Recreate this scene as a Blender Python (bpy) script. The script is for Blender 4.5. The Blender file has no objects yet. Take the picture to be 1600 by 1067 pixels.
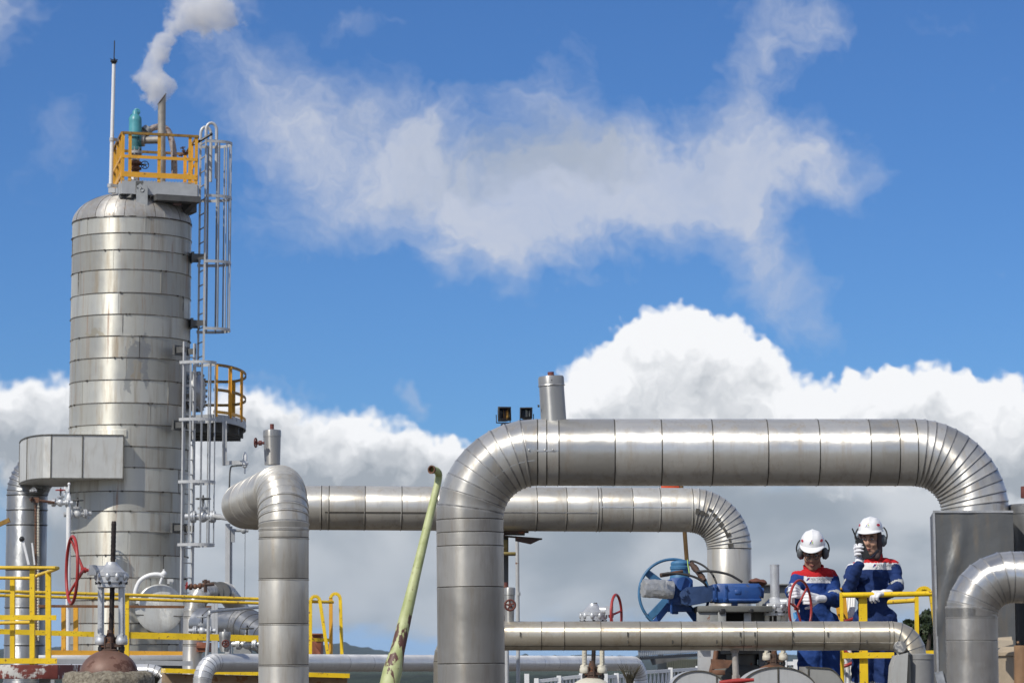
import bpy, math, random
from mathutils import Vector, Matrix, Quaternion, noise as mnoise
random.seed(7)
PI = math.pi
scene = bpy.context.scene
COL = scene.collection
R = math.radians
V = Vector

# ------------------------------------------------------------------ camera
F = 4600.0                     # focal length in photo pixels (1600 wide)
CAMZ = 1.7
PITCH = math.atan(507.0 / F)
cp, sp = math.cos(PITCH), math.sin(PITCH)

def P(px, py, Y):
    """world point at distance Y in front of the viewpoint seen at photo pixel (px, py)"""
    dx, dy = (px - 800.0) / F, (533.5 - py) / F
    d = V((dx, cp - dy * sp, sp + dy * cp))
    return V((0, 0, CAMZ)) + d * (Y / d.y)

def S(n, Y):                   # size of n photo pixels at distance Y
    return n * Y / F

cam = bpy.data.cameras.new('camera')
cam.sensor_width = 36.0
cam.lens = 36.0 * F / 1600.0
cam.clip_start = 0.1
cam.clip_end = 30000
cam.dof.use_dof = True
cam.dof.focus_distance = 25.0
cam.dof.aperture_fstop = 10.0
camo = bpy.data.objects.new('camera', cam)
COL.objects.link(camo)
camo.location = (0, 0, CAMZ)
camo.rotation_euler = (PI / 2 + PITCH, 0, 0)
scene.camera = camo

# ------------------------------------------------------------------ light
SUN_EL, SUN_AZ = R(44), R(222)          # azimuth clockwise from +Y: behind the viewer, to the left
sd = V((math.sin(SUN_AZ) * math.cos(SUN_EL), math.cos(SUN_AZ) * math.cos(SUN_EL), math.sin(SUN_EL)))
sun = bpy.data.lights.new('sun', 'SUN')
sun.energy = 3.8
sun.angle = R(0.55)
sun.color = (1.0, 0.955, 0.88)
suno = bpy.data.objects.new('sun', sun)
COL.objects.link(suno)
suno.rotation_euler = sd.to_track_quat('Z', 'Y').to_euler()
suno.location = sd * 60

scene.view_settings.view_transform = 'Standard'
scene.view_settings.look = 'None'
scene.view_settings.exposure = 0.0
scene.view_settings.gamma = 1.0

# ------------------------------------------------------------------ node helper
class NT:
    def __init__(s, tree): s.t = tree; s.n = tree.nodes; s.l = tree.links
    def put(s, sock, val):
        if isinstance(val, bpy.types.NodeSocket): s.l.new(val, sock)
        elif val is not None: sock.default_value = val
    def new(s, typ, **kw):
        n = s.n.new(typ)
        for k, v in kw.items(): setattr(n, k, v)
        return n
    def m(s, op, a, b=None, c=None, clamp=False):
        n = s.n.new('ShaderNodeMath'); n.operation = op; n.use_clamp = clamp
        for i, x in enumerate((a, b, c)): s.put(n.inputs[i], x)
        return n.outputs[0]
    def vm(s, op, a, b=None, c=None, out=0):
        n = s.n.new('ShaderNodeVectorMath'); n.operation = op
        for i, x in enumerate((a, b, c)): s.put(n.inputs[i], x)
        return n.outputs[out]
    def noise(s, vec, scale, detail=4, rough=.55, dist=0.0, col=False, dim='3D', lac=2.0):
        n = s.n.new('ShaderNodeTexNoise'); n.noise_dimensions = dim; n.inputs['Scale'].default_value = scale
        n.inputs['Detail'].default_value = detail; n.inputs['Roughness'].default_value = rough
        n.inputs['Distortion'].default_value = dist; n.inputs['Lacunarity'].default_value = lac
        if vec is not None: s.l.new(vec, n.inputs['Vector'])
        return n.outputs['Color' if col else 'Fac']
    def remap(s, x, a, b, c=0.0, d=1.0, smooth=True):
        n = s.n.new('ShaderNodeMapRange'); n.interpolation_type = 'SMOOTHSTEP' if smooth else 'LINEAR'
        for i, q in enumerate((x, a, b, c, d)): s.put(n.inputs[i], q)
        return n.outputs[0]
    def mix(s, f, a, b, mode='MIX'):
        n = s.n.new('ShaderNodeMix'); n.data_type = 'RGBA'; n.blend_type = mode
        s.put(n.inputs[0], f)
        for sock, x in ((n.inputs[6], a), (n.inputs[7], b)):
            if isinstance(x, tuple) and len(x) == 3: x = (*x, 1)
            s.put(sock, x)
        return n.outputs[2]
    def sep(s, v):
        n = s.n.new('ShaderNodeSeparateXYZ'); s.l.new(v, n.inputs[0]); return n.outputs
    def comb(s, x, y, z):
        n = s.n.new('ShaderNodeCombineXYZ')
        for i, q in enumerate((x, y, z)): s.put(n.inputs[i], q)
        return n.outputs[0]
# ------------------------------------------------------------------ sky
def build_world():
    w = bpy.data.worlds.new('World'); scene.world = w; w.use_nodes = True
    t = NT(w.node_tree); t.n.clear()
    out = t.new('ShaderNodeOutputWorld'); bg = t.new('ShaderNodeBackground')
    bg.inputs['Strength'].default_value = 0.1
    t.l.new(bg.outputs[0], out.inputs[0])
    sky = t.new('ShaderNodeTexSky'); sky.sky_type = 'NISHITA'; sky.sun_disc = False
    sky.sun_elevation = SUN_EL; sky.sun_rotation = SUN_AZ
    sky.altitude = 1200; sky.air_density = 1.0; sky.dust_density = 0.4; sky.ozone_density = 2.5
    tc = t.new('ShaderNodeTexCoord')
    d = tc.outputs['Generated']
    x, y, z = t.sep(d)
    az = t.m('ARCTAN2', x, y)
    el = t.m('ARCSINE', z)
    u = t.m('MULTIPLY', az, 4.6); v = t.m('MULTIPLY', el, 4.6)     # sky position in thousandths of a photo pixel
    uv = t.comb(u, v, 0.0)

    def blobs(uvs, lst):                      # three soft ellipses at a time, one per vector component
        bx, by, _ = t.sep(uvs)
        U = t.comb(bx, bx, bx); W = t.comb(by, by, by)
        acc = 0.0
        for i in range(0, len(lst), 3):
            g = list(lst[i:i + 3])
            while len(g) < 3: g.append((0, 0, 50, 50, 0))
            ia = [1000 / q[2] for q in g]; ib = [1000 / q[3] for q in g]
            ox = [-(q[0] - 800) / q[2] for q in g]; oy = [-(1040 - q[1]) / q[3] for q in g]
            dx = t.vm('MULTIPLY_ADD', U, ia, ox); dy = t.vm('MULTIPLY_ADD', W, ib, oy)
            dd = t.vm('MULTIPLY_ADD', dx, dx, t.vm('MULTIPLY', dy, dy))
            e = t.vm('POWER', (.36788, .36788, .36788), dd)
            acc = t.m('ADD', t.vm('DOT_PRODUCT', e, [q[4] for q in g], out=1), acc)
        return acc

    A = [(430,200,95,55,.75),(530,215,110,75,.95),(640,220,70,60,.5),(600,300,120,60,.65),(690,190,60,50,.45),(760,290,130,90,.85),
         (850,170,60,60,.45),(900,290,150,75,1.0),(1010,300,140,70,1.0),(1120,270,120,70,.9),(1210,260,90,60,.6),(1290,250,70,50,.9),(1340,295,50,32,.7),
         (1165,150,55,60,.62),(1210,80,60,60,.7),(1280,40,45,45,.7),(1170,330,60,70,.7),(1190,420,45,60,.6),(1260,480,55,60,.62),(1300,520,35,35,.35),
         (760,385,110,40,.7),(880,370,120,40,.5),(1060,350,80,40,.4),(520,330,90,50,.3),(390,120,80,45,.4),(300,70,60,50,.3),
         (345,20,55,45,.6),(530,40,50,30,.32),(650,40,70,20,.2),(85,215,60,45,.3),(5,50,35,50,.55),(1460,50,60,40,.22),(930,90,30,50,.2),
         (630,632,20,18,.6),(445,612,70,12,.25),(1560,410,20,10,.25),(420,360,70,70,.25)]
    B = [(1085,535,62,62,1.0),(1010,545,62,52,.9),(955,530,32,24,.5),(950,610,62,48,1.0),(1150,585,80,60,1.0),(1060,640,170,80,1.0),(905,640,40,30,.5),
         (1415,625,70,46,1.0),(1345,630,60,40,.8),(1480,640,80,48,.9),(1540,665,70,60,.95),(1280,655,90,38,.8),(1620,720,90,70,1.0),(1230,660,60,30,.6),
         (1400,710,240,70,1.0),(1180,560,30,40,.2),
         (50,660,80,55,1.0),(-40,650,90,60,1.0),(115,640,60,40,.6),(80,740,160,90,1.0),
         (400,660,62,48,1.0),(345,690,60,70,.9),(520,690,90,52,1.0),(590,705,70,48,.9),(690,720,55,32,.95),(740,745,70,45,.8),(470,740,170,55,1.0),(650,775,190,40,.9),
         (860,720,110,60,.7)]
    wn = t.noise(t.vm('MULTIPLY', uv, (1, 1.15, 1)), 5.0, 4, .6, col=True, dim='2D')
    wn2 = t.noise(uv, 22.0, 2, .6, col=True, dim='2D')
    warp = t.vm('MULTIPLY_ADD', t.vm('SUBTRACT', wn, (.5, .5, .5)), (.17, .15, 0), uv)
    warp = t.vm('MULTIPLY_ADD', t.vm('SUBTRACT', wn2, (.5, .5, .5)), (.035, .035, 0), warp)
    warpB = t.vm('MULTIPLY_ADD', t.vm('SUBTRACT', wn2, (.5, .5, .5)), (.055, .055, 0), uv)
    warpB = t.vm('MULTIPLY_ADD', t.vm('SUBTRACT', wn, (.5, .5, .5)), (.05, .05, 0), warpB)

    # thin torn cloud
    fA = t.noise(t.vm('MULTIPLY', warp, (1, 1.2, 1)), 6.0, 8, .66, .3, dim='2D')
    bA = blobs(warp, A)
    a0 = t.m('ADD', bA, t.m('MULTIPLY', t.m('MULTIPLY', t.m('SUBTRACT', fA, .5), 2.2), t.m('MULTIPLY_ADD', t.m('MINIMUM', bA, 1.0), .7, .3)))
    alphaA = t.m('MULTIPLY', t.remap(a0, .12, 1.4, smooth=False), t.m('MULTIPLY_ADD', fA, .5, .56), clamp=True)
    fs = t.noise(t.vm('ADD', warp, (3.1, 1.7, 0)), 4.5, 5, .58, dim='2D')
    shadeA = [(840, 240, 130, 60, .65), (950, 260, 110, 40, .4), (640, 300, 110, 50, .35), (880, 200, 80, 50, .5)]
    shA = t.remap(t.m('ADD', blobs(warp, shadeA), t.m('MULTIPLY', t.m('SUBTRACT', fs, .5), 1.6)), .1, 1.0)
    colA = t.mix(shA, (5.8, 6.2, 7.2), (4.3, 4.8, 5.7))
    # heaped cloud: density here and density a little up-sun decide how bright it is
    def heap(off, full):
        wv = t.vm('ADD', warpB, off)
        f1 = t.noise(wv, 13.0, 6 if full else 3, .56, dim='2D')
        f2 = t.noise(t.vm('ADD', wv, (7.3, 2.2, 0)), 4.0, 2, .5, dim='2D')
        s = t.m('ADD', blobs(wv, B), t.m('MULTIPLY', t.m('SUBTRACT', f1, .5), .62))
        return t.m('ADD', s, t.m('MULTIPLY', t.m('SUBTRACT', f2, .5), .35)), f1
    b0, f0 = heap((0, 0, 0), True)
    b1, f1 = heap((-.008, .022, 0), False)
    alphaB = t.remap(b0, .36, t.remap(u, -.4, .1, 1.0, .66))
    df = t.m('SUBTRACT', t.m('POWER', .5, b1), t.m('POWER', .5, b0))
    lightB = t.m('MULTIPLY_ADD', df, 3.2, .60)
    lightB = t.m('ADD', lightB, t.m('MULTIPLY', t.m('SUBTRACT', f0, .5), 1.0))
    edge = t.remap(b0, .5, 1.5, .42, .0)
    lowv = t.remap(v, .13, t.remap(u, -.3, .2, .34, .46), -.62, .04)
    rightw = t.remap(u, -.2, .2, -.38, .10)
    lightB = t.m('ADD', t.m('ADD', lightB, edge), t.m('ADD', lowv, rightw), clamp=True)
    colB = t.mix(lightB, (3.7, 4.1, 4.6), (9.5, 9.6, 9.8))
    # low grey sheet above the horizon
    fC = t.noise(t.vm('MULTIPLY', uv, (1, 2.2, 1)), 3.0, 5, .58, dim='2D')
    topC = t.remap(t.m('MULTIPLY_ADD', t.m('SUBTRACT', fC, .5), .16, v), .38, .28)
    gap = t.remap(t.m('ADD', v, t.m('MULTIPLY', t.m('SUBTRACT', fC, .5), .18)), .035, .085)
    gapL = t.remap(t.m('ADD', u, t.m('MULTIPLY', t.m('SUBTRACT', fC, .5), .12)), -.78, -.70)
    alphaC = t.m('MULTIPLY', t.m('MULTIPLY', topC, t.m('MULTIPLY_ADD', gap, .8, .2)), t.m('MULTIPLY_ADD', gapL, .6, .4))
    inview = t.m('MULTIPLY', t.remap(t.m('ABSOLUTE', u), 1.6, 1.1), 1.0)
    fD = t.noise(t.vm('MULTIPLY', uv, (1, 1.6, 1)), 3.2, 4, .48, .2, dim='2D')
    colC = t.mix(t.remap(fD, .34, .66), (3.2, 3.7, 4.3), t.mix(t.remap(v, .12, .32), (5.0, 5.4, 5.9), (6.6, 6.9, 7.3)))
    # the rest of the sky dome, all round
    fG = t.noise(d, 2.6, 6, .6)
    away = t.remap(t.m('MAXIMUM', t.m('ABSOLUTE', u), t.m('MULTIPLY', v, 1.25)), 1.25, 1.7)
    alphaG = t.m('MULTIPLY', t.remap(t.m('ADD', fG, t.remap(v, .12, 1.0, .14, -.01)), .47, .62), away)  # unseen low cloud added to brighten reflections in the upright pipes
    colG = t.mix(t.remap(fG, .55, .75), (8.6, 8.8, 9.2), (5.6, 6.0, 6.6))

    tint = t.mix(t.remap(v, .02, .30), (.36, .62, 1.30), (.355, .595, .93))
    base = t.mix(1.0, sky.outputs[0], tint, 'MULTIPLY')
    c = t.mix(alphaG, base, colG)
    c = t.mix(t.m('MULTIPLY', alphaA, t.remap(away, 0, 1, 1, 0)), c, colA)
    c = t.mix(t.m('MULTIPLY', alphaC, inview), c, colC)
    c = t.mix(t.m('MULTIPLY', alphaB, inview), c, colB)
    t.l.new(c, bg.inputs['Color'])
    w.cycles.sampling_method = 'MANUAL'; w.cycles.sample_map_resolution = 512
build_world()
# ------------------------------------------------------------------ mesh builder
class MB:
    def __init__(s): s.v = []; s.f = []; s.mi = []; s.val = []; s.axd = {}
    def add(s, vs, fs, mi=0, val=.5):
        o = len(s.v); s.v += [V(p) for p in vs]
        for f in fs:
            s.f.append([o + i for i in f]); s.mi.append(mi); s.val.append(val)
        return s
    def box(s, c, x, y, z, rot=None, mi=0, bev=0.0):
        h = V((x, y, z)) / 2
        vs = [V((sx * h.x, sy * h.y, sz * h.z)) for sx in (-1, 1) for sy in (-1, 1) for sz in (-1, 1)]
        if rot is not None: vs = [rot @ q for q in vs]
        vs = [V(c) + q for q in vs]
        return s.add(vs, [(0, 1, 3, 2), (4, 6, 7, 5), (0, 4, 5, 1), (2, 3, 7, 6), (0, 2, 6, 4), (1, 5, 7, 3)], mi)
    def beam(s, a, b, w, h, up=(0, 0, 1), mi=0):
        """box from a to b; w across, h along up"""
        a, b = V(a), V(b); d = (b - a).normalized(); up = V(up)
        if abs(d.dot(up)) > .98: up = V((0, 1, 0))
        x = d.cross(up).normalized(); z = x.cross(d).normalized()
        vs = []
        for p in (a, b):
            for i, j in ((-1, -1), (1, -1), (1, 1), (-1, 1)): vs.append(p + x * i * w / 2 + z * j * h / 2)
        return s.add(vs, [(3, 2, 1, 0), (4, 5, 6, 7), (0, 1, 5, 4), (1, 2, 6, 5), (2, 3, 7, 6), (3, 0, 4, 7)], mi)
    def prism(s, poly, n, t, mi=0):
        """planar polygon poly (3d points) given thickness t along n"""
        n = V(n).normalized() * t; k = len(poly); poly = [V(p) for p in poly]
        vs = poly + [p + n for p in poly]
        fs = [tuple(range(k - 1, -1, -1)), tuple(range(k, 2 * k))]
        fs += [(i, (i + 1) % k, k + (i + 1) % k, k + i) for i in range(k)]
        return s.add(vs, fs, mi)
    def sweep(s, pts, rad, n=12, cap=True, closed=False, mi=None, val=None, tang=None, ref=None):
        pts = [V(p) for p in pts]; m = len(pts)
        if not isinstance(rad, (list, tuple)): rad = [rad] * m
        T = []
        for i in range(m):
            if tang and tang[i] is not None: T.append(V(tang[i]).normalized()); continue
            if closed: d = pts[(i + 1) % m] - pts[i - 1]
            else: d = pts[min(i + 1, m - 1)] - pts[max(i - 1, 0)]
            if d.length < 1e-9: d = T[-1] if T else V((0, 0, 1))
            T.append(d.normalized())
        r = V(ref) if ref is not None else (V((0, 0, 1)) if abs(T[0].z) < .9 else V((0, -1, 0)))
        u = (r - T[0] * r.dot(T[0])).normalized()
        rings = []; o = len(s.v)
        for i in range(m):
            for k in range(n): s.axd[o + i * n + k] = T[i]
            u = u - T[i] * u.dot(T[i])
            u = u.normalized() if u.length > 1e-6 else T[i].orthogonal().normalized()
            w = T[i].cross(u)
            for k in range(n):
                a = 2 * PI * k / n
                s.v.append(pts[i] + (u * math.cos(a) + w * math.sin(a)) * rad[i])
        for i in range(m if closed else m - 1):
            j = (i + 1) % m
            for k in range(n):
                k2 = (k + 1) % n
                s.f.append([o + i * n + k, o + i * n + k2, o + j * n + k2, o + j * n + k])
                s.mi.append(mi[i] if isinstance(mi, list) else (mi or 0)); s.val.append(val[i] if val else .5)
        if cap and not closed:
            m0 = mi[0] if isinstance(mi, list) else (mi or 0); m1 = mi[-1] if isinstance(mi, list) else (mi or 0)
            s.f.append([o + k for k in range(n - 1, -1, -1)]); s.mi.append(m0); s.val.append(.5)
            s.f.append([o + (m - 1) * n + k for k in range(n)]); s.mi.append(m1); s.val.append(.5)
        return s
    def cyl(s, a, b, r, n=16, r2=None, mi=0):
        return s.sweep([a, b], [r, r if r2 is None else r2], n=n, mi=mi)
    def lathe(s, o, axis, prof, n=24, mi=None, val=None, cap=True):
        o = V(o); a = V(axis).normalized()
        return s.sweep([o + a * h for r, h in prof], [max(r, 1e-4) for r, h in prof], n=n, tang=[a] * len(prof), mi=mi, val=val, cap=cap)
    def torus(s, c, axis, r, t, n=40, m=8, mi=0, squash=1.0, upv=None):
        a = V(axis).normalized(); u = a.orthogonal().normalized(); w = a.cross(u)
        pts = [V(c) + (u * math.cos(2 * PI * i / n) + w * math.sin(2 * PI * i / n)) * r for i in range(n)]
        return s.sweep(pts, t, n=m, closed=True, mi=mi, ref=a)
    def ball(s, c, rx, ry=None, rz=None, n=16, m=10, rot=None, mi=0):
        ry = rx if ry is None else ry; rz = rx if rz is None else rz
        vs = []; fs = []
        for j in range(1, m):
            th = PI * j / m
            for i in range(n):
                ph = 2 * PI * i / n
                vs.append(V((rx * math.sin(th) * math.cos(ph), ry * math.sin(th) * math.sin(ph), rz * math.cos(th))))
        vs += [V((0, 0, rz)), V((0, 0, -rz))]; t0 = len(vs) - 2
        for j in range(m - 2):
            for i in range(n):
                a, b = j * n + i, j * n + (i + 1) % n
                fs.append((a, a + n, b + n, b))
        for i in range(n):
            fs.append((t0, i, (i + 1) % n)); fs.append((t0 + 1, (m - 2) * n + (i + 1) % n, (m - 2) * n + i))
        if rot is not None: vs = [rot @ q for q in vs]
        return s.add([V(c) + q for q in vs], fs, mi)
    def merge(s, o, mi=0):
        k = len(s.v); s.v += o.v
        s.f += [[k + i for i in f] for f in o.f]; s.mi += [m + mi for m in o.mi]; s.val += o.val
        return s
    def mesh(s, name, mats, origin=V((0, 0, 0)), angle=38):
        me = bpy.data.meshes.new(name)
        me.from_pydata([tuple(p - origin) for p in s.v], [], s.f)
        for m in (mats if isinstance(mats, (list, tuple)) else [mats]): me.materials.append(m)
        me.polygons.foreach_set('material_index', s.mi)
        me.polygons.foreach_set('use_smooth', [True] * len(s.f))
        at = me.attributes.new('panel', 'FLOAT', 'FACE'); at.data.foreach_set('value', s.val)
        ax = me.attributes.new('axis', 'FLOAT_VECTOR', 'POINT')
        ax.data.foreach_set('vector', [q for i in range(len(s.v)) for q in (s.axd[i] if i in s.axd else (0, 0, 1))])
        me.update()
        me.set_sharp_from_angle(angle=R(angle))
        return me

def setp(o, label=None, cat=None, group=None, kind=None):
    if label: o['label'] = label
    if cat: o['category'] = cat
    if group: o['group'] = group
    if kind: o['kind'] = kind
    return o

def thing(name, label, cat, loc, group=None):
    o = bpy.data.objects.new(name, None); o.empty_display_size = .2
    COL.objects.link(o); o.location = V(loc)
    return setp(o, label, cat, group)

def base_of(o):
    while o.parent: o = o.parent
    return V(o.location)

def part(name, mb, mats, parent, label=None, angle=38):
    og = base_of(parent)
    me = mb.mesh(name, mats, og, angle) if isinstance(mb, MB) else mb
    o = bpy.data.objects.new(name, me); COL.objects.link(o); o.parent = parent
    if label: o['label'] = label
    return o

def solo(name, mb, mats, label, cat, loc=None, group=None, kind=None, angle=38):
    if loc is None:
        lo = [min(p[i] for p in mb.v) for i in range(3)]; hi = [max(p[i] for p in mb.v) for i in range(3)]
        loc = V(((lo[0] + hi[0]) / 2, (lo[1] + hi[1]) / 2, lo[2]))
    o = bpy.data.objects.new(name, mb.mesh(name, mats, V(loc), angle)); COL.objects.link(o); o.location = loc
    return setp(o, label, cat, group, kind)

def struct(name, mb, mats, kind='structure', angle=38):
    o = bpy.data.objects.new(name, mb.mesh(name, mats, V((0, 0, 0)), angle)); COL.objects.link(o)
    o['kind'] = kind
    return o

def copy_tree(o, delta, parent=None):
    c = o.copy(); COL.objects.link(c)
    if parent: c.parent = parent
    else: c.location = o.location + V(delta)
    for ch in list(o.children): copy_tree(ch, delta, c)
    return c

# ------------------------------------------------------------------ path with bends
def route(pts, bends, gores=9, straight=None):
    """polyline with rounded corners -> list of (pos, tangent, is_joint). straight[i] = list of joint fractions along leg i"""
    pts = [V(p) for p in pts]; n = len(pts); out = []
    cut = []                                         # tangent points per interior corner
    for i in range(1, n - 1):
        d0 = (pts[i] - pts[i - 1]).normalized(); d1 = (pts[i + 1] - pts[i]).normalized()
        ang = math.acos(max(-1, min(1, d0.dot(d1))))
        cut.append((bends[i - 1] * math.tan(ang / 2), d0, d1, ang))
    for i in range(n - 1):
        a = pts[i] + ((cut[i - 1][2] * cut[i - 1][0]) if i > 0 else V((0, 0, 0)))
        b = pts[i + 1] - ((cut[i][1] * cut[i][0]) if i < n - 2 else V((0, 0, 0)))
        d = (b - a).normalized()
        out.append((a, d, i > 0))
        for fr in (straight[i] if straight and i < len(straight) and straight[i] else []):
            out.append((a.lerp(b, fr), d, True))
        out.append((b, d, i < n - 2))
        if i < n - 2:
            t, d0, d1, ang = cut[i]; rb = bends[i]
            nrm = d0.cross(d1).normalized(); c = b + nrm.cross(d0) * rb
            g = gores[i] if isinstance(gores, list) else gores
            for k in range(1, g):
                q = Quaternion(nrm, ang * (k + random.uniform(-.13, .13)) / g)
                out.append((c + q @ (b - c), q @ d0, 2))
    return out

def clad_pipe(mb, rt, r, w=.006, n=48, bead=1.018, seam_mi=1, rnd=random, capped=True):
    """sheet-metal clad pipe: a raised swage and a dark lap at every joint, one tone per sheet"""
    pts = []; rad = []; tg = []; mi = []; val = []
    cur = rnd.random()
    for k, (p, d, j) in enumerate(rt):
        if j:
            w_ = w; b_ = bead
            if j == 2: w_ = w * rnd.uniform(1.1, 1.7); b_ = 1 + (bead - 1) * rnd.uniform(1.0, 1.7)
            sm = 3 if j == 2 else seam_mi
            rows = [(-w_ * 1.6, r, 0), (-w_ * .8, r * b_, 0), (-w_ * .1, r * b_, sm), (w_ * .3, r * (.992 if j == 2 else .985), sm), (w_ * 1.1, r, 0)]
            for off, rr, m in rows:
                pts.append(p + d * off); rad.append(rr); tg.append(d); mi.append(m); val.append(cur)
            cur = rnd.random()
            val[-1] = cur
        else:
            pts.append(p); rad.append(r); tg.append(d); mi.append(0); val.append(cur)
    mb.sweep(pts, rad, n=n, tang=tg, mi=mi, val=val, cap=capped)
    return mb

def arc(c, a, b, r0, r1, n, axes):
    ux, uy = V(axes[0]), V(axes[1])
    return [V(c) + ux * math.cos(r0 + (r1 - r0) * i / n) * a + uy * math.sin(r0 + (r1 - r0) * i / n) * b for i in range(n + 1)]

def smooth_path(pts, k=6):
    """Catmull-Rom"""
    pts = [V(p) for p in pts]; o = []
    for i in range(len(pts) - 1):
        p0, p1, p2, p3 = pts[max(i - 1, 0)], pts[i], pts[i + 1], pts[min(i + 2, len(pts) - 1)]
        for j in range(k):
            t = j / k
            o.append(.5 * ((2 * p1) + (p2 - p0) * t + (2 * p0 - 5 * p1 + 4 * p2 - p3) * t * t + (3 * p1 - p0 - 3 * p2 + p3) * t ** 3))
    o.append(pts[-1]); return o

# ------------------------------------------------------------------ materials
def newmat(name):
    m = bpy.data.materials.new(name); m.use_nodes = True
    t = NT(m.node_tree); t.n.clear()
    out = t.new('ShaderNodeOutputMaterial'); b = t.new('ShaderNodeBsdfPrincipled')
    t.l.new(b.outputs[0], out.inputs[0])
    return m, t, b

def paint(name, col, rough=.45, metal=0.0, var=.18, scale=6.0, rust=0.0, rustcol=(.16, .065, .03), rscale=14, bump=.08, chalk=0.0, spec=.5):
    m, t, b = newmat(name)
    oc = t.new('ShaderNodeTexCoord').outputs['Object']
    n1 = t.noise(oc, scale, 4, .6)
    c = t.mix(t.remap(n1, .3, .72, smooth=False), tuple(q * (1 - var) for q in col), tuple(min(1, q * (1 + var)) for q in col))
    st = t.noise(t.vm('MULTIPLY', oc, (9, 9, 1.2)), 2.0, 3, .6)
    c = t.mix(t.remap(st, .55, .8, 0, .35), c, tuple(q * .55 + .03 for q in col))
    r = t.remap(n1, .2, .8, rough - .08, rough + .12)
    if rust > 0:
        n2 = t.noise(oc, rscale, 6, .68)
        f = t.remap(n2, .72 - rust * .35, .76 - rust * .33)
        rc = t.mix(t.noise(oc, rscale * 3, 3), tuple(q * .6 for q in rustcol), tuple(min(1, q * 1.6) for q in rustcol))
        c = t.mix(f, c, rc); r = t.m('ADD', r, t.m('MULTIPLY', f, t.m('SUBTRACT', .85, r)))
        b.inputs['Metallic'].default_value = metal
    else: b.inputs['Metallic'].default_value = metal
    t.l.new(c, b.inputs['Base Color']); t.l.new(r, b.inputs['Roughness'])
    b.inputs['Specular IOR Level'].default_value = spec
    if bump:
        bn = t.new('ShaderNodeBump'); bn.inputs['Strength'].default_value = bump; bn.inputs['Distance'].default_value = .02
        t.l.new(t.noise(oc, scale * 6, 3), bn.inputs['Height']); t.l.new(bn.outputs[0], b.inputs['Normal'])
    return m

def cladding(name, col=(.56, .55, .525), rough=.33, metal=.92, tan=.35, streak=(5, 5, .7), dent=.25, pvar=.16, rustamt=.0, low=None, ss=1.0, patches=(), aniso=.78):
    """weathered aluminium sheet: every sheet a little different, brown run-off, soft dents"""
    m, t, b = newmat(name)
    oc = t.new('ShaderNodeTexCoord').outputs['Object']
    pa = t.new('ShaderNodeAttribute'); pa.attribute_name = 'panel'
    pv = pa.outputs['Fac']
    shift = t.vm('ADD', oc, t.comb(t.m('MULTIPLY', pv, 17.0), t.m('MULTIPLY', pv, 5.0), t.m('MULTIPLY', pv, 9.0)))
    big = t.noise(shift, 2.6 * ss, 4, .6)
    fine = t.noise(shift, 34 * ss, 4, .65)
    run = t.noise(t.vm('MULTIPLY', shift, streak), 3.0 * ss, 5, .66)
    k = t.m('ADD', t.remap(pv, 0, 1, 1 - pvar, 1 + pvar * .6, smooth=False), t.m('MULTIPLY', t.m('SUBTRACT', big, .5), .35))
    c = t.vm('SCALE', col, None); c.node.inputs[3].default_value = 1; t.l.new(k, c.node.inputs[3])
    c = t.mix(t.m('MULTIPLY', t.remap(run, .46, .76), tan), c, (.27, .2, .12))
    c = t.mix(t.remap(fine, .66, .8, 0, .4), c, (.16, .14, .11))
    mtl = t.remap(run, .5, .8, metal, metal * .62)
    if rustamt:
        f = t.m('MULTIPLY', t.remap(t.noise(t.vm('MULTIPLY', oc, (7, 7, .35)), 1.5, 5, .7), .56, .74), rustamt)
        c = t.mix(f, c, (.27, .12, .05)); mtl = t.m('MULTIPLY', mtl, t.m('SUBTRACT', 1.0, f))
    for pc, pr, pcol in patches:                     # old smears of filler with a ragged edge
        wv = t.vm('MULTIPLY_ADD', t.vm('SUBTRACT', t.noise(oc, 3.2, 5, .65, col=True), (.5, .5, .5)), (.5, .5, .7), oc)
        q = t.vm('MULTIPLY', t.vm('SUBTRACT', wv, tuple(pc)), tuple(1 / x for x in pr))
        c = t.mix(t.m('MULTIPLY', t.remap(t.vm('LENGTH', q, out=1), 1.0, .82), .8), c, pcol)
    ro = t.m('ADD', t.remap(big, .25, .75, rough - .07, rough + .09), t.remap(run, .5, .8, 0, .18))
    t.l.new(c, b.inputs['Base Color']); t.l.new(ro, b.inputs['Roughness']); t.l.new(mtl, b.inputs['Metallic'])
    # rolled sheet: the shine spreads along the run
    aa = t.new('ShaderNodeAttribute'); aa.attribute_name = 'axis'; b.inputs['Anisotropic'].default_value = aniso; t.l.new(aa.outputs['Vector'], b.inputs['Tangent'])
    bn = t.new('ShaderNodeBump'); bn.inputs['Strength'].default_value = dent; bn.inputs['Distance'].default_value = .05
    h = t.m('ADD', t.noise(shift, 2.2 * ss, 2, .5), t.m('MULTIPLY', t.noise(shift, 9 * ss, 2), .22))
    t.l.new(h, bn.inputs['Height']); t.l.new(bn.outputs[0], b.inputs['Normal'])
    return m

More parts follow.
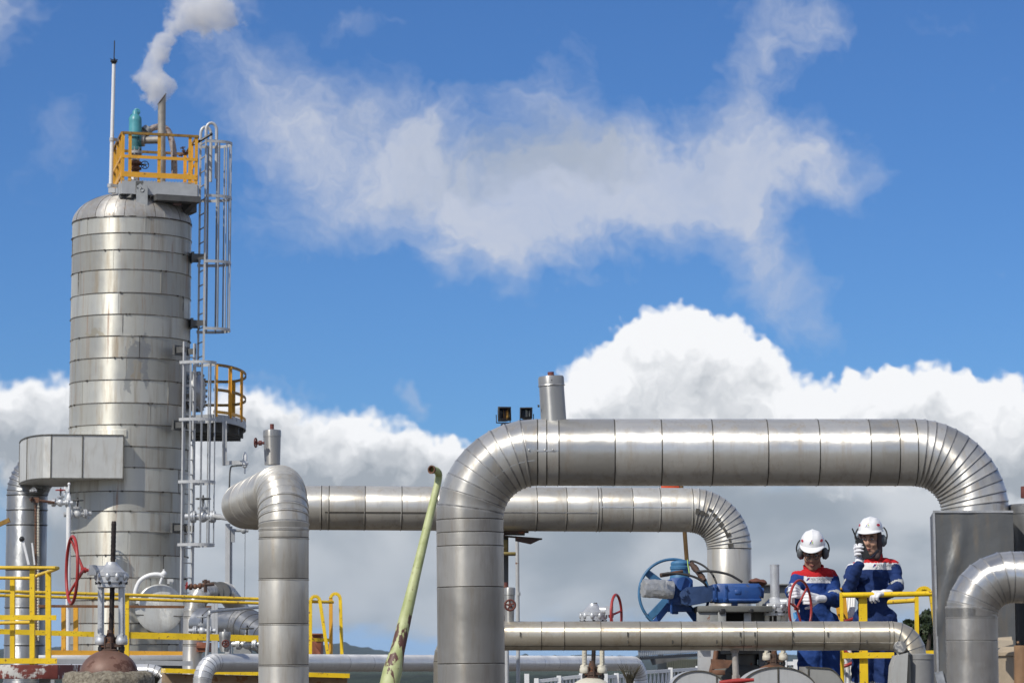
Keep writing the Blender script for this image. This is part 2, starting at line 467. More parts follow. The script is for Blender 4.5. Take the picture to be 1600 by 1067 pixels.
M = {}
M['clad'] = cladding('aluminium_cladding', (.60, .585, .54), .43, .64, .5, dent=.25, pvar=.24, rustamt=.12)
M['clad_bright'] = cladding('bright_cladding', (.76, .76, .74), .38, .5, .2, dent=.15)
M['clad_tan'] = cladding('tan_cladding', (.60, .575, .51), .40, .55, .5, rustamt=.12, dent=.15, aniso=.6)
M['clad_dull'] = cladding('dull_cladding', (.40, .41, .41), .46, .8, .3, dent=.5)
M['clad_vessel'] = None
M['clad_box'] = cladding('box_cladding', (.60, .60, .56), .42, .3, .4, dent=.35, pvar=.12, ss=.8)
M['seam_mid'] = paint('gore_lap', (.34, .33, .31), .45, .75, .3, 20)
M['seam'] = paint('sheet_lap', (.13, .12, .10), .55, .6, .4, 20)
M['seam_soot'] = paint('sooty_lap', (.33, .32, .29), .6, .35, .3, 5, rust=.95, rustcol=(.06, .05, .04), rscale=2.2)
M['seam_light'] = paint('bright_strip', (.62, .61, .58), .35, .9, .2, 20)
M['yellow'] = paint('yellow_paint', (.84, .56, .012), .42, 0, .14, 4, rust=.34, rscale=24)
M['yellow_worn'] = paint('worn_yellow_paint', (.74, .49, .03), .5, 0, .15, 6, rust=.36, rscale=22)
M['orange'] = paint('orange_yellow_paint', (.74, .37, .03), .5, 0, .12, 4, rust=.28, rscale=10)
M['ochre'] = paint('ochre_paint', (.66, .36, .02), .5, 0, .15, 4, rust=.25, rscale=10)
M['galv'] = paint('galvanised_steel', (.42, .43, .43), .5, .35, .15, 8, rust=.04)
M['galv_lt'] = paint('light_grey_paint', (.47, .475, .47), .45, .1, .1, 5, rust=.1)
M['grey'] = paint('grey_paint', (.30, .31, .31), .5, .05, .15, 6, rust=.2)
M['greydk'] = paint('dark_grey_paint', (.10, .10, .095), .55, .1, .25, 6, rust=.2)
M['black'] = paint('black_parts', (.018, .018, .018), .45, 0, .2, 6)
M['rubber'] = paint('black_rubber', (.025, .024, .023), .6, 0, .25, 6)
M['white'] = paint('white_paint', (.76, .76, .74), .4, 0, .06, 5, rust=.06)
M['silver'] = paint('silver_paint', (.56, .57, .57), .4, .45, .12, 8, rust=.12)
M['red'] = paint('red_paint', (.36, .035, .03), .42, 0, .18, 6, rust=.12)
M['redrust'] = paint('rusty_red', (.13, .038, .03), .65, 0, .3, 12, rust=.4)
M['rust'] = paint('rusted_steel', (.17, .085, .05), .75, .1, .45, 9, rust=.45)
M['rustdk'] = paint('dark_rust', (.075, .045, .032), .75, .1, .5, 12, rust=.45)
M['stem'] = paint('greased_stem', (.03, .022, .018), .5, .3, .5, 25)
M['teal'] = paint('teal_paint', (.07, .30, .34), .4, 0, .15, 6, rust=.08)
M['blue'] = paint('blue_paint', (.014, .065, .23), .5, 0, .3, 5, rust=.24, rustcol=(.06, .055, .05))
M['blue2'] = paint('faded_blue_paint', (.045, .15, .28), .5, 0, .3, 6, rust=.28, rustcol=(.10, .07, .05))
M['orange_sign'] = paint('orange_red_paint', (.72, .085, .02), .5, 0, .08, 6)
M['brass'] = paint('stained_pole', (.22, .13, .05), .4, .5, .4, 6, rust=.2)
M['dk'] = paint('painted_shade', (.02, .02, .02), .8, 0, .2, 5)
M['cream'] = paint('cream_paint', (.62, .58, .47), .5, 0, .1, 5, rust=.15)
# ------------------------------------------------------------------ shared builders
def wheel_mb(c, axis, r, t, hub, hub_off=0.0, spokes=3, spin=.3, st=None, n=48):
    """hand wheel; the hub sits hub_off along the axis from the rim plane"""
    c = V(c); a = V(axis).normalized(); mb = MB(); mb.torus(c, a, r, t, n, 10)
    u = a.orthogonal().normalized(); w = a.cross(u); h = c + a * hub_off
    mb.cyl(h - a * hub * .9, h + a * hub * .9, hub, 16)
    st = st or t * .8
    for i in range(spokes):
        q = spin + 2 * PI * i / spokes
        e = c + (u * math.cos(q) + w * math.sin(q)) * r
        mb.sweep([h, h.lerp(e, .5), e], [st * 1.15, st, st], n=8)
    return mb

def bolts(mb, c, axis, r, n, br, bh, mi=0, ph=0.0):
    a = V(axis).normalized(); u = a.orthogonal().normalized(); w = a.cross(u)
    for i in range(n):
        q = ph + 2 * PI * i / n
        p = V(c) + (u * math.cos(q) + w * math.sin(q)) * r
        mb.cyl(p - a * bh / 2, p + a * bh / 2, br, 6, mi=mi)

def small_valve(name, label, c, flow, up, s, body, wheelm, group='small gate valves on the process lines', ends=1.0):
    """little flanged gate valve; s = flange radius"""
    c = V(c); f = V(flow).normalized(); u = V(up).normalized()
    T = thing(name, label, 'valve', c, group)
    mb = MB()
    mb.ball(c, s * .85, s * .85, s * .95, 14, 10)
    for sg in (-1, 1):
        mb.cyl(c, c + f * sg * s * 1.5, s * .55, 12)
        mb.cyl(c + f * sg * s * 1.25, c + f * sg * s * 1.55, s * 1.0, 20)
        mb.cyl(c + f * sg * s * 1.62, c + f * sg * s * 1.92, s * 1.0, 20)
        bolts(mb, c + f * sg * s * 1.58, f, s * .78, 8, s * .12, s * 1.0)
        mb.cyl(c + f * sg * s * 1.9, c + f * sg * s * (1.9 + ends), s * .5, 12)
    part('valve_body', mb, body, T)
    mb = MB(); mb.cyl(c + u * s * .6, c + u * s * 1.5, s * .5, 12)
    mb.cyl(c + u * s * 1.15, c + u * s * 1.32, s * .9, 16); mb.cyl(c + u * s * 1.38, c + u * s * 1.55, s * .9, 16)
    for sg in (-1, 1):
        mb.beam(c + u * s * 1.5 + f * sg * s * .38, c + u * s * 2.7 + f * sg * s * .2, s * .16, s * .2, up=f.cross(u))
    part('bonnet', mb, body, T)
    mb = MB(); mb.cyl(c + u * s * 1.5, c + u * s * 3.5, s * .13, 8); part('stem', mb, M['stem'], T)
    part('handwheel', wheel_mb(c + u * s * 2.9, u, s * 1.15, s * .13, s * .25, 0, 4, .4), wheelm, T)
    return T

def gate_valve(label, cx, y0, Y, k, side, tilt, wheel_r, wheel_dx, hub_off, wheel_dy=0.0, stem_top=-68, stem_dx=4, cover=None, body='silver', legs='silver', bon='rust', wheelm='red', spin=.3, collar=None, gear_len=31, spokes=3):
    """bevel-gear gate valve drawn in reference pixels; (cx,y0) is the middle of the leg feet"""
    def Q(dx, dy, dY=0.0): return P(cx + dx * k, y0 + dy * k, Y + dY)
    m = lambda n: S(n * k, Y)
    T = thing('gate_valve', label, 'gate valve', Q(0, 48), 'geared gate valves with rising stems')
    up = V((0, 0, 1)); top = Q(0, -124); X = V((1, 0, 0)) * side
    # gear head
    mb = MB(); o = Q(0, -90)
    mb.lathe(o, up, [(m(20), 0), (m(22), m(1)), (m(22), m(7)), (m(24), m(8)), (m(24), m(17)), (m(25), m(18)), (m(25), m(24)), (m(21), m(25)), (m(13), m(33)), (m(9), m(37)), (m(8), m(40))], 32)
    for i in range(10):
        q = 2 * PI * i / 10 + .2; d = V((math.cos(q), math.sin(q), 0))
        mb.ball(o + d * m(23) + up * m(17), m(4.2), m(4.2), m(6.5), 10, 8)
    gh = o + up * m(27)
    ax = (V((math.cos(tilt), -math.sin(tilt), 0)) * side).normalized() if True else X
    ax = V((side * math.cos(tilt), -math.sin(tilt), 0))
    mb.cyl(gh, gh + ax * m(gear_len - 3), m(7.5), 18)
    part('gear_head', mb, M[body], T)
    mb = MB(); mb.box(gh + ax * m(gear_len), m(11), m(15), m(16), Matrix.Rotation(-tilt * side, 3, 'Z')); part('gear_flange', mb, M[body], T)
    mb = MB(); bolts(mb, o + up * m(7.5), up, m(23), 8, m(2.6), m(4.5)); part('bolts', mb, M['black'], T)
    # hand wheel
    wc = gh + ax * m(wheel_dx) + up * m(wheel_dy)
    w = wheel_mb(wc, ax, m(wheel_r), m(2.6), m(4.5), -m(hub_off), spokes, spin)
    w.cyl(gh + ax * m(gear_len), wc - ax * m(hub_off), m(2.6), 12)
    part('handwheel', w, M[wheelm], T)
    # stem
    if cover:
        mb = MB(); a = o + up * m(36); mb.lathe(a, up, [(m(9.2), 0), (m(9.2), m(cover)), (m(9.6), m(cover)), (m(9.6), m(cover) + m(2)), (m(7), m(cover) + m(2.5))], 24)
        part('stem_cover', mb, M[body], T)
        mb = MB(); mb.cyl(Q(0, -90), Q(0, 10), m(3.6), 12); part('stem', mb, M['stem'], T)
    else:
        mb = MB(); a = Q(stem_dx, -124 + stem_top); b = Q(-1, 8)
        pts = [a.lerp(b, i / 60) for i in range(61)]
        mb.sweep([a + up * m(2)] + pts, [m(3.2)] + [m(4.1 if i % 2 else 3.7) for i in range(61)], n=12); part('stem', mb, M['stem'], T)
    # yoke
    for sg in (-1, 1):
        mb = MB()
        mb.beam(Q(sg * 16, -92), Q(sg * 16.5, -12), m(9), m(9), up=(0, 1, 0)); mb.beam(Q(sg * 16, -92, -m(6)), Q(sg * 16.5, -12, -m(6)), m(3.4), m(5), up=(0, 1, 0))
        mb.lathe(Q(sg * 16, -3), up, [(m(8), -m(2)), (m(9.5), 0), (m(9.5), m(6)), (m(8.5), m(8)), (m(8.5), m(12)), (m(5), m(14))], 18)
        for i in range(7): mb.box(Q(sg * 17, -50 + i * 5.5, -m(8.8)), m(1.6), m(.8), m(2.6))
        part('yoke_leg', mb, M[legs], T)
        mb = MB(); mb.cyl(Q(sg * 16, -2), Q(sg * 16, 12), m(4), 8); mb.cyl(Q(sg * 16, 2), Q(sg * 16, 8), m(5.5), 6); part('foot_bolt', mb, M['black'], T)
    mb = MB(); mb.lathe(Q(-2, 12), up, [(m(13), 0), (m(13), m(5)), (m(8), m(8)), (m(10), m(9)), (m(10), m(15)), (m(6.5), m(17)), (m(7.5), m(24)), (m(5), m(32)), (m(5), m(36))], 20)
    mb.beam(Q(-16, 0, -m(4)), Q(16, 0, -m(4)), m(5), m(5)); bolts(mb, Q(-2, 0), up, m(10), 6, m(1.6), m(26)); part('packing_gland', mb, M['rustdk'], T)
    # bonnet
    mb = MB(); c = Q(-4, 48); pr = [(m(46 * math.cos(q * PI / 24)), m(41 * math.sin(q * PI / 24))) for q in range(0, 12)] + [(m(5), m(41))]
    mb.lathe(c, up, [(m(47), -m(16)), (m(47), 0)] + pr, 40); part('bonnet', mb, M[bon], T)
    mb = MB(); mb.cyl(Q(-4, 48), V((c.x, c.y, 0.02)), m(38), 24); part('valve_body', mb, M[bon], T)
    if collar:
        mb = MB(); rr = random.Random(3)
        pr = [(m(34), m(2)), (m(44), m(6)), (m(56), m(7)), (m(66), m(4)), (m(70), -m(4)), (m(70), -m(30)), (m(60), -m(38))]
        mb.lathe(c, up, pr, 90)
        for i, p in enumerate(mb.v):
            d = (p - c); d.z = 0
            nz = mnoise.fractal(p * 14, 1.0, 2.0, 5)
            mb.v[i] = p + (d.normalized() if d.length > 1e-5 else V((0, 0, 0))) * nz * m(3.4) + up * mnoise.fractal(p * 17 + V((5, 0, 0)), 1.0, 2.0, 5) * m(4)
        part('insulation_collar', mb, collar, T, angle=180)
    return T

def post_box(T, a, b, w, d, mat, up=(0, 1, 0), name='post'):
    mb = MB(); mb.beam(a, b, w, d, up); return part(name, mb, mat, T)

def cage_ladder(label, A, B, z0, z1, nrm, hoops, bars, cz0, cz1, depth, loops=False, brackets=(), mat='galv_lt', wall=.2, skip=()):
    """A,B stringer feet (x,y); nrm outward; U-shaped hoops"""
    A = V((A[0], A[1], 0)); B = V((B[0], B[1], 0)); nrm = V(nrm).normalized()
    T = thing('caged_ladder', label, 'ladder', ((A + B) / 2 + V((0, 0, z0))), 'caged ladders on the vessel')
    for q in (A, B):
        mb = MB()
        mb.beam(q + V((0, 0, z0)), q + V((0, 0, z1)), .075, .035, up=nrm)
        part('stringer', mb, M[mat], T)
        if loops:
            e = nrm * .19
            pts = [q + V((0, 0, z1 - .1))] + [q + V((0, 0, z1)) + nrm * (.11 - .11 * math.cos(t * PI / 8)) + V((0, 0, .15 * math.sin(t * PI / 8) + .12)) for t in range(9)] + [q + nrm * .22 + V((0, 0, z1 - .9))]
            mb = MB(); mb.sweep(pts, .033, n=8); part('grab_rail', mb, M[mat], T)
    z = z0 + .15
    while z < z1 - .05:
        mb = MB(); mb.cyl(A + V((0, 0, z)), B + V((0, 0, z)), .014, 8); part('rung', mb, M[mat], T); z += .3
    mid = (A + B) / 2; hw = (B - A).length / 2; ux = (B - A).normalized()
    def hoop(t, scale=1.0):
        q = t * PI
        return ux * (-math.cos(q)) * max(hw, .30 * scale + hw * .35) + nrm * (depth * (math.sin(q) ** .72 if 0 < t < 1 else 0))
    for hz in hoops:
        mb = MB(); pts = [A] + [mid + hoop(i / 22) for i in range(23)] + [B]
        for i in range(len(pts) - 1):
            if (pts[i + 1] - pts[i]).length > .01:
                mb.beam(pts[i] + V((0, 0, hz)), pts[i + 1] + V((0, 0, hz)), .012, .06)
        part('cage_hoop', mb, M[mat], T)
    for t in bars:
        p = mid + hoop(t) * .985
        mb = MB(); d = hoop(t); mb.beam(p + V((0, 0, cz0)), p + V((0, 0, cz1)), .04, .012, up=d if d.length > 0 else nrm)
        part('cage_bar', mb, M['galv'], T)
    for hz in brackets:
        mb = MB()
        for q in (A, B): mb.beam(q + V((0, 0, hz)) - nrm * wall, q + V((0, 0, hz)) + nrm * .03, .02, .12)
        mb.box((A + B) / 2 + V((0, 0, hz)) - nrm * wall, .05, .5, .2, nrm.to_track_quat('X', 'Z').to_matrix()); part('wall_bracket', mb, M['greydk'], T)
    return T

# ------------------------------------------------------------------ the tall vessel
TR = 1.24; TC = P(200, 800, 61); TX, TY = TC.x, 61.0
zf = lambda y: P(200, y, 61 - TR).z
_vb = V((TX, TY, 0))
M['clad_vessel'] = cladding('vessel_cladding', (.56, .55, .485), .46, .54, .65, streak=(3.2, 3.2, .25), dent=.16, pvar=.24, rustamt=.8, ss=.6,
    patches=[(P(213, 548, 59.78) - _vb, (.26, .5, .22), (.27, .275, .27)), (P(202, 575, 59.78) - _vb, (.09, .4, .55), (.33, .335, .32)), (P(228, 560, 59.8) - _vb, (.07, .4, .6), (.30, .305, .30)), (P(150, 520, 59.9) - _vb, (.3, .5, .06), (.40, .36, .27))])
def build_vessel():
    T = thing('separator_vessel', 'tall weathered silver steam vessel with banded sheet cladding and a domed top', 'pressure vessel', (TX, TY, 0))
    ys = [338, 363.6, 390, 420.7, 457, 490.7, 524.5, 558.5, 593, 629, 663, 697, 730, 767, 798, 830, 866.6, 902, 937, 973, 1006, 1042]
    zs = [zf(y) for y in ys] + [zf(1078), zf(1115)]
    mb = MB(); n = 108; rr = random.Random(11)
    c = V((TX, TY, 0))
    def ring(z, r): return [c + V((r * math.cos(2 * PI * k / n), r * math.sin(2 * PI * k / n), z)) for k in range(n)]
    def band(z0, r0, z1, r1, mi, vals):
        o = len(mb.v); mb.v += ring(z0, r0) + ring(z1, r1)
        for k in range(n):
            mb.f.append([o + k, o + (k + 1) % n, o + n + (k + 1) % n, o + n + k]); mb.mi.append(mi); mb.val.append(vals[k])
    one = [.5] * n
    for i in range(len(zs) - 1):
        za, zb = zs[i + 1], zs[i]; off = rr.randrange(n); ns = rr.choice((4, 5, 6)); pv = [rr.random() for _ in range(ns)]
        vals = [pv[int(((k + off) % n) * ns / n)] for k in range(n)]
        band(za + .009, TR, zb - .010, TR - .002, 0, vals)
        band(zb - .010, TR - .002, zb - .005, TR + .011, 0, one); band(zb - .005, TR + .011, zb + .004, TR + .011, 1, one)
        band(zb + .004, TR + .011, zb + .009, TR, 1, one)
        for j in range(ns):
            a = 2 * PI * ((j * n / ns - off) % n) / n
            d = V((math.cos(a), math.sin(a), 0)); 
            mb.beam(c + d * (TR + .002) + V((0, 0, za + .01)), c + d * (TR + .002) + V((0, 0, zb - .01)),   .011, .008, up=d, mi=1 if rr.random() < .25 else 0)
            for _ in range(2):
                q = a + rr.uniform(-.25, .25); e = V((math.cos(q), math.sin(q), 0))
                mb.box(c + e * (TR + .008) + V((0, 0, zb - .002)), .03, .03, .03, Matrix.Rotation(q, 3, 'Z'), mi=1)
    part('shell', mb, [M['clad_vessel'], M['seam_soot']], T)
    # dished head with pie-cut sheets
    mb = MB(); zt = zs[0]; H = .66; prof = []
    ND = 22
    for i in range(ND + 1):
        q = i / ND * PI / 2; prof.append((TR * math.cos(q) ** .94 if i < ND else .02, H * math.sin(q)))
    o = len(mb.v)
    for r, h in prof: mb.v += ring(zt + h, r)
    pv = [rr.random() for _ in range(40)]
    for i in range(ND):
        for k in range(n):
            mb.f.append([o + i * n + k, o + i * n + (k + 1) % n, o + (i + 1) * n + (k + 1) % n, o + (i + 1) * n + k]); mb.mi.append(0); mb.val.append(pv[int(k * 36 / n)])
    for j in range(36):
        a = 2 * PI * j / 36; d = V((math.cos(a), math.sin(a), 0))
        mb.sweep([c + d * (r + .001) + V((0, 0, zt + h)) for r, h in prof[:-2]], .0055, n=6, mi=1 if j % 3 == 0 else 2)
    band(zt - .012, TR + .010, zt + .014, TR + .010, 1, one)
    part('dished_head', mb, [M['clad_head'], M['seam_soot'], M['clad_vessel']], T)
    # lifting lugs
    for px, pw, y0, y1, Yd, mt in ((221.5, 9, 322, 294, 59.93, 'grey'), (277, 6.5, 321, 288, 60.3, 'redgrey')):
        w = S(pw, 60); b = P(px, y0, Yd); t = P(px, y1, Yd); h = t.z - b.z
        pol = [V((b.x - w, Yd, b.z)), V((b.x + w, Yd, b.z)), V((b.x + w, Yd, b.z + h))] + ([V((b.x + w * math.cos(q * PI / 10), Yd, b.z + h + w * .8 * math.sin(q * PI / 10))) for q in range(1, 10)] if mt == 'grey' else []) + [V((b.x - w, Yd, b.z + h))]
        mb = MB(); mb.prism(pol, (0, 1, 0), .05); 
        mb.torus(V((b.x, Yd - .004, b.z + h * .9)), (0, 1, 0), .04, .012, 20, 6)
        mb.cyl(V((b.x, Yd + .04, b.z + .2)), V((b.x, Yd + .5, b.z + .1)), .05, 10)
        part('lifting_lug', mb, M[mt], T)
    # skirt
    mb = MB(); mb.cyl(c + V((0, 0, zs[-1] + .05)), c + V((0, 0, .1)), TR - .05, 48); mb.cyl(c + V((0, 0, .12)), c + V((0, 0, .0)), TR + .12, 48); part('skirt', mb, M['grey'], T)
    # tangential inlet box
    zt_, zb_ = P(130, 679, 59.3).z, P(130, 747, 59.3).z
    pl = [P(193, 700, 59.45), P(80, 700, 59.3), P(68, 700, 59.36), P(58, 700, 59.5), P(49.5, 700, 59.72), P(42.5, 700, 60.02), P(36.5, 700, 60.45), P(32.5, 700, 60.9), P(31, 700, 61.4), P(33, 700, 62.2), P(120, 700, 62.2), P(193, 700, 60.6)]
    mb = MB(); k = len(pl)
    vs = [V((p.x, p.y, zb_)) for p in pl] + [V((p.x, p.y, zt_)) for p in pl]
    mb.add(vs, [tuple(range(k - 1, -1, -1)), tuple(range(k, 2 * k))])
    for i in range(k):
        j = (i + 1) % k
        if i == 0:                                  # the long front is three sheets
            for a, b in ((0, .565), (.565, 1)):
                p, q = pl[0].lerp(pl[1], a), pl[0].lerp(pl[1], b)
                mb.add([V((p.x, p.y, zb_)), V((q.x, q.y, zb_)), V((q.x, q.y, zt_)), V((p.x, p.y, zt_))], [(0, 1, 2, 3)], 0, rr.random())
        else: mb.add([vs[i], vs[j], vs[k + j], vs[k + i]], [(0, 1, 2, 3)], 0, .35 if i < 5 else .7)
    for p in [pl[0], pl[0].lerp(pl[1], .565)] + [pl[1], pl[5], pl[8]]:
        mb.beam(V((p.x, p.y - .004, zb_)), V((p.x, p.y - .004, zt_)), .022, .022, up=(0, 1, 0), mi=1)
    for i in range(8):
        a, b = pl[i], pl[i + 1]
        mb.beam(V((a.x, a.y - .006, zt_)), V((b.x, b.y - .006, zt_)), .03, .022, mi=1); mb.beam(V((a.x, a.y - .006, zb_)), V((b.x, b.y - .006, zb_)), .03, .022, mi=1)
    for i in range(9):
        p = pl[0].lerp(pl[1], .565); mb.ball(V((p.x, p.y - .02, zb_ + (i + .6) * (zt_ - zb_) / 9)), .012, mi=1, n=6, m=4)
    part('inlet_box', mb, [M['clad_box'], M['seam']], T)
    # flashing frame where the box meets the shell
    mb = MB()
    for za, zb in ((zt_ + .0, zt_ + .13),):
        o = len(mb.v); m_ = 20
        for i in range(m_ + 1):
            a = R(-150) + (R(-85) - R(-150)) * i / m_
            d = V((math.cos(a), math.sin(a), 0)); mb.v += [c + d * (TR + .03) + V((0, 0, za)), c + d * (TR + .03) + V((0, 0, zb)), c + d * (TR - .01) + V((0, 0, zb + .03))]
        for i in range(m_):
            for q in (0, 1):
                mb.f.append([o + i * 3 + q, o + (i + 1) * 3 + q, o + (i + 1) * 3 + q + 1, o + i * 3 + q + 1]); mb.mi.append(0); mb.val.append(.8)
    part('flashing', mb, M['clad_vessel'], T)
    # lower manway with davit
    mc = P(249, 950, 59.15); fd = V((.12, -1, .0)).normalized()
    mb = MB(); r = S(36.5, 59)
    mb.lathe(mc - fd * .9, fd, [(r * .97, 0), (r * .97, .8), (r * 1.03, .8), (r * 1.03, .88), (r, .885), (r * .9, .905), (r * .5, .925), (.01, .93)], 48, mi=[0, 0, 1, 0, 0, 0, 0, 0])
    mb.beam(mc + V((-r, -.06, -.13)), mc + V((r, .05, -.16)), .02, .02, mi=1)
    mb.box(mc + V((-r * 1.02, 0, .06)), .12, .2, .07, mi=1)
    mw = part('manway', mb, [M['clad_box'], M['seam']], T)
    mb = MB(); Yq = 58.95
    mb.sweep(smooth_path([P(211, 935, Yq), P(212, 922, Yq), P(219, 907, Yq), P(232, 899, Yq), P(246, 897, Yq), P(257, 899.5, Yq)]), .045, n=10)
    mb.cyl(P(254, 899, Yq), P(250, 912, Yq), .025, 8); mb.ball(P(256, 896, Yq), .06); mb.cyl(P(256, 899, Yq), P(256, 889, Yq), .02, 8)
    q = part('davit_arm', mb, M['white'], mw)
    mb = MB(); mb.box(P(266.5, 908, 59.9), .12, .1, .1); mb.beam(P(262, 906, 59.8), P(271, 907, 59.8), .03, .03); part('name_plate_bracket', mb, M['galv_lt'], T)
    # side manway by the mid landing
    mb = MB(); sc = P(305, 612, 61.0); ax = V((1, -.22, 0)).normalized(); sr = S(32, 61)
    mb.lathe(sc - ax * .5, ax, [(sr * .85, 0), (sr * .85, .5), (sr, .5), (sr, .58), (sr * .93, .6), (sr * .7, .63), (sr * .3, .65), (.01, .655)], 40)
    bolts(mb, sc + ax * .04, ax, sr * .93, 20, .03, .18)
    part('side_manway', mb, M['clad_dull'], T)
    # repair patch and stub nozzle on the lower shell
    mb = MB(); a0 = P(137, 806, 59.95)
    mb.cyl(a0, a0 + V((.15, .9, 0)), .06, 12); mb.cyl(a0 + V((.06, .32, 0)), a0 + V((.065, .35, 0)), .17, 20); part('nozzle', mb, M['galv_lt'], T)
    return T
M['clad_head'] = cladding('head_cladding', (.50, .48, .44), .45, .5, .6, streak=(2, 2, 2), dent=.3, rustamt=.75)
M['redgrey'] = paint('primer_grey', (.20, .13, .12), .6, .1, .3, 6, rust=.3)
build_vessel()

# inlet pipe into the left of the box
def build_inlet():
    o = P(42.5, 1080, 61.9)
    T = thing('insulated_pipe', 'corrugated dull silver pipe dropping from the left end of the vessel inlet box', 'pipe', (o.x, o.y, 0), 'insulated steam pipes')
    a = P(100, 722, 61.9); b = P(43.5, 722, 61.9); b.z = a.z; d = P(42, 1000, 61.9); d.x = b.x; d.z = .05
    st = [[], [.06, .12, .3, .45, .6, .75, .9]]
    rt = route([a, b, d], [S(52, 61.9)], 15, st)
    mb = MB(); clad_pipe(mb, rt, S(31.5, 61.9), .02, 40, 1.035)
    part('pipe_shell', mb, [M['clad_dull'], M['seam'], M['seam_light'], M['seam_mid']], T)
build_inlet()

# ------------------------------------------------------------------ top platform and what stands on it
def build_top():
    A = P(190, 284, 59.9); B = P(308, 288, 60.35); D = P(176, 290, 62.0)
    zd = P(190, 281, 59.9).z; zr = P(190, 207.5, 59.9).z
    for q in (A, B, D): q.z = zd
    C = B + D - A
    T = thing('top_platform', 'square platform with yellow guard rails on the dome of the tall vessel', 'platform', (TX, TY, zd))
    up = V((0, 0, 1)); h = zr - zd
    mb = MB(); mb.add([A, B, C, D], [(0, 1, 2, 3)]); mb.v = [p for p in mb.v]
    mb2 = MB()
    for i in range(26):
        t = i / 25; mb2.beam(A.lerp(B, t), D.lerp(C, t), .012, .035)
    for i in range(11):
        t = i / 10; mb2.beam(A.lerp(D, t) - up * .012, B.lerp(C, t) - up * .012, .012, .02)
    part('grating', mb2, M['galv'], T)
    mb = MB()
    for a, b in ((A, B), (B, C), (C, D), (D, A)): mb.beam(a - up * .16, b - up * .16, .07, .26)
    for t in (.36, .72): mb.beam(A.lerp(B, t) - up * .2, D.lerp(C, t) - up * .2, .1, .2)
    part('deck_frame', mb, M['grey_ch'], T)
    for a, b in ((A.lerp(B, .1) - up * .3, A.lerp(B, .1) - up * .62 + V((.35, .8, 0))), (B - up * .3, B - up * .62 + V((-.42, .5, 0))), (D - up * .3, D - up * .6 + V((.4, -.6, 0))), (C - up * .3, C - up * .62 + V((-.4, -.6, 0))), (A - up * .3 + V((.02, .1, 0)), A - up * .48 + V((-.12, .5, 0)))):
        mb = MB(); mb.beam(a, b, .12, .14); mb.beam(b, V((b.x, b.y, zf(330))), .12, .12); part('knee_brace', mb, M['greydk'], T)
    mb = MB(); mb.beam(A.lerp(B, .42) - up * .36, B - up * .36 + V((0, .1, 0)), .5, .12); part('bearer', mb, M['greydk'], T); mb = MB(); mb.beam(B - up * .45 + V((-.1, .3, 0)), B - up * .45 + V((-.5, 1.2, 0)), .14, .22); part('bearer', mb, M['greydk'], T)
    mb = MB(); mb.prism([A.lerp(B, .19) + V((0, -.05, -.02)), A.lerp(B, .19) + V((.155, -.05, -.02)), A.lerp(B, .19) + V((.155, -.05, -.26)), A.lerp(B, .19) + V((0, -.05, -.26))], (0, 1, 0), .02); bolts(mb, A.lerp(B, .19) + V((.08, -.055, -.12)), (0, 1, 0), .06, 4, .014, .03); part('bolt_plate', mb, M['greydk'], T)
    def posts(a, b, ts, w=.066):
        d = (b - a).normalized(); nn = d.cross(up)
        for t in ts:
            p = a.lerp(b, t); mb = MB(); mb.beam(p - up * .07, p + up * h, w, .012, up=nn); mb.beam(p + d * w * .42 - up * .07 + nn * -.03, p + d * w * .42 + up * h + nn * -.03, .012, .06, up=nn)
            part('post', mb, M['orange'], T)
    posts(A, B, (.012, .105, .49, .90, .985)); posts(B, C, (.4, .97)); posts(C, D, (.3, .66, .98)); posts(D, A, (.05, .42, .72, .9))
    for a, b in ((A, B), (B, C), (C, D), (D, A)):
        nn = (b - a).normalized().cross(up) * -.012
        mb = MB(); mb.beam(a + up * h, b + up * h, .055, .05); part('top_rail', mb, M['ochre_dk'], T)
        mb = MB(); mb.beam(a + up * h * .50 - nn, b + up * h * .50 - nn, .012, .065); part('mid_rail', mb, M['orange'], T)
        mb = MB(); mb.beam(a + up * .12 - nn, b + up * .12 - nn, .012, .11); part('toe_board', mb, M['orange'], T)
    # vent line, valve
    Yv = 60.9
    T2 = thing('relief_valve', 'teal spring relief valve standing on the top platform of the vessel', 'relief valve', P(211.3, 281, Yv))
    o = P(211.3, 209, Yv); s = S(1, Yv); z = up
    mb = MB(); mb.lathe(o, z, [(10.5 * s, -2 * s), (11 * s, 0), (10.3 * s, 3 * s), (10 * s, 20 * s), (9.2 * s, 26 * s), (5.5 * s, 30 * s), (5 * s, 31 * s), (5 * s, 35 * s), (3 * s, 38 * s), (1 * s, 39 * s)], 24)
    mb.beam(o + V((-6 * s, 0, 31 * s)), o + V((-10 * s, -.02, 22 * s)), .02, .03); mb.torus(o + V((2 * s, 0, 35 * s)), (0, 1, .2), .06, .016, 14, 6); part('bonnet', mb, M['teal'], T2)
    mb = MB(); b = P(211.3, 233, Yv); mb.lathe(b, z, [(10 * s, -2 * s), (10 * s, 2 * s), (7.5 * s, 3 * s), (8.5 * s, 9 * s), (9.5 * s, 17 * s), (12 * s, 18 * s), (12 * s, 25 * s)], 24)
    side = P(222, 219, Yv); mb.cyl(P(212, 220, Yv), P(221, 219.5, Yv), 7.5 * s, 18); mb.cyl(P(219, 219.5, Yv), P(222, 219.5, Yv), 10.5 * s, 20); part('valve_body', mb, M['teal_dk'], T2)
    mb = MB(); mb.lathe(P(211.3, 249, Yv), z, [(7 * s, -2 * s), (6 * s, 0), (6 * s, 8 * s), (11 * s, 8.5 * s), (11 * s, 13 * s)], 24); bolts(mb, P(211.3, 237, Yv), z, 9 * s, 8, 1.3 * s, 12 * s); part('inlet_flange', mb, M['galv'], T2)
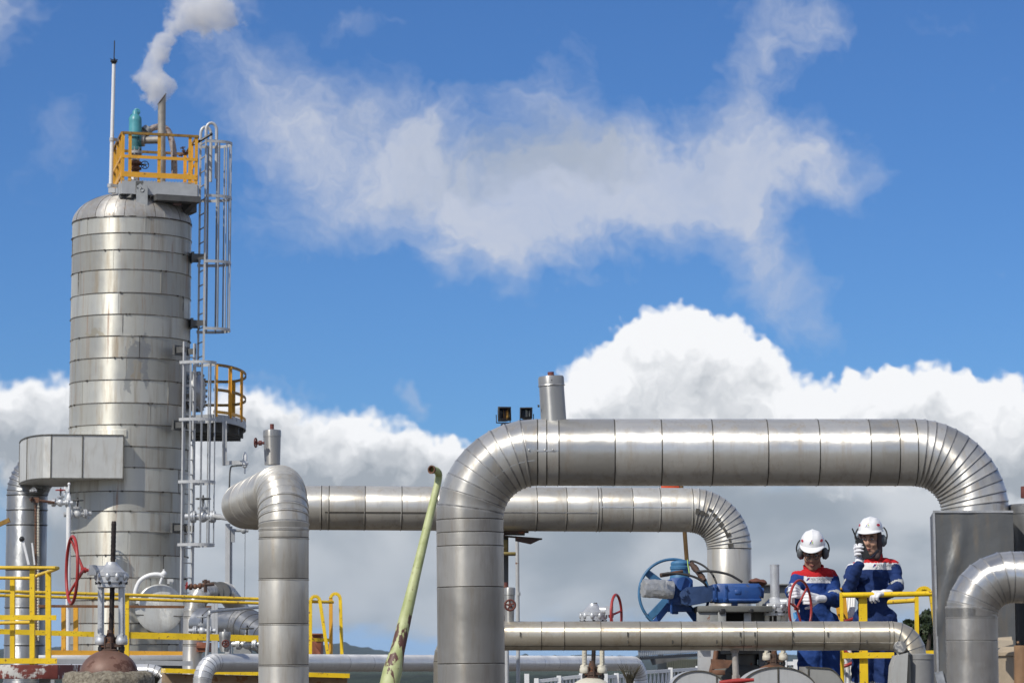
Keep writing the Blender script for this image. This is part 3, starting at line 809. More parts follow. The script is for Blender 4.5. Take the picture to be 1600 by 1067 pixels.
    mb = MB(); mb.lathe(P(211.3, 268, Yv), z, [(5 * s, -2 * s), (6 * s, 2 * s), (10 * s, 3 * s), (10 * s, 6 * s), (6 * s, 8 * s), (10 * s, 12 * s), (10 * s, 15 * s), (6 * s, 17 * s)], 24); part('block_valve', mb, M['rust'], T2)
    part('handwheel', wheel_mb(P(226.5, 258, Yv - .1), (.35, -1, 0), 6 * s, .7 * s, 1.3 * s, 0, 5, .2), M['black'], T2)
    mb = MB(); mb.cyl(P(211.3, 256, Yv), P(226, 258, Yv - .1), .02, 8); part('stem', mb, M['black'], T2)
    mb = MB(); mb.lathe(P(210, 282, Yv), z, [(6 * s, 0), (6 * s, 5 * s), (5.5 * s, 9 * s), (4.5 * s, 14 * s)], 20); part('riser', mb, M['white'], T2)
    T3 = thing('vent_stack', 'slanted-cut vent stack blowing steam above the vessel platform', 'vent pipe', P(252, 285, 60.9))
    r = 6.2 * s; a = P(252, 292, 60.9); n = 20
    mb = MB(); o0 = len(mb.v); tp = P(253, 155, 60.9)
    for rr_, top in ((r, True), (r * .86, True)):
        for k in range(n):
            q = 2 * PI * k / n; x, y = math.cos(q) * rr_, math.sin(q) * rr_
            mb.v.append(V((a.x + x, a.y + y, a.z)))
        for k in range(n):
            q = 2 * PI * k / n; x, y = math.cos(q) * rr_, math.sin(q) * rr_
            mb.v.append(V((tp.x + x, tp.y + y, tp.z + x / r * 8.5 * s + y / r * 3.0 * s)))
    for k in range(n):
        k2 = (k + 1) % n
        for f in ((k, k2, n + k2, n + k), (2 * n + k2, 2 * n + k, 3 * n + k, 3 * n + k2), (n + k, n + k2, 3 * n + k2, 3 * n + k)):
            mb.f.append([o0 + i for i in f]); mb.mi.append(0); mb.val.append(.5)
    part('stack_pipe', mb, M['pipe_grey'], T3)
    mb = MB(); pts = [V((tp.x + math.cos(2 * PI * k / 24) * r * 1.03, tp.y + math.sin(2 * PI * k / 24) * r * 1.03, tp.z + math.cos(2 * PI * k / 24) * 8.5 * s + math.sin(2 * PI * k / 24) * 3 * s)) for k in range(24)]
    mb.sweep(pts, .8 * s, n=6, closed=True); part('stack_rim', mb, M['rustdk'], T3)
    mb = MB(); mb.cyl(P(222, 219.5, Yv), P(252, 219, 60.9), 6 * s, 18); mb.cyl(P(222, 219.5, Yv), P(226, 219.5, Yv), 10 * s, 20); part('branch_pipe', mb, M['pipe_grey'], T3)
    T4 = thing('bypass_pipe', 'thin rust-stained pipe looping behind the vent stack', 'pipe', P(273, 280, 61.3))
    mb = MB(); mb.sweep(smooth_path([P(218, 213, 61.0), P(230, 206, 61.1), P(240, 200, 61.2), P(252, 198.5, 61.3), P(262, 204, 61.3), P(268, 219, 61.3), P(271.5, 240, 61.3), P(272.5, 278, 61.3)], 6), 5 * s, n=14)
    part('pipe_bend', mb, M['pipe_stain'], T4); mb = MB(); mb.cyl(P(226, 207, 61.05), P(231, 203, 61.1), 9 * s, 18); part('flange', mb, M['grey'], T4)
    small_valve('gate_valve', 'little rusty valve at the right end of the top platform rail', P(288, 240, 60.9), (1, 0, .4), (-.2, -.5, .8), .045, M['rust'], M['rustdk'])
    mb = MB(); mb.cyl(P(303, 226, 60.6), P(330, 210, 60.6), .028, 8); mb.ball(P(330, 210, 60.6), .035)
    solo('lever_bar', mb, M['black'], 'dark lever bar poking out over the platform corner beside the ladder', 'lever')
    # lightning mast
    Tm = thing('lightning_mast', 'slim white lightning rod mast strapped to the platform corner', 'lightning rod', P(173.2, 297, 60.2))
    mb = MB(); mb.cyl(P(173, 297, 60.2), P(178, 97, 60.2), .042, 12, r2=.036); part('pole', mb, M['white'], Tm)
    mb = MB(); mb.cyl(P(178, 97, 60.2), P(179, 64, 60.2), .011, 8); part('rod', mb, M['black'], Tm)
    mb = MB(); mb.lathe(P(178, 97.5, 60.2), z, [(.04, -.04), (.055, -.02), (.055, 0), (.075, .01), (.075, .03), (.03, .04)], 12)
    for q in range(4): mb.beam(P(178, 95, 60.2), P(178, 95, 60.2) + V((math.cos(q * PI / 2 + .4) * .08, math.sin(q * PI / 2 + .4) * .08, .03)), .02, .015)
    part('rod_base', mb, M['black'], Tm)
    mb = MB()
    for y in (218, 290): 
        if y == 290: part('clamp', mb, M['galv_lt'], Tm); mb = MB()
        mb.cyl(P(172 if y > 250 else 175, y, 60.2) - V((0, 0, .04)), P(172 if y > 250 else 175, y, 60.2) + V((0, 0, .03)), .055, 12); mb.beam(P(174, y, 60.2), P(185, y + 1, 60.3), .05, .06)
    mb.box(P(175, 298, 60.2), .14, .1, .1); part('clamp', mb, M['galv_lt'], Tm)
M['grey_ch'] = paint('channel_grey', (.42, .43, .43), .5, .1, .1, 5, rust=.08)
M['ochre_dk'] = paint('grimy_ochre', (.30, .17, .03), .6, 0, .3, 8, rust=.45)
M['teal_dk'] = paint('dark_teal', (.06, .20, .22), .5, 0, .25, 8, rust=.3)
M['pipe_grey'] = paint('weathered_pipe', (.36, .33, .28), .5, .35, .25, 5, rust=.25)
M['pipe_stain'] = paint('stained_pipe', (.42, .36, .32), .5, .25, .3, 4, rust=.5, rustcol=(.22, .12, .08))
build_top()

# upper caged ladder on the right flank
A = P(321, 300, 60.75); B = P(312.5, 300, 61.2)
cage_ladder('upper caged ladder on the right flank of the tall vessel', (A.x, A.y), (B.x, B.y), P(315, 568, 60.9).z, P(316, 214, 60.9).z, (1, .25, 0),
            [P(320, y, 60.75).z for y in (222, 307, 409, 514)], (.1, .22, .34, .46, .58, .7, .82, .93), P(320, 516, 60.75).z, P(320, 222, 60.75).z, .60, loops=True,
            brackets=[P(300, y, 61).z for y in (404, 507)], wall=.22)
# lower caged ladder, nearer, turned towards the viewer
A = P(286.5, 700, 59.75); B = P(302.5, 700, 60.1)
cage_ladder('lower caged ladder beside the mid landing of the tall vessel', (A.x, A.y), (B.x, B.y), P(290, 1030, 59.9).z, P(286, 535, 59.9).z, (.86, -.51, 0),
            [P(300, y, 59.7).z for y in (567, 656, 753, 851)], (.1, .26, .42, .58, .74, .9), P(300, 852, 59.7).z, P(300, 567, 59.7).z, .62,
            brackets=[P(280, y, 60).z for y in (548, 665, 825)], wall=.22)

# mid landing with curved rail
def build_landing():
    zd = P(360, 652, 60.6).z; zr = P(360, 571.5, 60.6).z; h = zr - zd; up = V((0, 0, 1))
    c = P(338, 652, 62.2); c.z = zd
    T = thing('side_landing', 'small half-round landing with ochre rails on the right flank of the vessel', 'platform', c)
    def cp_(a, r=.60): return c + V((math.cos(a) * r, math.sin(a) * r * 3.1, 0))
    a0, a1 = R(-78), R(88)
    pts = [cp_(a0 + (a1 - a0) * i / 24) for i in range(25)]
    back = [pts[-1] + V((-.25 * i, -.02 * i, 0)) for i in range(1, 4)]
    poly = pts + [back[-1], P(270, 652, 60.9)]
    for q in poly: q.z = zd
    mb = MB()
    xs = min(p.x for p in poly); xe = max(p.x for p in poly); k = 22
    for i in range(k):
        x = xs + (xe - xs) * (i + .5) / k
        # clip to poly
        yy = []
        for j in range(len(poly)):
            p, q = poly[j], poly[(j + 1) % len(poly)]
            if (p.x - x) * (q.x - x) < 0: yy.append(p.y + (q.y - p.y) * (x - p.x) / (q.x - p.x))
        if len(yy) >= 2: mb.beam(V((x, min(yy), zd)), V((x, max(yy), zd)), .03, .05)
    part('grating', mb, M['greydk'], T)
    mb = MB()
    ring = poly + [poly[0]]
    for i in range(len(ring) - 1):
        if (ring[i + 1] - ring[i]).length > .01: mb.beam(ring[i] - up * .03, ring[i + 1] - up * .03, .02, .16)
    part('edge_plate', mb, M['galv'], T)
    mb = MB()
    for yy in (-1.3, -.5, .4, 1.2):
        mb = MB(); mb.beam(V((TX + .6, c.y + yy, zd - .18)), V((c.x + .6 * math.sqrt(max(.01, 1 - (yy / 1.86) ** 2)) - .05, c.y + yy, zd - .18)), .08, .2)
        part('bearer', mb, M['greydk'], T)
    for q, nm in ((h, 'top_rail'), (h * .52, 'mid_rail'), (.1, 'toe_board')):
        mb = MB(); al = pts + back
        for i in range(len(al) - 1): mb.beam(al[i] + up * q, al[i + 1] + up * q, .015, .06)
        part(nm, mb, M['ochre_dk'] if nm != 'toe_board' else M['orange'], T)
    for a in (R(-74), R(-47), R(-18), R(70)):
        p = cp_(a); d = V((-math.sin(a), math.cos(a), 0)); mb = MB(); mb.beam(p, p + up * h, .06, .02, up=V((math.cos(a), math.sin(a), 0))); mb.beam(p + d * .03, p + d * .03 + up * h, .015, .06, up=V((math.cos(a), math.sin(a), 0)))
        part('post', mb, M['orange'], T)
    # hanging channel and transmitter
    Tb = thing('transmitter_bracket', 'grey hanging channel with a small white transmitter on its arm', 'instrument', P(351, 727, 60.6))
    mb = MB(); mb.beam(P(351, 658, 60.6), P(351, 727, 60.6), .09, .07, up=(0, 1, 0)); mb.beam(P(348.2, 658, 60.56), P(348.2, 727, 60.56), .02, .09, up=(0, 1, 0)); part('channel', mb, M['galv_lt'], Tb)
    mb = MB(); mb.beam(P(354, 723, 60.6), P(380, 722.5, 60.6), .06, .08); part('arm', mb, M['galv_lt'], Tb)
    mb = MB(); mb.lathe(P(382.5, 731, 60.55), up, [(.02, 0), (.05, .02), (.055, .06), (.075, .07), (.075, .11), (.05, .13), (.05, .26), (.03, .29), (.02, .33)], 14); mb.cyl(P(382.5, 740, 60.55), P(382.5, 729, 60.55), .018, 8); part('transmitter', mb, M['white'], Tb)
    mb = MB(); mb.sweep(smooth_path([P(381, 727, 60.6), P(366, 728, 60.6), P(360, 732, 60.6), P(358.5, 760, 60.6), P(358, 800, 60.6)]), .016, n=6); part('cable', mb, M['greydk'], Tb)
build_landing()

# white instrument post
def build_posts():
    T = thing('utility_post', 'pale twin utility post right of the lower ladder cage', 'post', P(357, 1050, 58.5))
    base = P(356, 1050, 58.5); 
    mb = MB(); mb.beam(P(356, 818, 58.5), V((base.x, base.y, 0)), .09, .09, up=(0, 1, 0)); part('channel', mb, M['galv_lt'], T)
    mb = MB(); mb.beam(P(361, 822, 58.55), V((base.x + .065, base.y, 0)), .05, .06, up=(0, 1, 0)); part('conduit', mb, M['galv'], T)
    mb = MB(); mb.cyl(P(360, 828, 58.4), P(388, 829, 58.4), .03, 8); mb.box(P(364, 838, 58.4), .07, .07, .22); mb.ball(P(381, 829, 58.4), .06); part('top_fittings', mb, M['grey'], T)
    mb = MB(); mb.cyl(P(383, 830, 58.4), P(382, 990, 58.4), .005, 5); part('hanging_wire', mb, M['black'], T)
    small_valve('gate_valve', 'silver gate valve inside the bottom of the lower ladder cage', P(317, 807, 59.6), (1, 0, 0), (0, 0, 1), .125, M['silver'], M['greydk'])
    mb = MB(); mb.cyl(P(334, 806, 59.6), P(365, 811, 57.0), .05, 10); solo('branch_pipe', mb, M['galv_lt'], 'short pale pipe linking the cage valve to the curved silver pipe', 'pipe')
build_posts()

# white riser with two gate valves, rusty drain and level gauge
def build_riser():
    Y = 58.2; up = V((0, 0, 1))
    T = thing('riser_pipe', 'white vertical riser pipe in front of the left of the vessel', 'pipe', (P(107.5, 1000, Y).x, Y, 0))
    b = P(107.5, 1000, Y); b.z = 0
    mb = MB(); mb.cyl(b, P(107.5, 777, Y), .047, 14); mb.cyl(P(107.5, 777, Y), P(107.5, 770, Y), .047, 14, r2=.022); mb.cyl(P(107.5, 772, Y), P(107.8, 756, Y), .02, 10); mb.ball(P(107.8, 756, Y), .03)
    mb.box(P(104, 766, Y), .1, .08, .05); mb.cyl(P(102, 772, Y), P(102, 760, Y), .02, 8); part('pipe_shell', mb, M['white'], T)
    small_valve('gate_valve', 'pale gate valve with a red wheel left of the white riser under the inlet box', P(94.5, 785, Y), (1, 0, -.03), (0, 0, 1), .085, M['silver'], M['red'])
    small_valve('gate_valve', 'pale gate valve with a dark wheel right of the white riser against the vessel', P(121, 803, 58.9), (1, .35, .06), (0, 0, 1), .095, M['galv_lt'], M['greydk'])
    Tg = thing('level_gauge', 'rusty twin-rod level gauge hanging left of the white riser', 'gauge', P(58, 1000, 57.8))
    for px, mt in ((55.5, 'rust'), (59.5, 'cream')):
        mb = MB(); mb.cyl(P(px, 782, 57.8), P(px + (.5), 1000, 57.8), .013, 6)
        for i in range(46): mb.cyl(P(px + .2, 790 + i * 4.5, 57.8), P(px + .2, 792.4 + i * 4.5, 57.8), .026, 8)
        part('rod', mb, M[mt], Tg)
    mb = MB(); mb.cyl(P(47, 780, 57.8), P(85, 785, 58.1), .026, 8); mb.box(P(57, 781, 57.8), .1, .1, .1); part('cross_pipe', mb, M['rust'], Tg)
    part('handwheel', wheel_mb(P(50, 780, 57.7), (1, -.4, 0), .05, .01, .02, 0, 4), M['rustdk'], Tg)
    small_valve('gate_valve', 'tiny silver valve at the top of the rusty level gauge', P(52, 767, 57.9), (1, 0, 0), (.2, -.9, .3), .032, M['galv_lt'], M['galv'], ends=.3)
    # lever pair left
    T = thing('hand_lever', 'white lever arm with a dark knob in front of the left corrugated pipe', 'lever', P(45, 885, 57.5))
    mb = MB(); mb.beam(P(36, 845, 57.5), P(45, 882, 57.5), .045, .03, up=(0, 1, 0)); mb.beam(P(50, 848, 57.5), P(54, 882, 57.5), .03, .02, up=(0, 1, 0)); part('arm', mb, M['white'], T)
    mb = MB(); mb.ball(P(34, 842, 57.5), .055); part('knob', mb, M['black'], T)
    mb = MB(); mb.beam(P(-30, 832, 60), P(15, 812, 60), .07, .09); solo('brace_bar', mb, M['ochre_dk'], 'dark slanted bar reaching in at the left edge towards the corrugated pipe', 'bar')
build_riser()
# ------------------------------------------------------------------ helpers for upright flat things
UP = V((0, 0, 1))
def pbox(mb, x0, y0, x1, y1, Y, d, mi=0, bev=.004):
    """upright box whose front spans the given photo rectangle at distance Y, d metres deep, with small chamfers"""
    a = P(x0, y1, Y); b = P(x1, y0, Y); c = P(x1, y1, Y); t = P(x0, y0, Y)
    X0, X1 = (a.x + t.x) / 2, (b.x + c.x) / 2; Z0, Z1 = a.z, b.z
    e = min(bev, (X1 - X0) * .2, (Z1 - Z0) * .2, d * .2)
    prof = [(X0 + e, Z0), (X1 - e, Z0), (X1, Z0 + e), (X1, Z1 - e), (X1 - e, Z1), (X0 + e, Z1), (X0, Z1 - e), (X0, Z0 + e)]
    vs = [V((x, Y + e, z)) for x, z in prof] + [V((x, Y + d, z)) for x, z in prof]
    cx, cz = (X0 + X1) / 2, (Z0 + Z1) / 2
    fr = [V((x + (e if x < cx else -e) , Y, z + (e if z < cz else -e))) for x, z in prof]
    k = 8; vs += fr
    fs = [tuple(2 * k + i for i in range(k)), tuple(k + i for i in range(k - 1, -1, -1))]
    fs += [(i, (i + 1) % k, k + (i + 1) % k, k + i)[::-1] for i in range(k)]
    fs += [(2 * k + i, 2 * k + (i + 1) % k, (i + 1) % k, i)[::-1] for i in range(k)]
    mb.add(vs, fs, mi); return mb

def tube(name, T, pts, r, mat, n=12, label=None):
    mb = MB(); mb.sweep(pts, r, n=n); return part(name, mb, M[mat], T, label)

def flat(name, T, a, b, h, mat, t=.012, label=None):
    mb = MB(); mb.beam(a, b, t, h); return part(name, mb, M[mat], T, label)

def angle_post(T, a, b, w, mat='yellow'):
    """L-section post"""
    d = (V(b) - V(a)).normalized(); mb = MB()
    mb.beam(a, b, .010, w, up=(1, 0, 0)); mb.beam(V(a) + V((w * .5 - .003, w * .42, 0)), V(b) + V((w * .5 - .003, w * .42, 0)), w * .84, .010, up=(1, 0, 0))
    return part('post', mb, M[mat], T)

# ------------------------------------------------------------------ left-hand guard rails
def build_left_rails():
    # near platform at the left edge
    T = thing('guard_rail', 'near yellow tube-topped guard rail on the peeling deck at the far left', 'guard rail', P(40, 1040, 34), 'yellow guard rails')
    mb = MB(); mb.sweep([P(-60, 886.3, 34), P(86, 886.8, 34), P(90.5, 887.2, 34.1), P(84, 890, 34.9), P(72, 894, 35.7), P(60, 898, 36.4)], .021, n=12); part('top_rail', mb, M['yellow_worn'], T)
    angle_post(T, P(50, 1038, 34.03), P(50, 889, 34.03), .056); angle_post(T, P(75, 1037, 35.5), P(75, 893, 35.5), .062); angle_post(T, P(19, 1034, 36.5), P(19, 904, 36.5), .056)
    angle_post(T, P(-30, 1038, 34.03), P(-30, 889, 34.03), .056)
    tube('top_rail', T, [P(-60, 902, 36.4), P(47, 903, 36.4), P(60, 898.5, 36.4)], .02, 'yellow_worn')
    flat('mid_rail', T, P(-60, 964, 34), P(88, 964.5, 34), .058, 'yellow'); tube('mid_rail', T, [P(-60, 974, 36.4), P(47, 972, 36.4)], .022, 'yellow_worn')
    flat('toe_board', T, P(-60, 1032, 34), P(89, 1032, 34), .062, 'yellow')
    T2 = thing('deck_edge', 'white and rust-red peeling steel deck edge under the far left rail', 'platform', P(40, 1062, 34))
    mb = MB(); pbox(mb, -60, 1038, 90, 1060, 34, 2.6); part('edge_beam', mb, M['peel'], T2)
    for px in (-40, 70):
        a = P(px, 1060, 35); mb = MB(); mb.beam(a, V((a.x, a.y, 0)), .12, .12); part('leg', mb, M['grey'], T2)
    # long rail
    T = thing('guard_rail', 'long yellow guard rail with double top tube crossing before the tall vessel', 'guard rail', P(260, 1035, 44), 'yellow guard rails')
    tube('top_rail', T, [P(-20, 923, 42.6), P(200, 929, 43.3), P(420, 936, 44)], .024, 'yellow_worn')
    tube('top_rail', T, [P(-20, 929.5, 42.8), P(200, 935.5, 43.5), P(420, 942.5, 44.2)], .022, 'yellow_worn')
    flat('mid_rail', T, P(-20, 985.5, 42.6), P(147, 990.5, 43.0), .075, 'yellow')
    flat('mid_rail', T, P(186, 991.5, 43.3), P(420, 997.5, 44), .095, 'yellow')
    for px, y0, Y in ((198, 930, 43.32), (410, 937, 44.02), (-10, 924, 42.6)): angle_post(T, P(px, 1036, Y), P(px, y0, Y), .062)
    T2 = thing('catwalk', 'grey catwalk channel under the long yellow rail', 'platform', P(260, 1045, 44))
    mb = MB(); mb.beam(P(-20, 1031, 42.65), P(300, 1036, 43.7), .1, .07); part('edge_channel', mb, M['galv_lt'], T2)
    # orange rail round the vessel foot
    T = thing('guard_rail', 'rust-topped orange guard rail round the foot of the tall vessel', 'guard rail', P(200, 1030, 55), 'yellow guard rails')
    flat('top_rail', T, P(60, 946.5, 55), P(330, 948, 56), .05, 'rail_brown', .05)
    flat('toe_board', T, P(80, 1019, 55), P(300, 1021, 55.9), .09, 'orange')
    flat('mid_rail', T, P(300, 950, 56), P(330, 952, 56), .07, 'orange')
    for px, w in ((99, .08), (118, .085), (297.5, .085), (306.5, .06), (176, .05)): angle_post(T, P(px, 1032, 55 + px / 300), P(px, 948, 55 + px / 300), w, 'orange')
    T2 = thing('catwalk', 'pale channel-edged walkway with a dark underside at the vessel foot', 'platform', P(200, 1045, 55.2))
    mb = MB(); pbox(mb, 60, 1023, 300, 1031, 55, 3.0); part('edge_channel', mb, M['galv_lt'], T2)
    mb = MB(); pbox(mb, 90, 1031.2, 330, 1046, 55.3, 2.6); part('under_beam', mb, M['greydk'], T2)
    for px in (80, 290):
        a = P(px, 1046, 55.6); mb = MB(); mb.beam(a, V((a.x, a.y, 0)), .15, .15); part('leg', mb, M['grey'], T2)
    # ladder with hooped handles
    T = thing('ladder', 'yellow ladder top with two hooped handles right of the left silver pipe', 'ladder', P(508, 1040, 45), 'yellow ladder tops')
    mb = MB(); hoop = [P(485, 1030, 45), P(485, 940, 45)] + [P(492.5 - 7.5 * math.cos(q * PI / 8), 940 - 9 * math.sin(q * PI / 8), 45) for q in range(1, 8)] + [P(500, 940, 45), P(513.5, 1030, 45)]
    for i in range(len(hoop) - 1): mb.beam(hoop[i], hoop[i + 1], .05, .05, up=(0, 1, 0))
    part('stringer', mb, M['yellow'], T)
    mb = MB(); hoop = [P(516.5, 935, 45.4)] + [P(524 - 7.5 * math.cos(q * PI / 8), 935 - 8 * math.sin(q * PI / 8), 45.4) for q in range(1, 8)] + [P(531.7, 936, 45.4), P(534.5, 1030, 45.4)]
    for i in range(len(hoop) - 1): mb.beam(hoop[i], hoop[i + 1], .05, .05, up=(0, 1, 0))
    part('stringer', mb, M['yellow'], T)
    mb = MB(); mb.beam(P(517, 1030, 45.4), P(517, 934, 45.4), .055, .05, up=(0, 1, 0)); part('post', mb, M['orange'], T)
    tube('top_rail', T, [P(470, 939, 44.9), P(520.5, 940.3, 45.3)], .024, 'yellow_worn'); flat('mid_rail', T, P(470, 998.5, 45), P(515, 999.5, 45.3), .05, 'yellow', .02)
    mb = MB(); pbox(mb, 487, 990, 502, 1024, 47, .5); pbox(mb, 486, 989, 503, 991.5, 46.9, .7); mb.beam(P(487, 1003, 46.95), P(500, 1023, 46.95), .05, .05); solo('steel_bracket', mb, M['rust_or'], 'rust-orange braced steel box behind the yellow ladder', 'steelwork')
    # bottom yellow beam over rust
    T = thing('walkway_beam', 'yellow capped rusty beam along the bottom behind the left silver pipe', 'platform', P(400, 1067, 35.5))
    mb = MB(); mb.beam(P(255, 1047, 36), P(540, 1055, 36.4), .8, .055); part('kick_plate', mb, M['yellow'], T)
    mb = MB(); mb.beam(P(255, 1059, 36.1), P(538, 1065, 36.5), .6, .11); part('edge_beam', mb, M['rust_pale'], T)
    mb = MB(); mb.beam(P(539, 1057, 36.2), P(520, 1057, 37), .05, .06); mb.beam(P(536, 1058, 36.3), P(536, 1090, 36.3), .05, .05, up=(0, 1, 0)); part('end_frame', mb, M['ochre'], T)
    a = P(300, 1067, 36.5)
    for px in (300, 500):
        a = P(px, 1068, 36.5); mb = MB(); mb.beam(a, V((a.x, a.y, 0)), .12, .12); part('leg', mb, M['grey'], T)
M['rail_brown'] = paint('brown_rail', (.22, .10, .04), .65, 0, .3, 8, rust=.4)
M['rust_or'] = paint('orange_rust', (.26, .085, .04), .65, 0, .3, 6, rust=.2)
M['rust_pale'] = paint('pale_rust', (.34, .24, .15), .7, 0, .3, 4, rust=.5, rustcol=(.24, .12, .05), rscale=5)
M['peel'] = paint('peeling_white', (.66, .64, .58), .55, 0, .08, 4, rust=.86, rustcol=(.17, .04, .03), rscale=3.2)
build_left_rails()

# ------------------------------------------------------------------ geared gate valves
def wool():
    m, t, b = newmat('mineral_wool'); oc = t.new('ShaderNodeTexCoord').outputs['Object']
    f = t.noise(oc, 26, 8, .75); c = t.mix(t.remap(f, .3, .7), (.16, .13, .09), (.56, .50, .38))
    t.l.new(c, b.inputs['Base Color']); b.inputs['Roughness'].default_value = .95
    bn = t.new('ShaderNodeBump'); bn.inputs['Strength'].default_value = 1.0; bn.inputs['Distance'].default_value = .06; t.l.new(f, bn.inputs['Height']); t.l.new(bn.outputs[0], b.inputs['Normal'])
    return m
M['wool'] = wool()
M['bonnet'] = paint('bonnet_rust', (.19, .105, .075), .55, .15, .3, 3, rust=.5, rustcol=(.11, .05, .035), rscale=4)
gate_valve('silver gate valve with a large red handwheel on a ragged insulation collar', 174, 1008, 30, 1.0, -1, R(18), 52, 62, 18, 0, bon='bonnet', collar=M['wool'], spin=.55)
gate_valve('gate valve with cream yoke legs and a small red wheel behind the thin mid pipe', 927, 1052, 35, .84, 1, R(17), 38, 44, 10, -9, stem_top=-6, legs='cream', bon='cream', spin=1.57)
gate_valve('gate valve with a silver stem sleeve whose red wheel the crouched worker is turning', 1211, 1032, 22.4, .78, 1, R(29), 55, 55, 8, -12, cover=64, legs='cream', spin=.15, gear_len=34, bon='rust')

# ------------------------------------------------------------------ white low pipes at the left foot
def build_low_pipes():
    a = P(315, 1130, 33); b = P(315, 1034.5, 33); b.x = a.x; c = P(1001, 1037, 42); d = P(1001, 1150, 42); d.x = c.x
    a.z = .05; d.z = .05; b.z = P(400, 1035, 34).z; c.z = b.z + .0
    T = thing('insulated_pipe', 'long bright thin pipe running low along the bottom behind everything', 'pipe', (b.x, b.y, 0), 'insulated steam pipes')
    fr = [.1, .17, .262, .315, .355, .46, .53, .60, .66, .735, .775, .83, .9, .95]
    rt = route([a, b, c, d], [S(34, 33), S(30, 42)], [7, 7], [[.3, .75], fr, [.3]])
    mb = MB(); clad_pipe(mb, rt, S(14.3, 33), .008, 32, 1.03); part('pipe_shell', mb, [M['clad_bright'], M['seam'], M['seam_light'], M['seam_mid']], T)
    s = S(1, 33.4); o = P(351, 1018, 33.4)
    mb = MB(); mb.lathe(o, UP, [(6 * s, 0), (8 * s, 6 * s), (8.8 * s, 22 * s), (9.2 * s, 22.5 * s), (9.3 * s, 29 * s), (8.5 * s, 31 * s), (2 * s, 31.4 * s), (1.8 * s, 35 * s), (.5 * s, 35.2 * s)], 24); dp = part('drain_pot', mb, M['grey_pot'], T)
    part('handwheel', wheel_mb(P(352.5, 1005, 33), (.15, -1, -.2), 5 * s, 1.3 * s, 1.6 * s, 0, 5), M['redrust'], dp)
    mb = MB(); mb.cyl(P(351, 1016, 33.1), P(352, 1006, 33.05), 1.6 * s, 8); part('stem', mb, M['galv'], dp)
    T = thing('insulated_pipe', 'short white pipe bending down beside the ragged insulation collar', 'pipe', P(230, 1060, 36.5), 'insulated steam pipes')
    a = P(60, 1049, 36.5); b = P(262, 1049, 36.5); b.z = a.z; c = V((b.x, b.y, .05))
    mb = MB(); clad_pipe(mb, route([a, b, c], [S(30, 36.5)], 6, [[.3, .6, .85], [.5]]), S(12, 36.5), .008, 28, 1.03); part('pipe_shell', mb, [M['clad_bright'], M['seam'], M['seam_light'], M['seam_mid']], T)
    # thin conduit
    T = solo('conduit', MB().sweep(smooth_path([P(322, 1030, 38), P(325, 1000, 38), P(326, 965, 38), P(328, 958, 38), P(336, 954.5, 38.2), P(420, 947, 40)], 5), .022, n=8), M['galv'], 'thin grey conduit bending over beside the small drain pot', 'conduit')
M['grey_pot'] = cladding('pot_cladding', (.40, .40, .385), .45, .6, .3, dent=.1)
build_low_pipes()

# ------------------------------------------------------------------ cluster between vessel and left pipe
def build_cluster():
    T = thing('insulated_pipe', 'bright lobster-back elbow with two dark straps behind the yellow rails', 'pipe', P(330, 1000, 53), 'insulated steam pipes')
    mb = MB(); a = P(300, 985, 52.5); b = P(303, 925, 52.5); c = P(352, 925, 53.5); d = P(380, 960, 54.5)
    clad_pipe(mb, route([V((a.x, a.y, .1)), b, c, d], [.45, .4], [7, 5], [[.8], [.4, .6, .8], [.5]]), S(15.5, 53), .014, 28, 1.05); part('pipe_shell', mb, [M['clad'], M['seam'], M['seam_light'], M['seam_mid']], T)
    mb = MB()
    for q in (333, 343): mb.cyl(P(q, 925, 52.95), P(q + 3, 925.5, 53.1), S(16.6, 53), 28)
    part('strap', mb, M['greydk'], T)
    T = thing('insulated_pipe', 'wide dark scratched pipe lying low behind the orange posts', 'pipe', P(360, 1010, 50), 'insulated steam pipes')
    mb = MB(); clad_pipe(mb, route([P(318, 975, 51.5), P(385, 977, 50.2), P(440, 1010, 49)], [.9], 6, [[.3, .6], [.2, .4, .6, .8]]), S(27, 50), .012, 36, 1.02); part('pipe_shell', mb, [M['clad_scr'], M['seam'], M['seam_light'], M['seam_mid']], T)
    a = P(380, 1000, 50); mb = MB(); mb.beam(a, V((a.x, a.y, 0)), .3, .3); part('pipe_stand', mb, M['grey'], T)
    small_valve('gate_valve', 'silver valve with a tall stem between the orange posts', P(316, 985, 47.5), (1, 0, 0), (0, 0, 1), .075, M['silver'], M['galv'])
    small_valve('gate_valve', 'pale-flanged valve with a flat grey wheel low beside the left silver pipe', P(386, 1006, 44), (1, -.25, 0), (0, 0, 1), .08, M['silver'], M['greydk'])
    small_valve('gate_valve', 'rust-red wheeled valve where the lower ladder passes the long rail', P(305, 916, 50.5), (1, 0, .1), (-.9, -.3, .1), .052, M['rust'], M['red'])
    mb = MB(); mb.cyl(P(321, 905, 50.5), P(321, 925, 50.5), .03, 8); mb.cyl(P(316, 908, 50.5), P(328, 908, 50.5), .02, 8); mb.cyl(P(310, 914, 50.5), P(335, 912, 50.5), .03, 8); solo('pipe_fitting', mb, M['rustdk'], 'small dark fittings on top of the strapped elbow', 'fitting')
    mb = MB(); pbox(mb, 307, 1003, 326, 1018, 52, .6); mb.beam(P(307, 1010, 51.98), P(326, 1010, 51.98), .03, .04); solo('equipment_box', mb, M['rust_or'], 'orange-red box glimpsed low between the orange posts', 'box')
    mb = MB()
    for px in (333, 338): mb.beam(P(px, 942, 49), P(px, 1030, 49), .05, .05, up=(0, 1, 0))
    solo('post', mb, M['galv_lt'], 'pair of pale upright posts behind the thin conduit', 'post')
M['clad_scr'] = cladding('scratched_cladding', (.30, .31, .32), .4, .8, .2, streak=(8, 8, 8), dent=.6)
build_cluster()

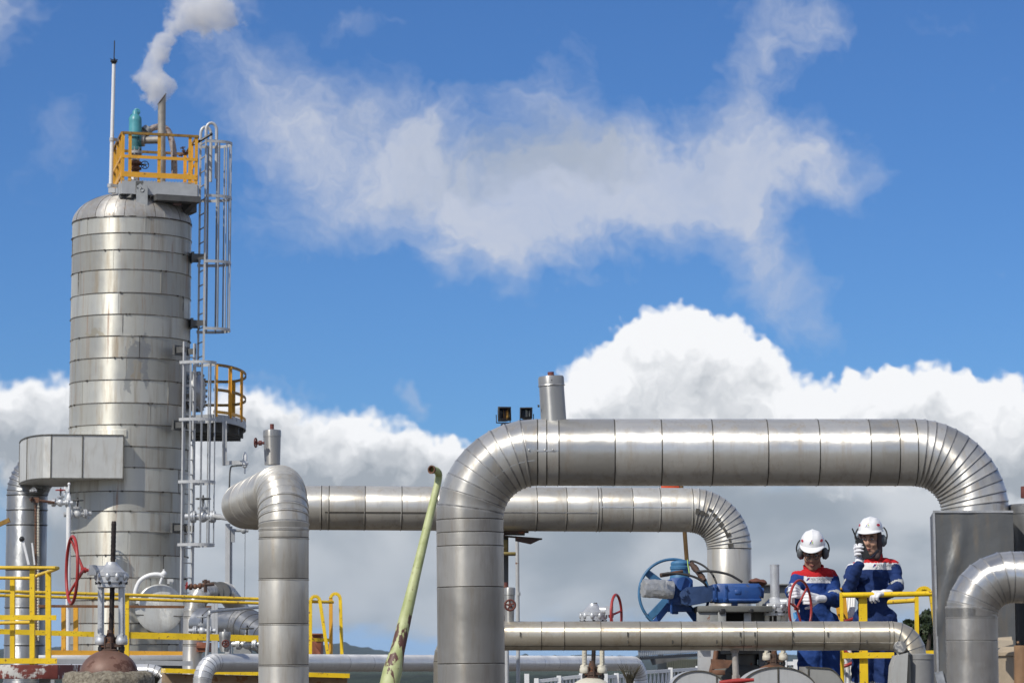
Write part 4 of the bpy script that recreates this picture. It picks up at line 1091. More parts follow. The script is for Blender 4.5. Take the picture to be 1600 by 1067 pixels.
# ------------------------------------------------------------------ the two expansion loops
def lap_strip(mb, a, b, r, ang, w, mi=0):
    """longitudinal lap on a straight run: thin strip at angle ang (0 = towards viewer, + = up)"""
    a, b = V(a), V(b); d = (b - a).normalized(); u = V((0, 0, 1)); f = d.cross(u).normalized()
    if f.y > 0: f = -f
    o = f * math.cos(ang) + u * math.sin(ang)
    mb.beam(a + o * r, b + o * r, w, .004, up=o, mi=mi)

def build_left_loop():
    r = S(39, 22); zax = P(443, 762, 22).z
    t = P(443.5, 762, 22); t.z = zax
    bot = P(445.5, 1067, 22); bot.z = .0; top0 = V((t.x, t.y, zax))
    cb = P(374, 786, 24.7); cb.z = zax
    e = P(1139, 797, 24.95)
    f = P(1141, 1067, 24.95); f.x = e.x; f.z = 0
    T = thing('insulated_pipe', 'silver pipe rising at left, looping back and running right behind the big loop', 'pipe', (t.x, t.y, 0), 'insulated steam pipes')
    L0 = zax - bot.z
    def fr_v(ys):
        return [(P(445, y, 22).z) / (zax - S(66, 22)) for y in ys]
    run = [(px - 372) / (1139 - 372) for px in ()]
    x0 = cb.x + S(60, 24.7); x1 = e.x - S(60, 24.95)
    def on_run(px):
        t = .5
        for _ in range(12):
            q = cb.lerp(e, t); want = (px - 800) / F * q.y; t = (want - cb.x) / (e.x - cb.x)
        return cb.lerp(e, t)
    fr_h = [(on_run(px).x - x0) / (x1 - x0) for px in (493, 505, 562, 620, 676, 735, 833, 880, 930, 935, 984, 1028)]
    rt = route([bot, top0, cb, e, f], [S(66, 22), S(60, 24.7), S(60, 24.95)], [11, 9, 13],
               [sorted(fr_v([1039, 975, 905, 841, 826])), [.25, .5, .75], fr_h, [.12, .3, .5]])
    mb = MB(); clad_pipe(mb, rt, r, .006, 56, 1.022)
    lap_strip(mb, on_run(508), on_run(676), r * 1.002, -.25, .012, 1)
    lap_strip(mb, on_run(690), on_run(930), r * 1.002, -.2, .01, 2)
    lap_strip(mb, on_run(935), on_run(1075), r * 1.002, .06, .01, 2)
    rr = random.Random(8)
    for p, d, j in rt:                                # clip latches on the far bend and along the run
        if j == 2 and p.x > 0 and p.z > .55:
            o = V((0, -1, 0)); q = p + o * r * 1.02 + V((0, 0, rr.uniform(-.03, .03))); mb.beam(q - d * .012, q + d * .02, .015 + rr.random() * .03, .012, up=o, mi=1)
    part('pipe_shell', mb, [M['clad_tan'], M['seam'], M['seam_light'], M['seam_mid']], T)
    # vent pot
    s = S(1, 22); o = P(425.5, 722, 22.4); tp = (P(425, 671, 22.4) - o).normalized()
    mb = MB(); mb.lathe(o, tp, [(12.5 * s, -4 * s), (12.5 * s, 0), (14 * s, 40 * s), (14.5 * s, 40.5 * s), (14.5 * s, 49 * s), (14 * s, 51 * s), (5 * s, 52.5 * s)], 32)
    vp = part('vent_pot', mb, M['grey_pot'], T)
    mb = MB(); mb.cyl(o + tp * 51 * s, o + tp * 61 * s, 3.2 * s, 12); mb.cyl(o + tp * 51 * s, o + tp * 54 * s, 3.6 * s, 6); part('plug', mb, M['redrust'], vp)
    mb = MB(); mb.cyl(P(413, 692, 22.3), P(400, 692, 22.3), 2.2 * s, 10); mb.cyl(P(409, 692, 22.3), P(404, 692, 22.3), 4 * s, 8); part('stem', mb, M['redrust'], vp)
    part('handwheel', wheel_mb(P(399.5, 691.5, 22.3), (1, -.22, 0), 7 * s, 1.2 * s, 2 * s, 0, 4), M['redrust'], vp)
build_left_loop()

def build_main_loop():
    Y = 18.4; r = S(52.3, Y)
    h0 = P(837, 706.5, Y); h1 = P(1432, 707, Y); z = (h0.z + h1.z) / 2
    a = P(738, 1067, Y); a.z = 0; b = P(733, 706, Y); b.z = z; a.x = b.x + .035
    c = P(1523, 707, Y); c.z = z; d = P(1525, 1067, Y); d.z = 0
    T = thing('insulated_pipe', 'big silver lobster-back pipe loop filling the right half of the view', 'pipe', (a.x, a.y, 0), 'insulated steam pipes')
    L = z - S(105, Y)
    fv = sorted((P(735, y, Y).z) / L for y in (1036, 917, 853, 832))
    xa = b.x + S(105, Y); xb = c.x - S(95, Y)
    fh = [(P(px, 706, Y).x - xa) / (xb - xa) for px in (852, 871, 958, 1031, 1110, 1196, 1276, 1355, 1400)]
    rt = route([a, b, c, d], [S(105, Y), S(95, Y)], [10, 13], [fv, fh, []])
    mb = MB(); clad_pipe(mb, rt, r, .006, 72, 1.014)
    part('pipe_shell', mb, [M['clad'], M['seam'], M['seam_light'], M['seam_mid']], T)
    # laps on the left bend
    mb = MB(); cen = V((xa, Y, z - S(105, Y)))
    pts = []
    for i in range(15):
        q = PI - (PI / 2) * i / 14 * .98; rad = S(105, Y) - r * .3
        pts.append(cen + V((math.cos(q) * rad, -r * .943, math.sin(q) * rad)))
    for i in range(14):
        mb.beam(pts[i], pts[i + 1], .006, .005, up=(0, 1, 0))
    part('lap_strip', mb, M['galv'], T)
    mb = MB(); lap_strip(mb, V((P(838, 0, Y).x, Y, z)), V((P(870, 0, Y).x, Y, z)), r * 1.003, -.02, .008, 0)
    for px in (826, 850, 862): mb.ball(V((P(px, 0, Y).x, Y - r - .004, z)), .006, n=8, m=6)
    part('lap_strip', mb, M['seam_light'], T)
    # vent pot
    s = S(1, Y); o = P(865, 656, Y); tp = (P(861, 590, Y) - o).normalized()
    mb = MB(); mb.lathe(o, tp, [(20 * s, -10 * s), (20 * s, 0), (19.5 * s, 54 * s), (20.3 * s, 54.5 * s), (20.3 * s, 66 * s), (19 * s, 68.5 * s), (5 * s, 69.5 * s)], 40)
    vp = part('vent_pot', mb, [M['grey_pot']], T)
    mb = MB(); mb.torus(o + tp * 54 * s, tp, 20 * s, 1.1 * s, 40, 8); part('band', mb, M['seam_light'], vp)
    mb = MB(); mb.cyl(o + tp * 68 * s, o + tp * 75.5 * s, 5 * s, 16); mb.cyl(o + tp * 68 * s, o + tp * 70.5 * s, 5.6 * s, 8); part('plug', mb, M['redrust'], vp)
    mb = MB(); mb.cyl(P(843, 634, Y - .05), P(840, 634.5, Y - .05), 2 * s, 8); mb.ball(P(862, 594, Y - .078), 1.3 * s, n=8, m=6); part('bolt', mb, M['black'], vp)
    return z
build_main_loop()

def build_small_pipe():
    Y = 21.0; r = S(22.5, Y); z = P(1000, 993, Y).z
    a = P(700, 993, Y); a.z = z; b = P(1424, 992, Y); b.z = z; c = V((b.x, Y, P(1424, 1022, Y).z)); c2 = V((b.x, Y, .05))
    T = thing('insulated_pipe', 'thin tan-stained horizontal pipe passing in front of the two workers', 'pipe', (P(790, 993, Y).x, Y, 0), 'insulated steam pipes')
    xs = (812, 850, 910, 975, 1043, 1110, 1146, 1168, 1226, 1279, 1338, 1387); xe = b.x - S(30, Y)
    fh = [(P(px, 993, Y).x - a.x) / (xe - a.x) for px in xs]
    rt = route([V((a.x, Y, .05)), V((a.x, Y, z)), b, c2], [S(40, Y), S(30, Y)], [6, 5], [[], fh, []])
    mb = MB(); clad_pipe(mb, rt, r, .0045, 48, 1.022)
    lap_strip(mb, V((P(1228, 0, Y).x, Y, z)), V((P(1395, 0, Y).x, Y, z)), r * 1.003, -.5, .006, 2)
    lap_strip(mb, V((P(790, 0, Y).x, Y, z)), V((P(1165, 0, Y).x, Y, z)), r * 1.003, -.75, .006, 1)
    rr = random.Random(5)
    for px in xs:
        for q in (.1, -.45): 
            if rr.random() < .7: mb.box(V((P(px + .6, 0, Y).x, Y - r * math.cos(q) * 1.02, z + r * math.sin(q))), .008, .012, .03, mi=1)
    part('pipe_shell', mb, [M['clad_tan2'], M['seam'], M['seam_light'], M['seam_mid']], T)
    s = S(1, Y)
    # drain leg with red lever
    mb = MB(); mb.cyl(P(1148, 1014, Y), P(1150, 1060, Y), 5 * s, 14); mb.cyl(P(1148, 1013, Y), P(1148, 1019, Y), 8 * s, 14, r2=6 * s); mb.cyl(P(1150, 1054, Y), P(1150, 1062, Y), 7 * s, 6); dl = part('drain_leg', mb, M['stub'], T)
    mb = MB(); mb.sweep([P(1124, 1066, Y - .03), P(1150, 1063.5, Y - .03), P(1178, 1061.5, Y - .03)], [3 * s, 4.2 * s, 2.5 * s], n=10); mb.cyl(P(1150, 1060, Y), P(1150, 1075, Y), 8 * s, 14); part('lever', mb, M['red'], dl)
    # vent pot at the left end
    o = P(796, 976, Y); mb = MB(); mb.lathe(o, UP, [(6.5 * s, -4 * s), (6.8 * s, 0), (8.4 * s, 46 * s), (9 * s, 46.5 * s), (9 * s, 56 * s), (8 * s, 58 * s), (2 * s, 58.5 * s)], 24); vp = part('vent_pot', mb, M['grey_pot'], T)
    mb = MB(); mb.cyl(P(790, 919, Y), P(790, 909.5, Y), 4.2 * s, 10); part('plug', mb, M['redrust'], vp)
    part('handwheel', wheel_mb(P(797, 945, Y - .09), (.1, -1, -.1), 8 * s, 1.6 * s, 2.4 * s, 0, 5), M['redrust'], vp)
    mb = MB(); mb.cyl(P(797, 945, Y - .1), P(796, 945, Y), 2 * s, 8); part('stem', mb, M['redrust'], vp)
    # end cap and pot under the right elbow
    T2 = thing('drain_pot', 'grey drum pot under the right end of the thin tan pipe', 'drain pot', (b.x, Y, 0))
    mb = MB(); o = P(1439, 1067, Y - .05); o.z = .0; zt = P(1439, 1021, Y - .05).z; mb.lathe(o, UP, [(20.5 * s, 0), (20.5 * s, zt - 9 * s), (21.3 * s, zt - 8.5 * s), (21.3 * s, zt - 1 * s), (20 * s, zt), (2 * s, zt + 1 * s)], 40); part('drum', mb, M['grey_pot2'], T2)
    mb = MB(); q = P(1407, 1010, Y - .16); mb.cyl(q + V((0, .12, 0)), q + V((0, -.02, .002)), 8.5 * s, 28); mb.torus(q + V((0, -.015, 0)), (0, 1, 0), 8 * s, 1.0 * s, 28, 8); mb.cyl(q + V((-.01, .05, -.02)), q + V((-.0, .05, -.11)), 3 * s, 12); part('end_cap', mb, M['grey_pot'], T2)
    mb = MB(); pol = [P(1400, 1024, Y - .2), P(1419, 1019, Y - .2), P(1416, 1085, Y - .2), P(1392, 1085, Y - .2), P(1395, 1040, Y - .2)]; mb.prism(pol[::-1], (0, 1, 0), .22); part('sheet_box', mb, M['clad_box'], T2)
M['clad_tan2'] = cladding('tan_thin_cladding', (.56, .51, .41), .42, .65, .7, rustamt=.25, streak=(3, 3, 3), dent=.2)
M['stub'] = paint('stub_pipe', (.40, .37, .33), .5, .2, .25, 8, rust=.3)
M['grey_pot2'] = paint('pot_grey', (.26, .26, .255), .55, .15, .12, 5, rust=.05)
build_small_pipe()

def build_right():
    # tall sheet-metal box swallowing the loop
    T = thing('cladding_box', 'tall dull sheet-metal box that the big pipe loop drops into', 'cladding box', (P(1520, 1067, 18.1).x, 18.4, 0))
    Y0, Y1 = 18.05, 18.85; zt = P(1520, 797.5, Y0).z
    xl0, xl1 = P(1459, 797, Y0).x, P(1469, 1067, Y0).x; xr = P(1583, 797, Y0).x; xs = P(1453, 797, Y1).x
    mb = MB(); rr = random.Random(2)
    # front sheet as a dented grid
    nx, nz = 22, 40; o = len(mb.v)
    for j in range(nz + 1):
        t = j / nz; x0 = xl0 + (xl1 - xl0) * (1 - t) * 1.1; z = zt * t
        for i in range(nx + 1):
            s = i / nx; q = V((s * 3, t * 6, 2)); dd = (mnoise.noise(q * 1.3) * .012 + mnoise.noise(q * .5) * .03) * math.sin(PI * min(1, max(0, s))) 
            crease = -.035 * max(0, 1 - abs((s - (.05 + (t - .76) * 1.6)) / .10)) if .70 < t < .97 else 0
            mb.v.append(V((x0 + (xr - x0) * s, Y0 + dd + crease * .5, z)))
    for j in range(nz):
        for i in range(nx):
            k = o + j * (nx + 1) + i; mb.f.append([k, k + 1, k + nx + 2, k + nx + 1]); mb.mi.append(0); mb.val.append(.6 if j < 24 else .4)
    l0, l1 = V((xl0 + (xl1 - xl0) * 1.1, Y0, 0)), V((xl0, Y0, zt))
    mb.add([l0, V((xs + .03, Y1, 0)), V((xs, Y1, zt)), l1], [(0, 3, 2, 1)], 0, .3)
    mb.add([V((xl0, Y0 + .001, zt)), V((xr, Y0 + .001, zt)), V((xr, Y1, zt)), V((xs, Y1, zt))], [(0, 1, 2, 3)], 0, .5)
    mb.add([V((xr, Y0, 0)), V((xr, Y1, 0)), V((xr, Y1, zt)), V((xr, Y0, zt))], [(0, 1, 2, 3)], 0, .5)
    mb.add([V((xr, Y1, 0)), V((xs + .03, Y1, 0)), V((xs, Y1, zt)), V((xr, Y1, zt))], [(0, 1, 2, 3)], 0, .5)
    mb.beam(l0, l1, .012, .012, up=(0, 1, 0), mi=1); mb.beam(l1 + V((0, -.004, -.006)), V((xr, Y0 - .004, zt - .006)), .008, .014, mi=1)
    mb.beam(V((xl0 + .012, Y0 - .01, zt * .63)), V((xl0 + .03, Y0 - .012, zt * .6)), .01, .05, mi=1)
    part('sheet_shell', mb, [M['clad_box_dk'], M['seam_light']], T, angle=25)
    # round cladding beside it
    T = thing('insulated_vessel', 'grey round cladding standing at the right edge beside the sheet-metal box', 'cladding drum', (P(1640, 1067, 18.3).x, 18.3, 0))
    mb = MB(); o = P(1640, 1067, 18.4); o.z = 0; zt = P(1640, 788, 18.15).z; s = S(1, 18.3); mb.lathe(o, UP, [(60 * s, 0), (60 * s, zt - .05), (61 * s, zt - .048), (61 * s, zt), (58 * s, zt + .012), (10 * s, zt + .02)], 64); part('drum', mb, M['clad_dull'], T)
    mb = MB(); mb.cyl(P(1607, 790, 18.3), P(1607, 776, 18.3), 5 * s, 12); mb.cyl(P(1607, 778, 18.3), P(1607, 760, 18.3), 12 * s, 14); part('plug', mb, M['redrust'], T)
    # near elbow
    Y = 13.0; r = S(40, Y); T = thing('insulated_pipe', 'near out-of-focus silver elbow at the lower right corner', 'pipe', (P(1518, 1067, Y).x, Y, 0), 'insulated steam pipes')
    a = P(1519, 1067, Y); b = P(1517, 901.5, Y); c = P(1720, 901.5, Y); a.z = .0; a.x = b.x
    L = b.z - S(62, Y)
    fv = sorted(P(1518, y, Y).z / L for y in (1001, 948))
    mb = MB(); clad_pipe(mb, route([a, b, c], [S(62, Y)], 7, [fv, [.12, .6]]), r, .004, 56, 1.014); part('pipe_shell', mb, [M['clad_near'], M['seam_near'], M['seam_light'], M['seam_mid']], T)
    # rusty flange stack behind it
    T = thing('flange_stack', 'tan and rust-brown flanged fitting low at the right edge behind the near elbow', 'fitting', (P(1600, 1067, 15).x, 15, 0))
    mb = MB(); o = P(1592, 1067, 15.2); s = S(1, 15.2); o.z = 0; zq = P(1592, 1022, 15.2).z
    mb.lathe(o, UP, [(36 * s, 0), (36 * s, zq - 3 * s), (40 * s, zq - 2 * s), (40 * s, zq + 3 * s), (30 * s, zq + 8 * s), (26 * s, zq + 12 * s)], 40); part('body', mb, M['tan'], T)
    mb = MB(); mb.beam(P(1556, 1003, 15), P(1580, 1001, 15), .06, .045); mb.prism([P(1556, 1013, 14.95), P(1583, 1006, 14.95), P(1583, 1000, 14.95), P(1556, 999, 14.95)], (0, 1, 0), .08); part('clamp', mb, M['tan_lt'], T)
    mb = MB(); mb.cyl(P(1597, 1075, 14.6), P(1597, 1008, 14.6), 12 * s, 20); mb.cyl(P(1589, 1004, 14.7), P(1592, 1003, 14.7), 2 * s, 8); part('bolt', mb, M['rust_tan'], T)
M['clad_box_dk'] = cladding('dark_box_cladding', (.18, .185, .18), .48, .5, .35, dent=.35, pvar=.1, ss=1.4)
M['clad_near'] = cladding('near_cladding', (.56, .55, .52), .36, .75, .4, rustamt=.12, ss=1.6)
M['seam_near'] = paint('near_lap', (.28, .27, .25), .45, .7, .2, 20)
M['tan'] = paint('tan_body', (.36, .29, .20), .65, 0, .15, 6, rust=.15)
M['tan_lt'] = paint('light_tan', (.50, .42, .31), .6, 0, .1, 6)
M['rust_tan'] = paint('tan_rust', (.26, .15, .075), .65, 0, .3, 8)
build_right()

# ------------------------------------------------------------------ things round the middle
def build_middle():
    # two floodlights behind the big bend
    def flood(label, px0, px1, py0, py1, Y, lens, yaw):
        c = P((px0 + px1) / 2, (py0 + py1) / 2, Y); w = S(px1 - px0, Y) / 2; h = S(py1 - py0, Y) / 2
        T = thing('floodlight', label, 'floodlight', P((px0 + px1) / 2, py1 + 8, Y), 'black floodlights behind the bend')
        ro = Matrix.Rotation(yaw, 3, 'Z') @ Matrix.Rotation(R(-8), 3, 'X')
        def W(x, y, z): return c + ro @ V((x, y, z))
        mb = MB()
        f = [W(-w, 0, -h), W(w, 0, -h), W(w, 0, h), W(-w, 0, h)]; k = [W(-w * .6, .1, -h * .7), W(w * .6, .1, -h * .7), W(w * .6, .1, h * .7), W(-w * .6, .1, h * .7)]
        g = [W(-w * .82, -.004, -h * .8), W(w * .82, -.004, -h * .8), W(w * .82, -.004, h * .8), W(-w * .82, -.004, h * .8)]
        g2 = [W(-w * .7, .05, -h * .6), W(w * .7, .05, -h * .6), W(w * .7, .05, h * .6), W(-w * .7, .05, h * .6)]
        mb.add(f + k + g + g2, [(4, 7, 6, 5), (0, 4, 5, 1), (1, 5, 6, 2), (2, 6, 7, 3), (3, 7, 4, 0), (0, 1, 9, 8), (1, 2, 10, 9), (2, 3, 11, 10), (3, 0, 8, 11), (8, 9, 13, 12), (9, 10, 14, 13), (10, 11, 15, 14), (11, 8, 12, 15), (12, 13, 14, 15)])
        part('housing', mb, M['black'], T)
        mb = MB(); 
        pts = [[W(w * (-.12 + .72 * i / 6), .035 - .04 * math.sin(PI * i / 6) * -1 - .02, h * (-.62 + 1.24 * j)) for j in (0, 1)] for i in range(7)]
        for i in range(6): mb.add([pts[i][0], pts[i + 1][0], pts[i + 1][1], pts[i][1]], [(0, 1, 2, 3)])
        part('reflector', mb, lens, T)
        mb = MB(); mb.add([W(-w * .82, -.008, -h * .8), W(w * .82, -.008, -h * .8), W(w * .82, -.008, h * .8), W(-w * .82, -.008, h * .8)], [(0, 1, 2, 3)]); part('glass', mb, M['glass'], T)
        mb = MB(); mb.beam(W(-w * 1.05, .05, 0), W(-w * 1.05, .05, -h * 1.12), .006, .02); mb.beam(W(w * 1.05, .05, 0), W(w * 1.05, .05, -h * 1.12), .006, .02); mb.beam(W(-w * 1.07, .05, -h * 1.12), W(w * 1.07, .05, -h * 1.12), .02, .006); mb.cyl(W(0, .05, -h * 1.3), W(0, .05, -h * 5.5), .018, 8); part('yoke', mb, M['black'], T)
    flood('floodlight with an amber lamp glass above the big bend', 778, 799, 635, 657, 19.6, M['lens_amber'], R(12))
    flood('floodlight with a clear silver lamp glass nearest the vent pot', 812, 832, 636, 653, 19.6, M['lens_clear'], R(-6))
    p = P(805, 672, 19.65); mb = MB(); mb.beam(P(783, 686, 19.65), P(832, 682, 19.65), .05, .05); mb.beam(P(800, 690, 19.72), P(742, 765, 19.72), .05, .05); mb.beam(P(742, 760, 19.72), V((P(742, 765, 19.72).x, 19.72, 0)), .06, .06, up=(0, 1, 0)); solo('lamp_bracket', mb, M['galv'], 'steel lamp bracket hidden behind the big bend', 'bracket', V((p.x, p.y, 0)))
    # green pole
    T = thing('leaning_pole', 'pale green leaning pole with rust patches and a small crooked open tip', 'pole', P(605, 1067, 17.2))
    n = 26; base = P(596, 1120, 17.0); tip = P(684.5, 752, 17.4)
    pts = [base.lerp(tip, i / n) for i in range(n + 1)]; rad = []
    for i in range(n + 1):
        y = 1120 + (752 - 1120) * i / n
        w = 15 if y > 1045 else (15 - (1045 - y) / 25 * 3.6 if y > 1020 else (11.4 - (1020 - y) / 120 * 3.7 if y > 900 else 7.7 - (900 - y) / 150 * 2.2))
        rad.append(S(w, 17.2))
    mb = MB(); mb.sweep(pts, rad, n=24); part('pole', mb, M['green'], T)
    mb = MB(); mb.sweep(smooth_path([P(683.5, 756, 17.4), P(685.5, 744, 17.4), P(684.5, 738, 17.38), P(680, 734.5, 17.36), P(674.5, 733.5, 17.33)], 5), S(5.6, 17.4), n=20, cap=False); part('gooseneck', mb, M['green'], T)
    mb = MB(); a, b = P(676, 733.7, 17.34), P(670.5, 732.5, 17.31); d = (b - a).normalized()
    mb.lathe(a, d, [(S(5.6, 17.4), -.004), (S(6.6, 17.4), .004), (S(6.8, 17.4), S(4, 17.4)), (S(5, 17.4), S(4, 17.4)), (S(4.6, 17.4), -.01)], 20, cap=False); part('open_end', mb, M['rust'], T)
    # pipe support on the second run
    T = thing('pipe_support', 'rusty angle-iron support under the rear pipe beside the big riser', 'pipe support', (P(790, 1067, 25.2).x, 25.2, 0))
    mb = MB(); a = P(789, 838, 25.2); mb.beam(a, V((a.x, a.y, 0)), .06, .1); part('post', mb, M['greydk'], T)
    mb = MB(); mb.beam(P(770, 832, 25.0), P(820, 833, 25.0), .35, .022); mb.beam(P(770, 836, 24.9), P(846, 842, 24.95), .10, .012); mb.prism([P(805, 837, 24.85), P(846, 842, 24.85), P(829, 850, 24.85), P(805, 845, 24.85)][::-1], (0, 1, 0), .012); mb.beam(P(775, 829, 25.1), P(826, 829, 25.1), .2, .03); part('saddle', mb, M['rustdk'], T)
    mb = MB(); pbox(mb, 776, 843, 793, 862, 24.9, .1); pbox(mb, 770, 862, 806, 866, 24.8, .3); part('base_plate', mb, M['ochre_olive'], T)
    T = thing('thin_mast', 'slim grey tube standing right of the rusty pipe support', 'post', (P(812, 1067, 26).x, 26, 0))
    a = P(808, 840, 26); mb = MB(); mb.cyl(a, V((P(812, 1067, 26).x, 26, 0)), .018, 10); mb.cyl(P(809.5, 925, 26), P(809.6, 930, 26), .022, 10); part('tube', mb, M['galv_lt'], T)
    a = P(792, 1016, 23); mb = MB(); mb.cyl(a, V((a.x, a.y, 0)), S(3.2, 23), 12); solo('post', mb, M['galv_lt'], 'short pale tube under the left end of the thin tan pipe', 'post', V((a.x, a.y, 0)))
    a = P(823, 1052, 55); mb = MB(); mb.beam(a, V((a.x, a.y, 0)), .09, .05); solo('post', mb, M['white'], 'short white post far behind right of the big riser', 'post', V((a.x, a.y, 0)))
    # orange sign on a pole
    T = thing('sign', 'small orange-red board on a stained pole peeping between the two big pipes', 'sign', (P(1076, 900, 27).x, 27, P(1076, 960, 27).z))
    mb = MB(); mb.cyl(P(1075, 900, 27.4), P(1063, 740, 27.4), S(3.4, 27.4), 12); part('pole', mb, M['brass'], T)
    mb = MB(); pbox(mb, 1033, 744, 1061.5, 768, 27.37, .02); part('board', mb, M['orange_sign'], T)
    # shed
    T = thing('shed', 'small shed with an overhanging corrugated roof low behind the actuator', 'shed', (P(1064, 1060, 70).x, 70, 0))
    mb = MB(); a, b = P(997, 1024.5, 69), P(1120, 1016, 72); n = 44
    prof = []; d = (b - a)
    for i in range(n * 4 + 1):
        p = a + d * (i / (n * 4)); p.z += .03 * math.sin(i / 4 * 2 * PI); prof.append(p)
    k = len(prof); bk = V((.2, 5, .25)); mb.v += prof + [p + bk for p in prof] + [p - V((0, 0, .02)) for p in prof]
    for i in range(k - 1): 
        mb.f.append([i, i + 1, k + i + 1, k + i]); mb.mi.append(0); mb.val.append(.5); mb.f.append([i, 2 * k + i, 2 * k + i + 1, i + 1]); mb.mi.append(0); mb.val.append(.5)
    part('roof', mb, M['roof'], T)
    mb = MB(); mb.beam(P(997, 1028, 69.2), P(1120, 1020.5, 72.2), .2, .07); mb.prism([P(1016, 1029, 69.6), P(1086, 1026, 69.6), P(1041, 1034, 69.6), P(1020, 1038.5, 69.6)][::-1], (0, 1, 0), .15); part('roof_beam', mb, M['greydk'], T)
    mb = MB(); 
    x0, x1 = P(1042, 1040, 70).x, P(1125, 1040, 70).x; zt = P(1042, 1029, 70).z
    m = 60
    for i in range(m):
        q0 = x0 + (x1 - x0) * i / m; q1 = x0 + (x1 - x0) * (i + 1) / m; yo = 70 + (.03 if i % 2 else 0)
        mb.add([V((q0, yo, 0)), V((q1, yo, 0)), V((q1, yo, zt)), V((q0, yo, zt))], [(0, 1, 2, 3)])
        yn = 70 + (0 if i % 2 else .03); mb.add([V((q1, yo, 0)), V((q1, yn, 0)), V((q1, yn, zt)), V((q1, yo, zt))], [(0, 1, 2, 3)])
    mb.add([V((x0, 70, 0)), V((x0, 74.5, 0)), V((x0, 74.5, zt + .3)), V((x0, 70, zt))], [(0, 3, 2, 1)])
    part('wall', mb, M['shedwall'], T)
    # lattice fences
    def lattice(label, p0, p1, drop, nz):
        T = thing('lattice_fence', label, 'fence', (p0 + p1) / 2 - V((0, 0, drop)), 'white lattice fence runs')
        mb = MB(); mb.beam(p0, p1, .05, .05); part('top_bar', mb, M['white'], T)
        mb = MB(); mb.beam(p0 - V((0, 0, drop)), p1 - V((0, 0, drop)), .05, .05); part('bottom_bar', mb, M['white'], T)
        mb = MB()
        for i in range(nz):
            a, b = p0.lerp(p1, i / nz), p0.lerp(p1, (i + .5) / nz); c = p0.lerp(p1, (i + 1) / nz); dz = V((0, 0, drop))
            mb.beam(a - V((0, 0, .02)), b - dz + V((0, 0, .02)), .02, .022); mb.beam(b - dz + V((0, 0, .02)), c - V((0, 0, .02)), .02, .022)
        part('lattice', mb, M['white'], T)
        for t in (0, .5, 1):
            q = p0.lerp(p1, t); mb = MB(); mb.beam(q + V((0, 0, .05)), V((q.x, q.y, 0)), .07, .07, up=(0, 1, 0)); part('post', mb, M['white'], T)
    lattice('white lattice fence in front of the corrugated shed', P(1004, 1050, 48), P(1090, 1044.5, 49), .42, 14)
    lattice('white lattice fence right of the cream-legged valve', P(946, 1057, 46), P(980, 1055, 46.5), .42, 6)
    lattice('white lattice fence between the big riser and the cream-legged valve', P(838, 1064, 46), P(908, 1056, 46.5), .42, 12)
    lattice('white lattice fence run beside the right-hand worker legs', P(1225, 1036, 40), P(1262, 1035, 40), .42, 6)
M['green'] = None
def green_pole():
    m, t, b = newmat('pale_green_paint'); oc = t.new('ShaderNodeTexCoord').outputs['Object']
    n1 = t.noise(oc, 9, 5, .62); n2 = t.noise(oc, 40, 5, .7); n3 = t.noise(t.vm('MULTIPLY', oc, (9, 9, 2.2)), 1.4, 4, .6)
    c = t.mix(t.remap(n1, .3, .7), (.33, .37, .14), (.50, .53, .27))
    c = t.mix(t.remap(n2, .62, .69), c, (.16, .10, .05))
    low = t.remap(t.sep(oc)[2], .72, .5)
    c = t.mix(t.m('MULTIPLY', low, t.remap(t.m('ADD', n3, t.m('MULTIPLY', n1, .18)), .64, .665)), c, t.mix(n2, (.05, .02, .018), (.16, .07, .05)))
    t.l.new(c, b.inputs['Base Color']); b.inputs['Roughness'].default_value = .55
    return m
M['green'] = green_pole()
M['ochre_olive'] = paint('olive_plate', (.25, .19, .06), .6, 0, .25, 8, rust=.4)
M['roof'] = paint('roof_sheet', (.42, .45, .47), .5, .3, .12, 2, rust=.05)
M['shedwall'] = paint('shed_wall', (.14, .15, .12), .7, 0, .15, 2, rust=.1)
def glassm():
    m, t, b = newmat('lamp_glass'); b.inputs['Base Color'].default_value = (1, 1, 1, 1); b.inputs['Roughness'].default_value = .03; b.inputs['Transmission Weight'].default_value = 1.0; b.inputs['IOR'].default_value = 1.15
    return m
M['glass'] = glassm()
M['lens_amber'] = paint('amber_reflector', (.62, .36, .09), .35, .25, .2, 6)
M['lens_clear'] = paint('silver_reflector', (.66, .67, .62), .35, .25, .2, 6)
build_middle()

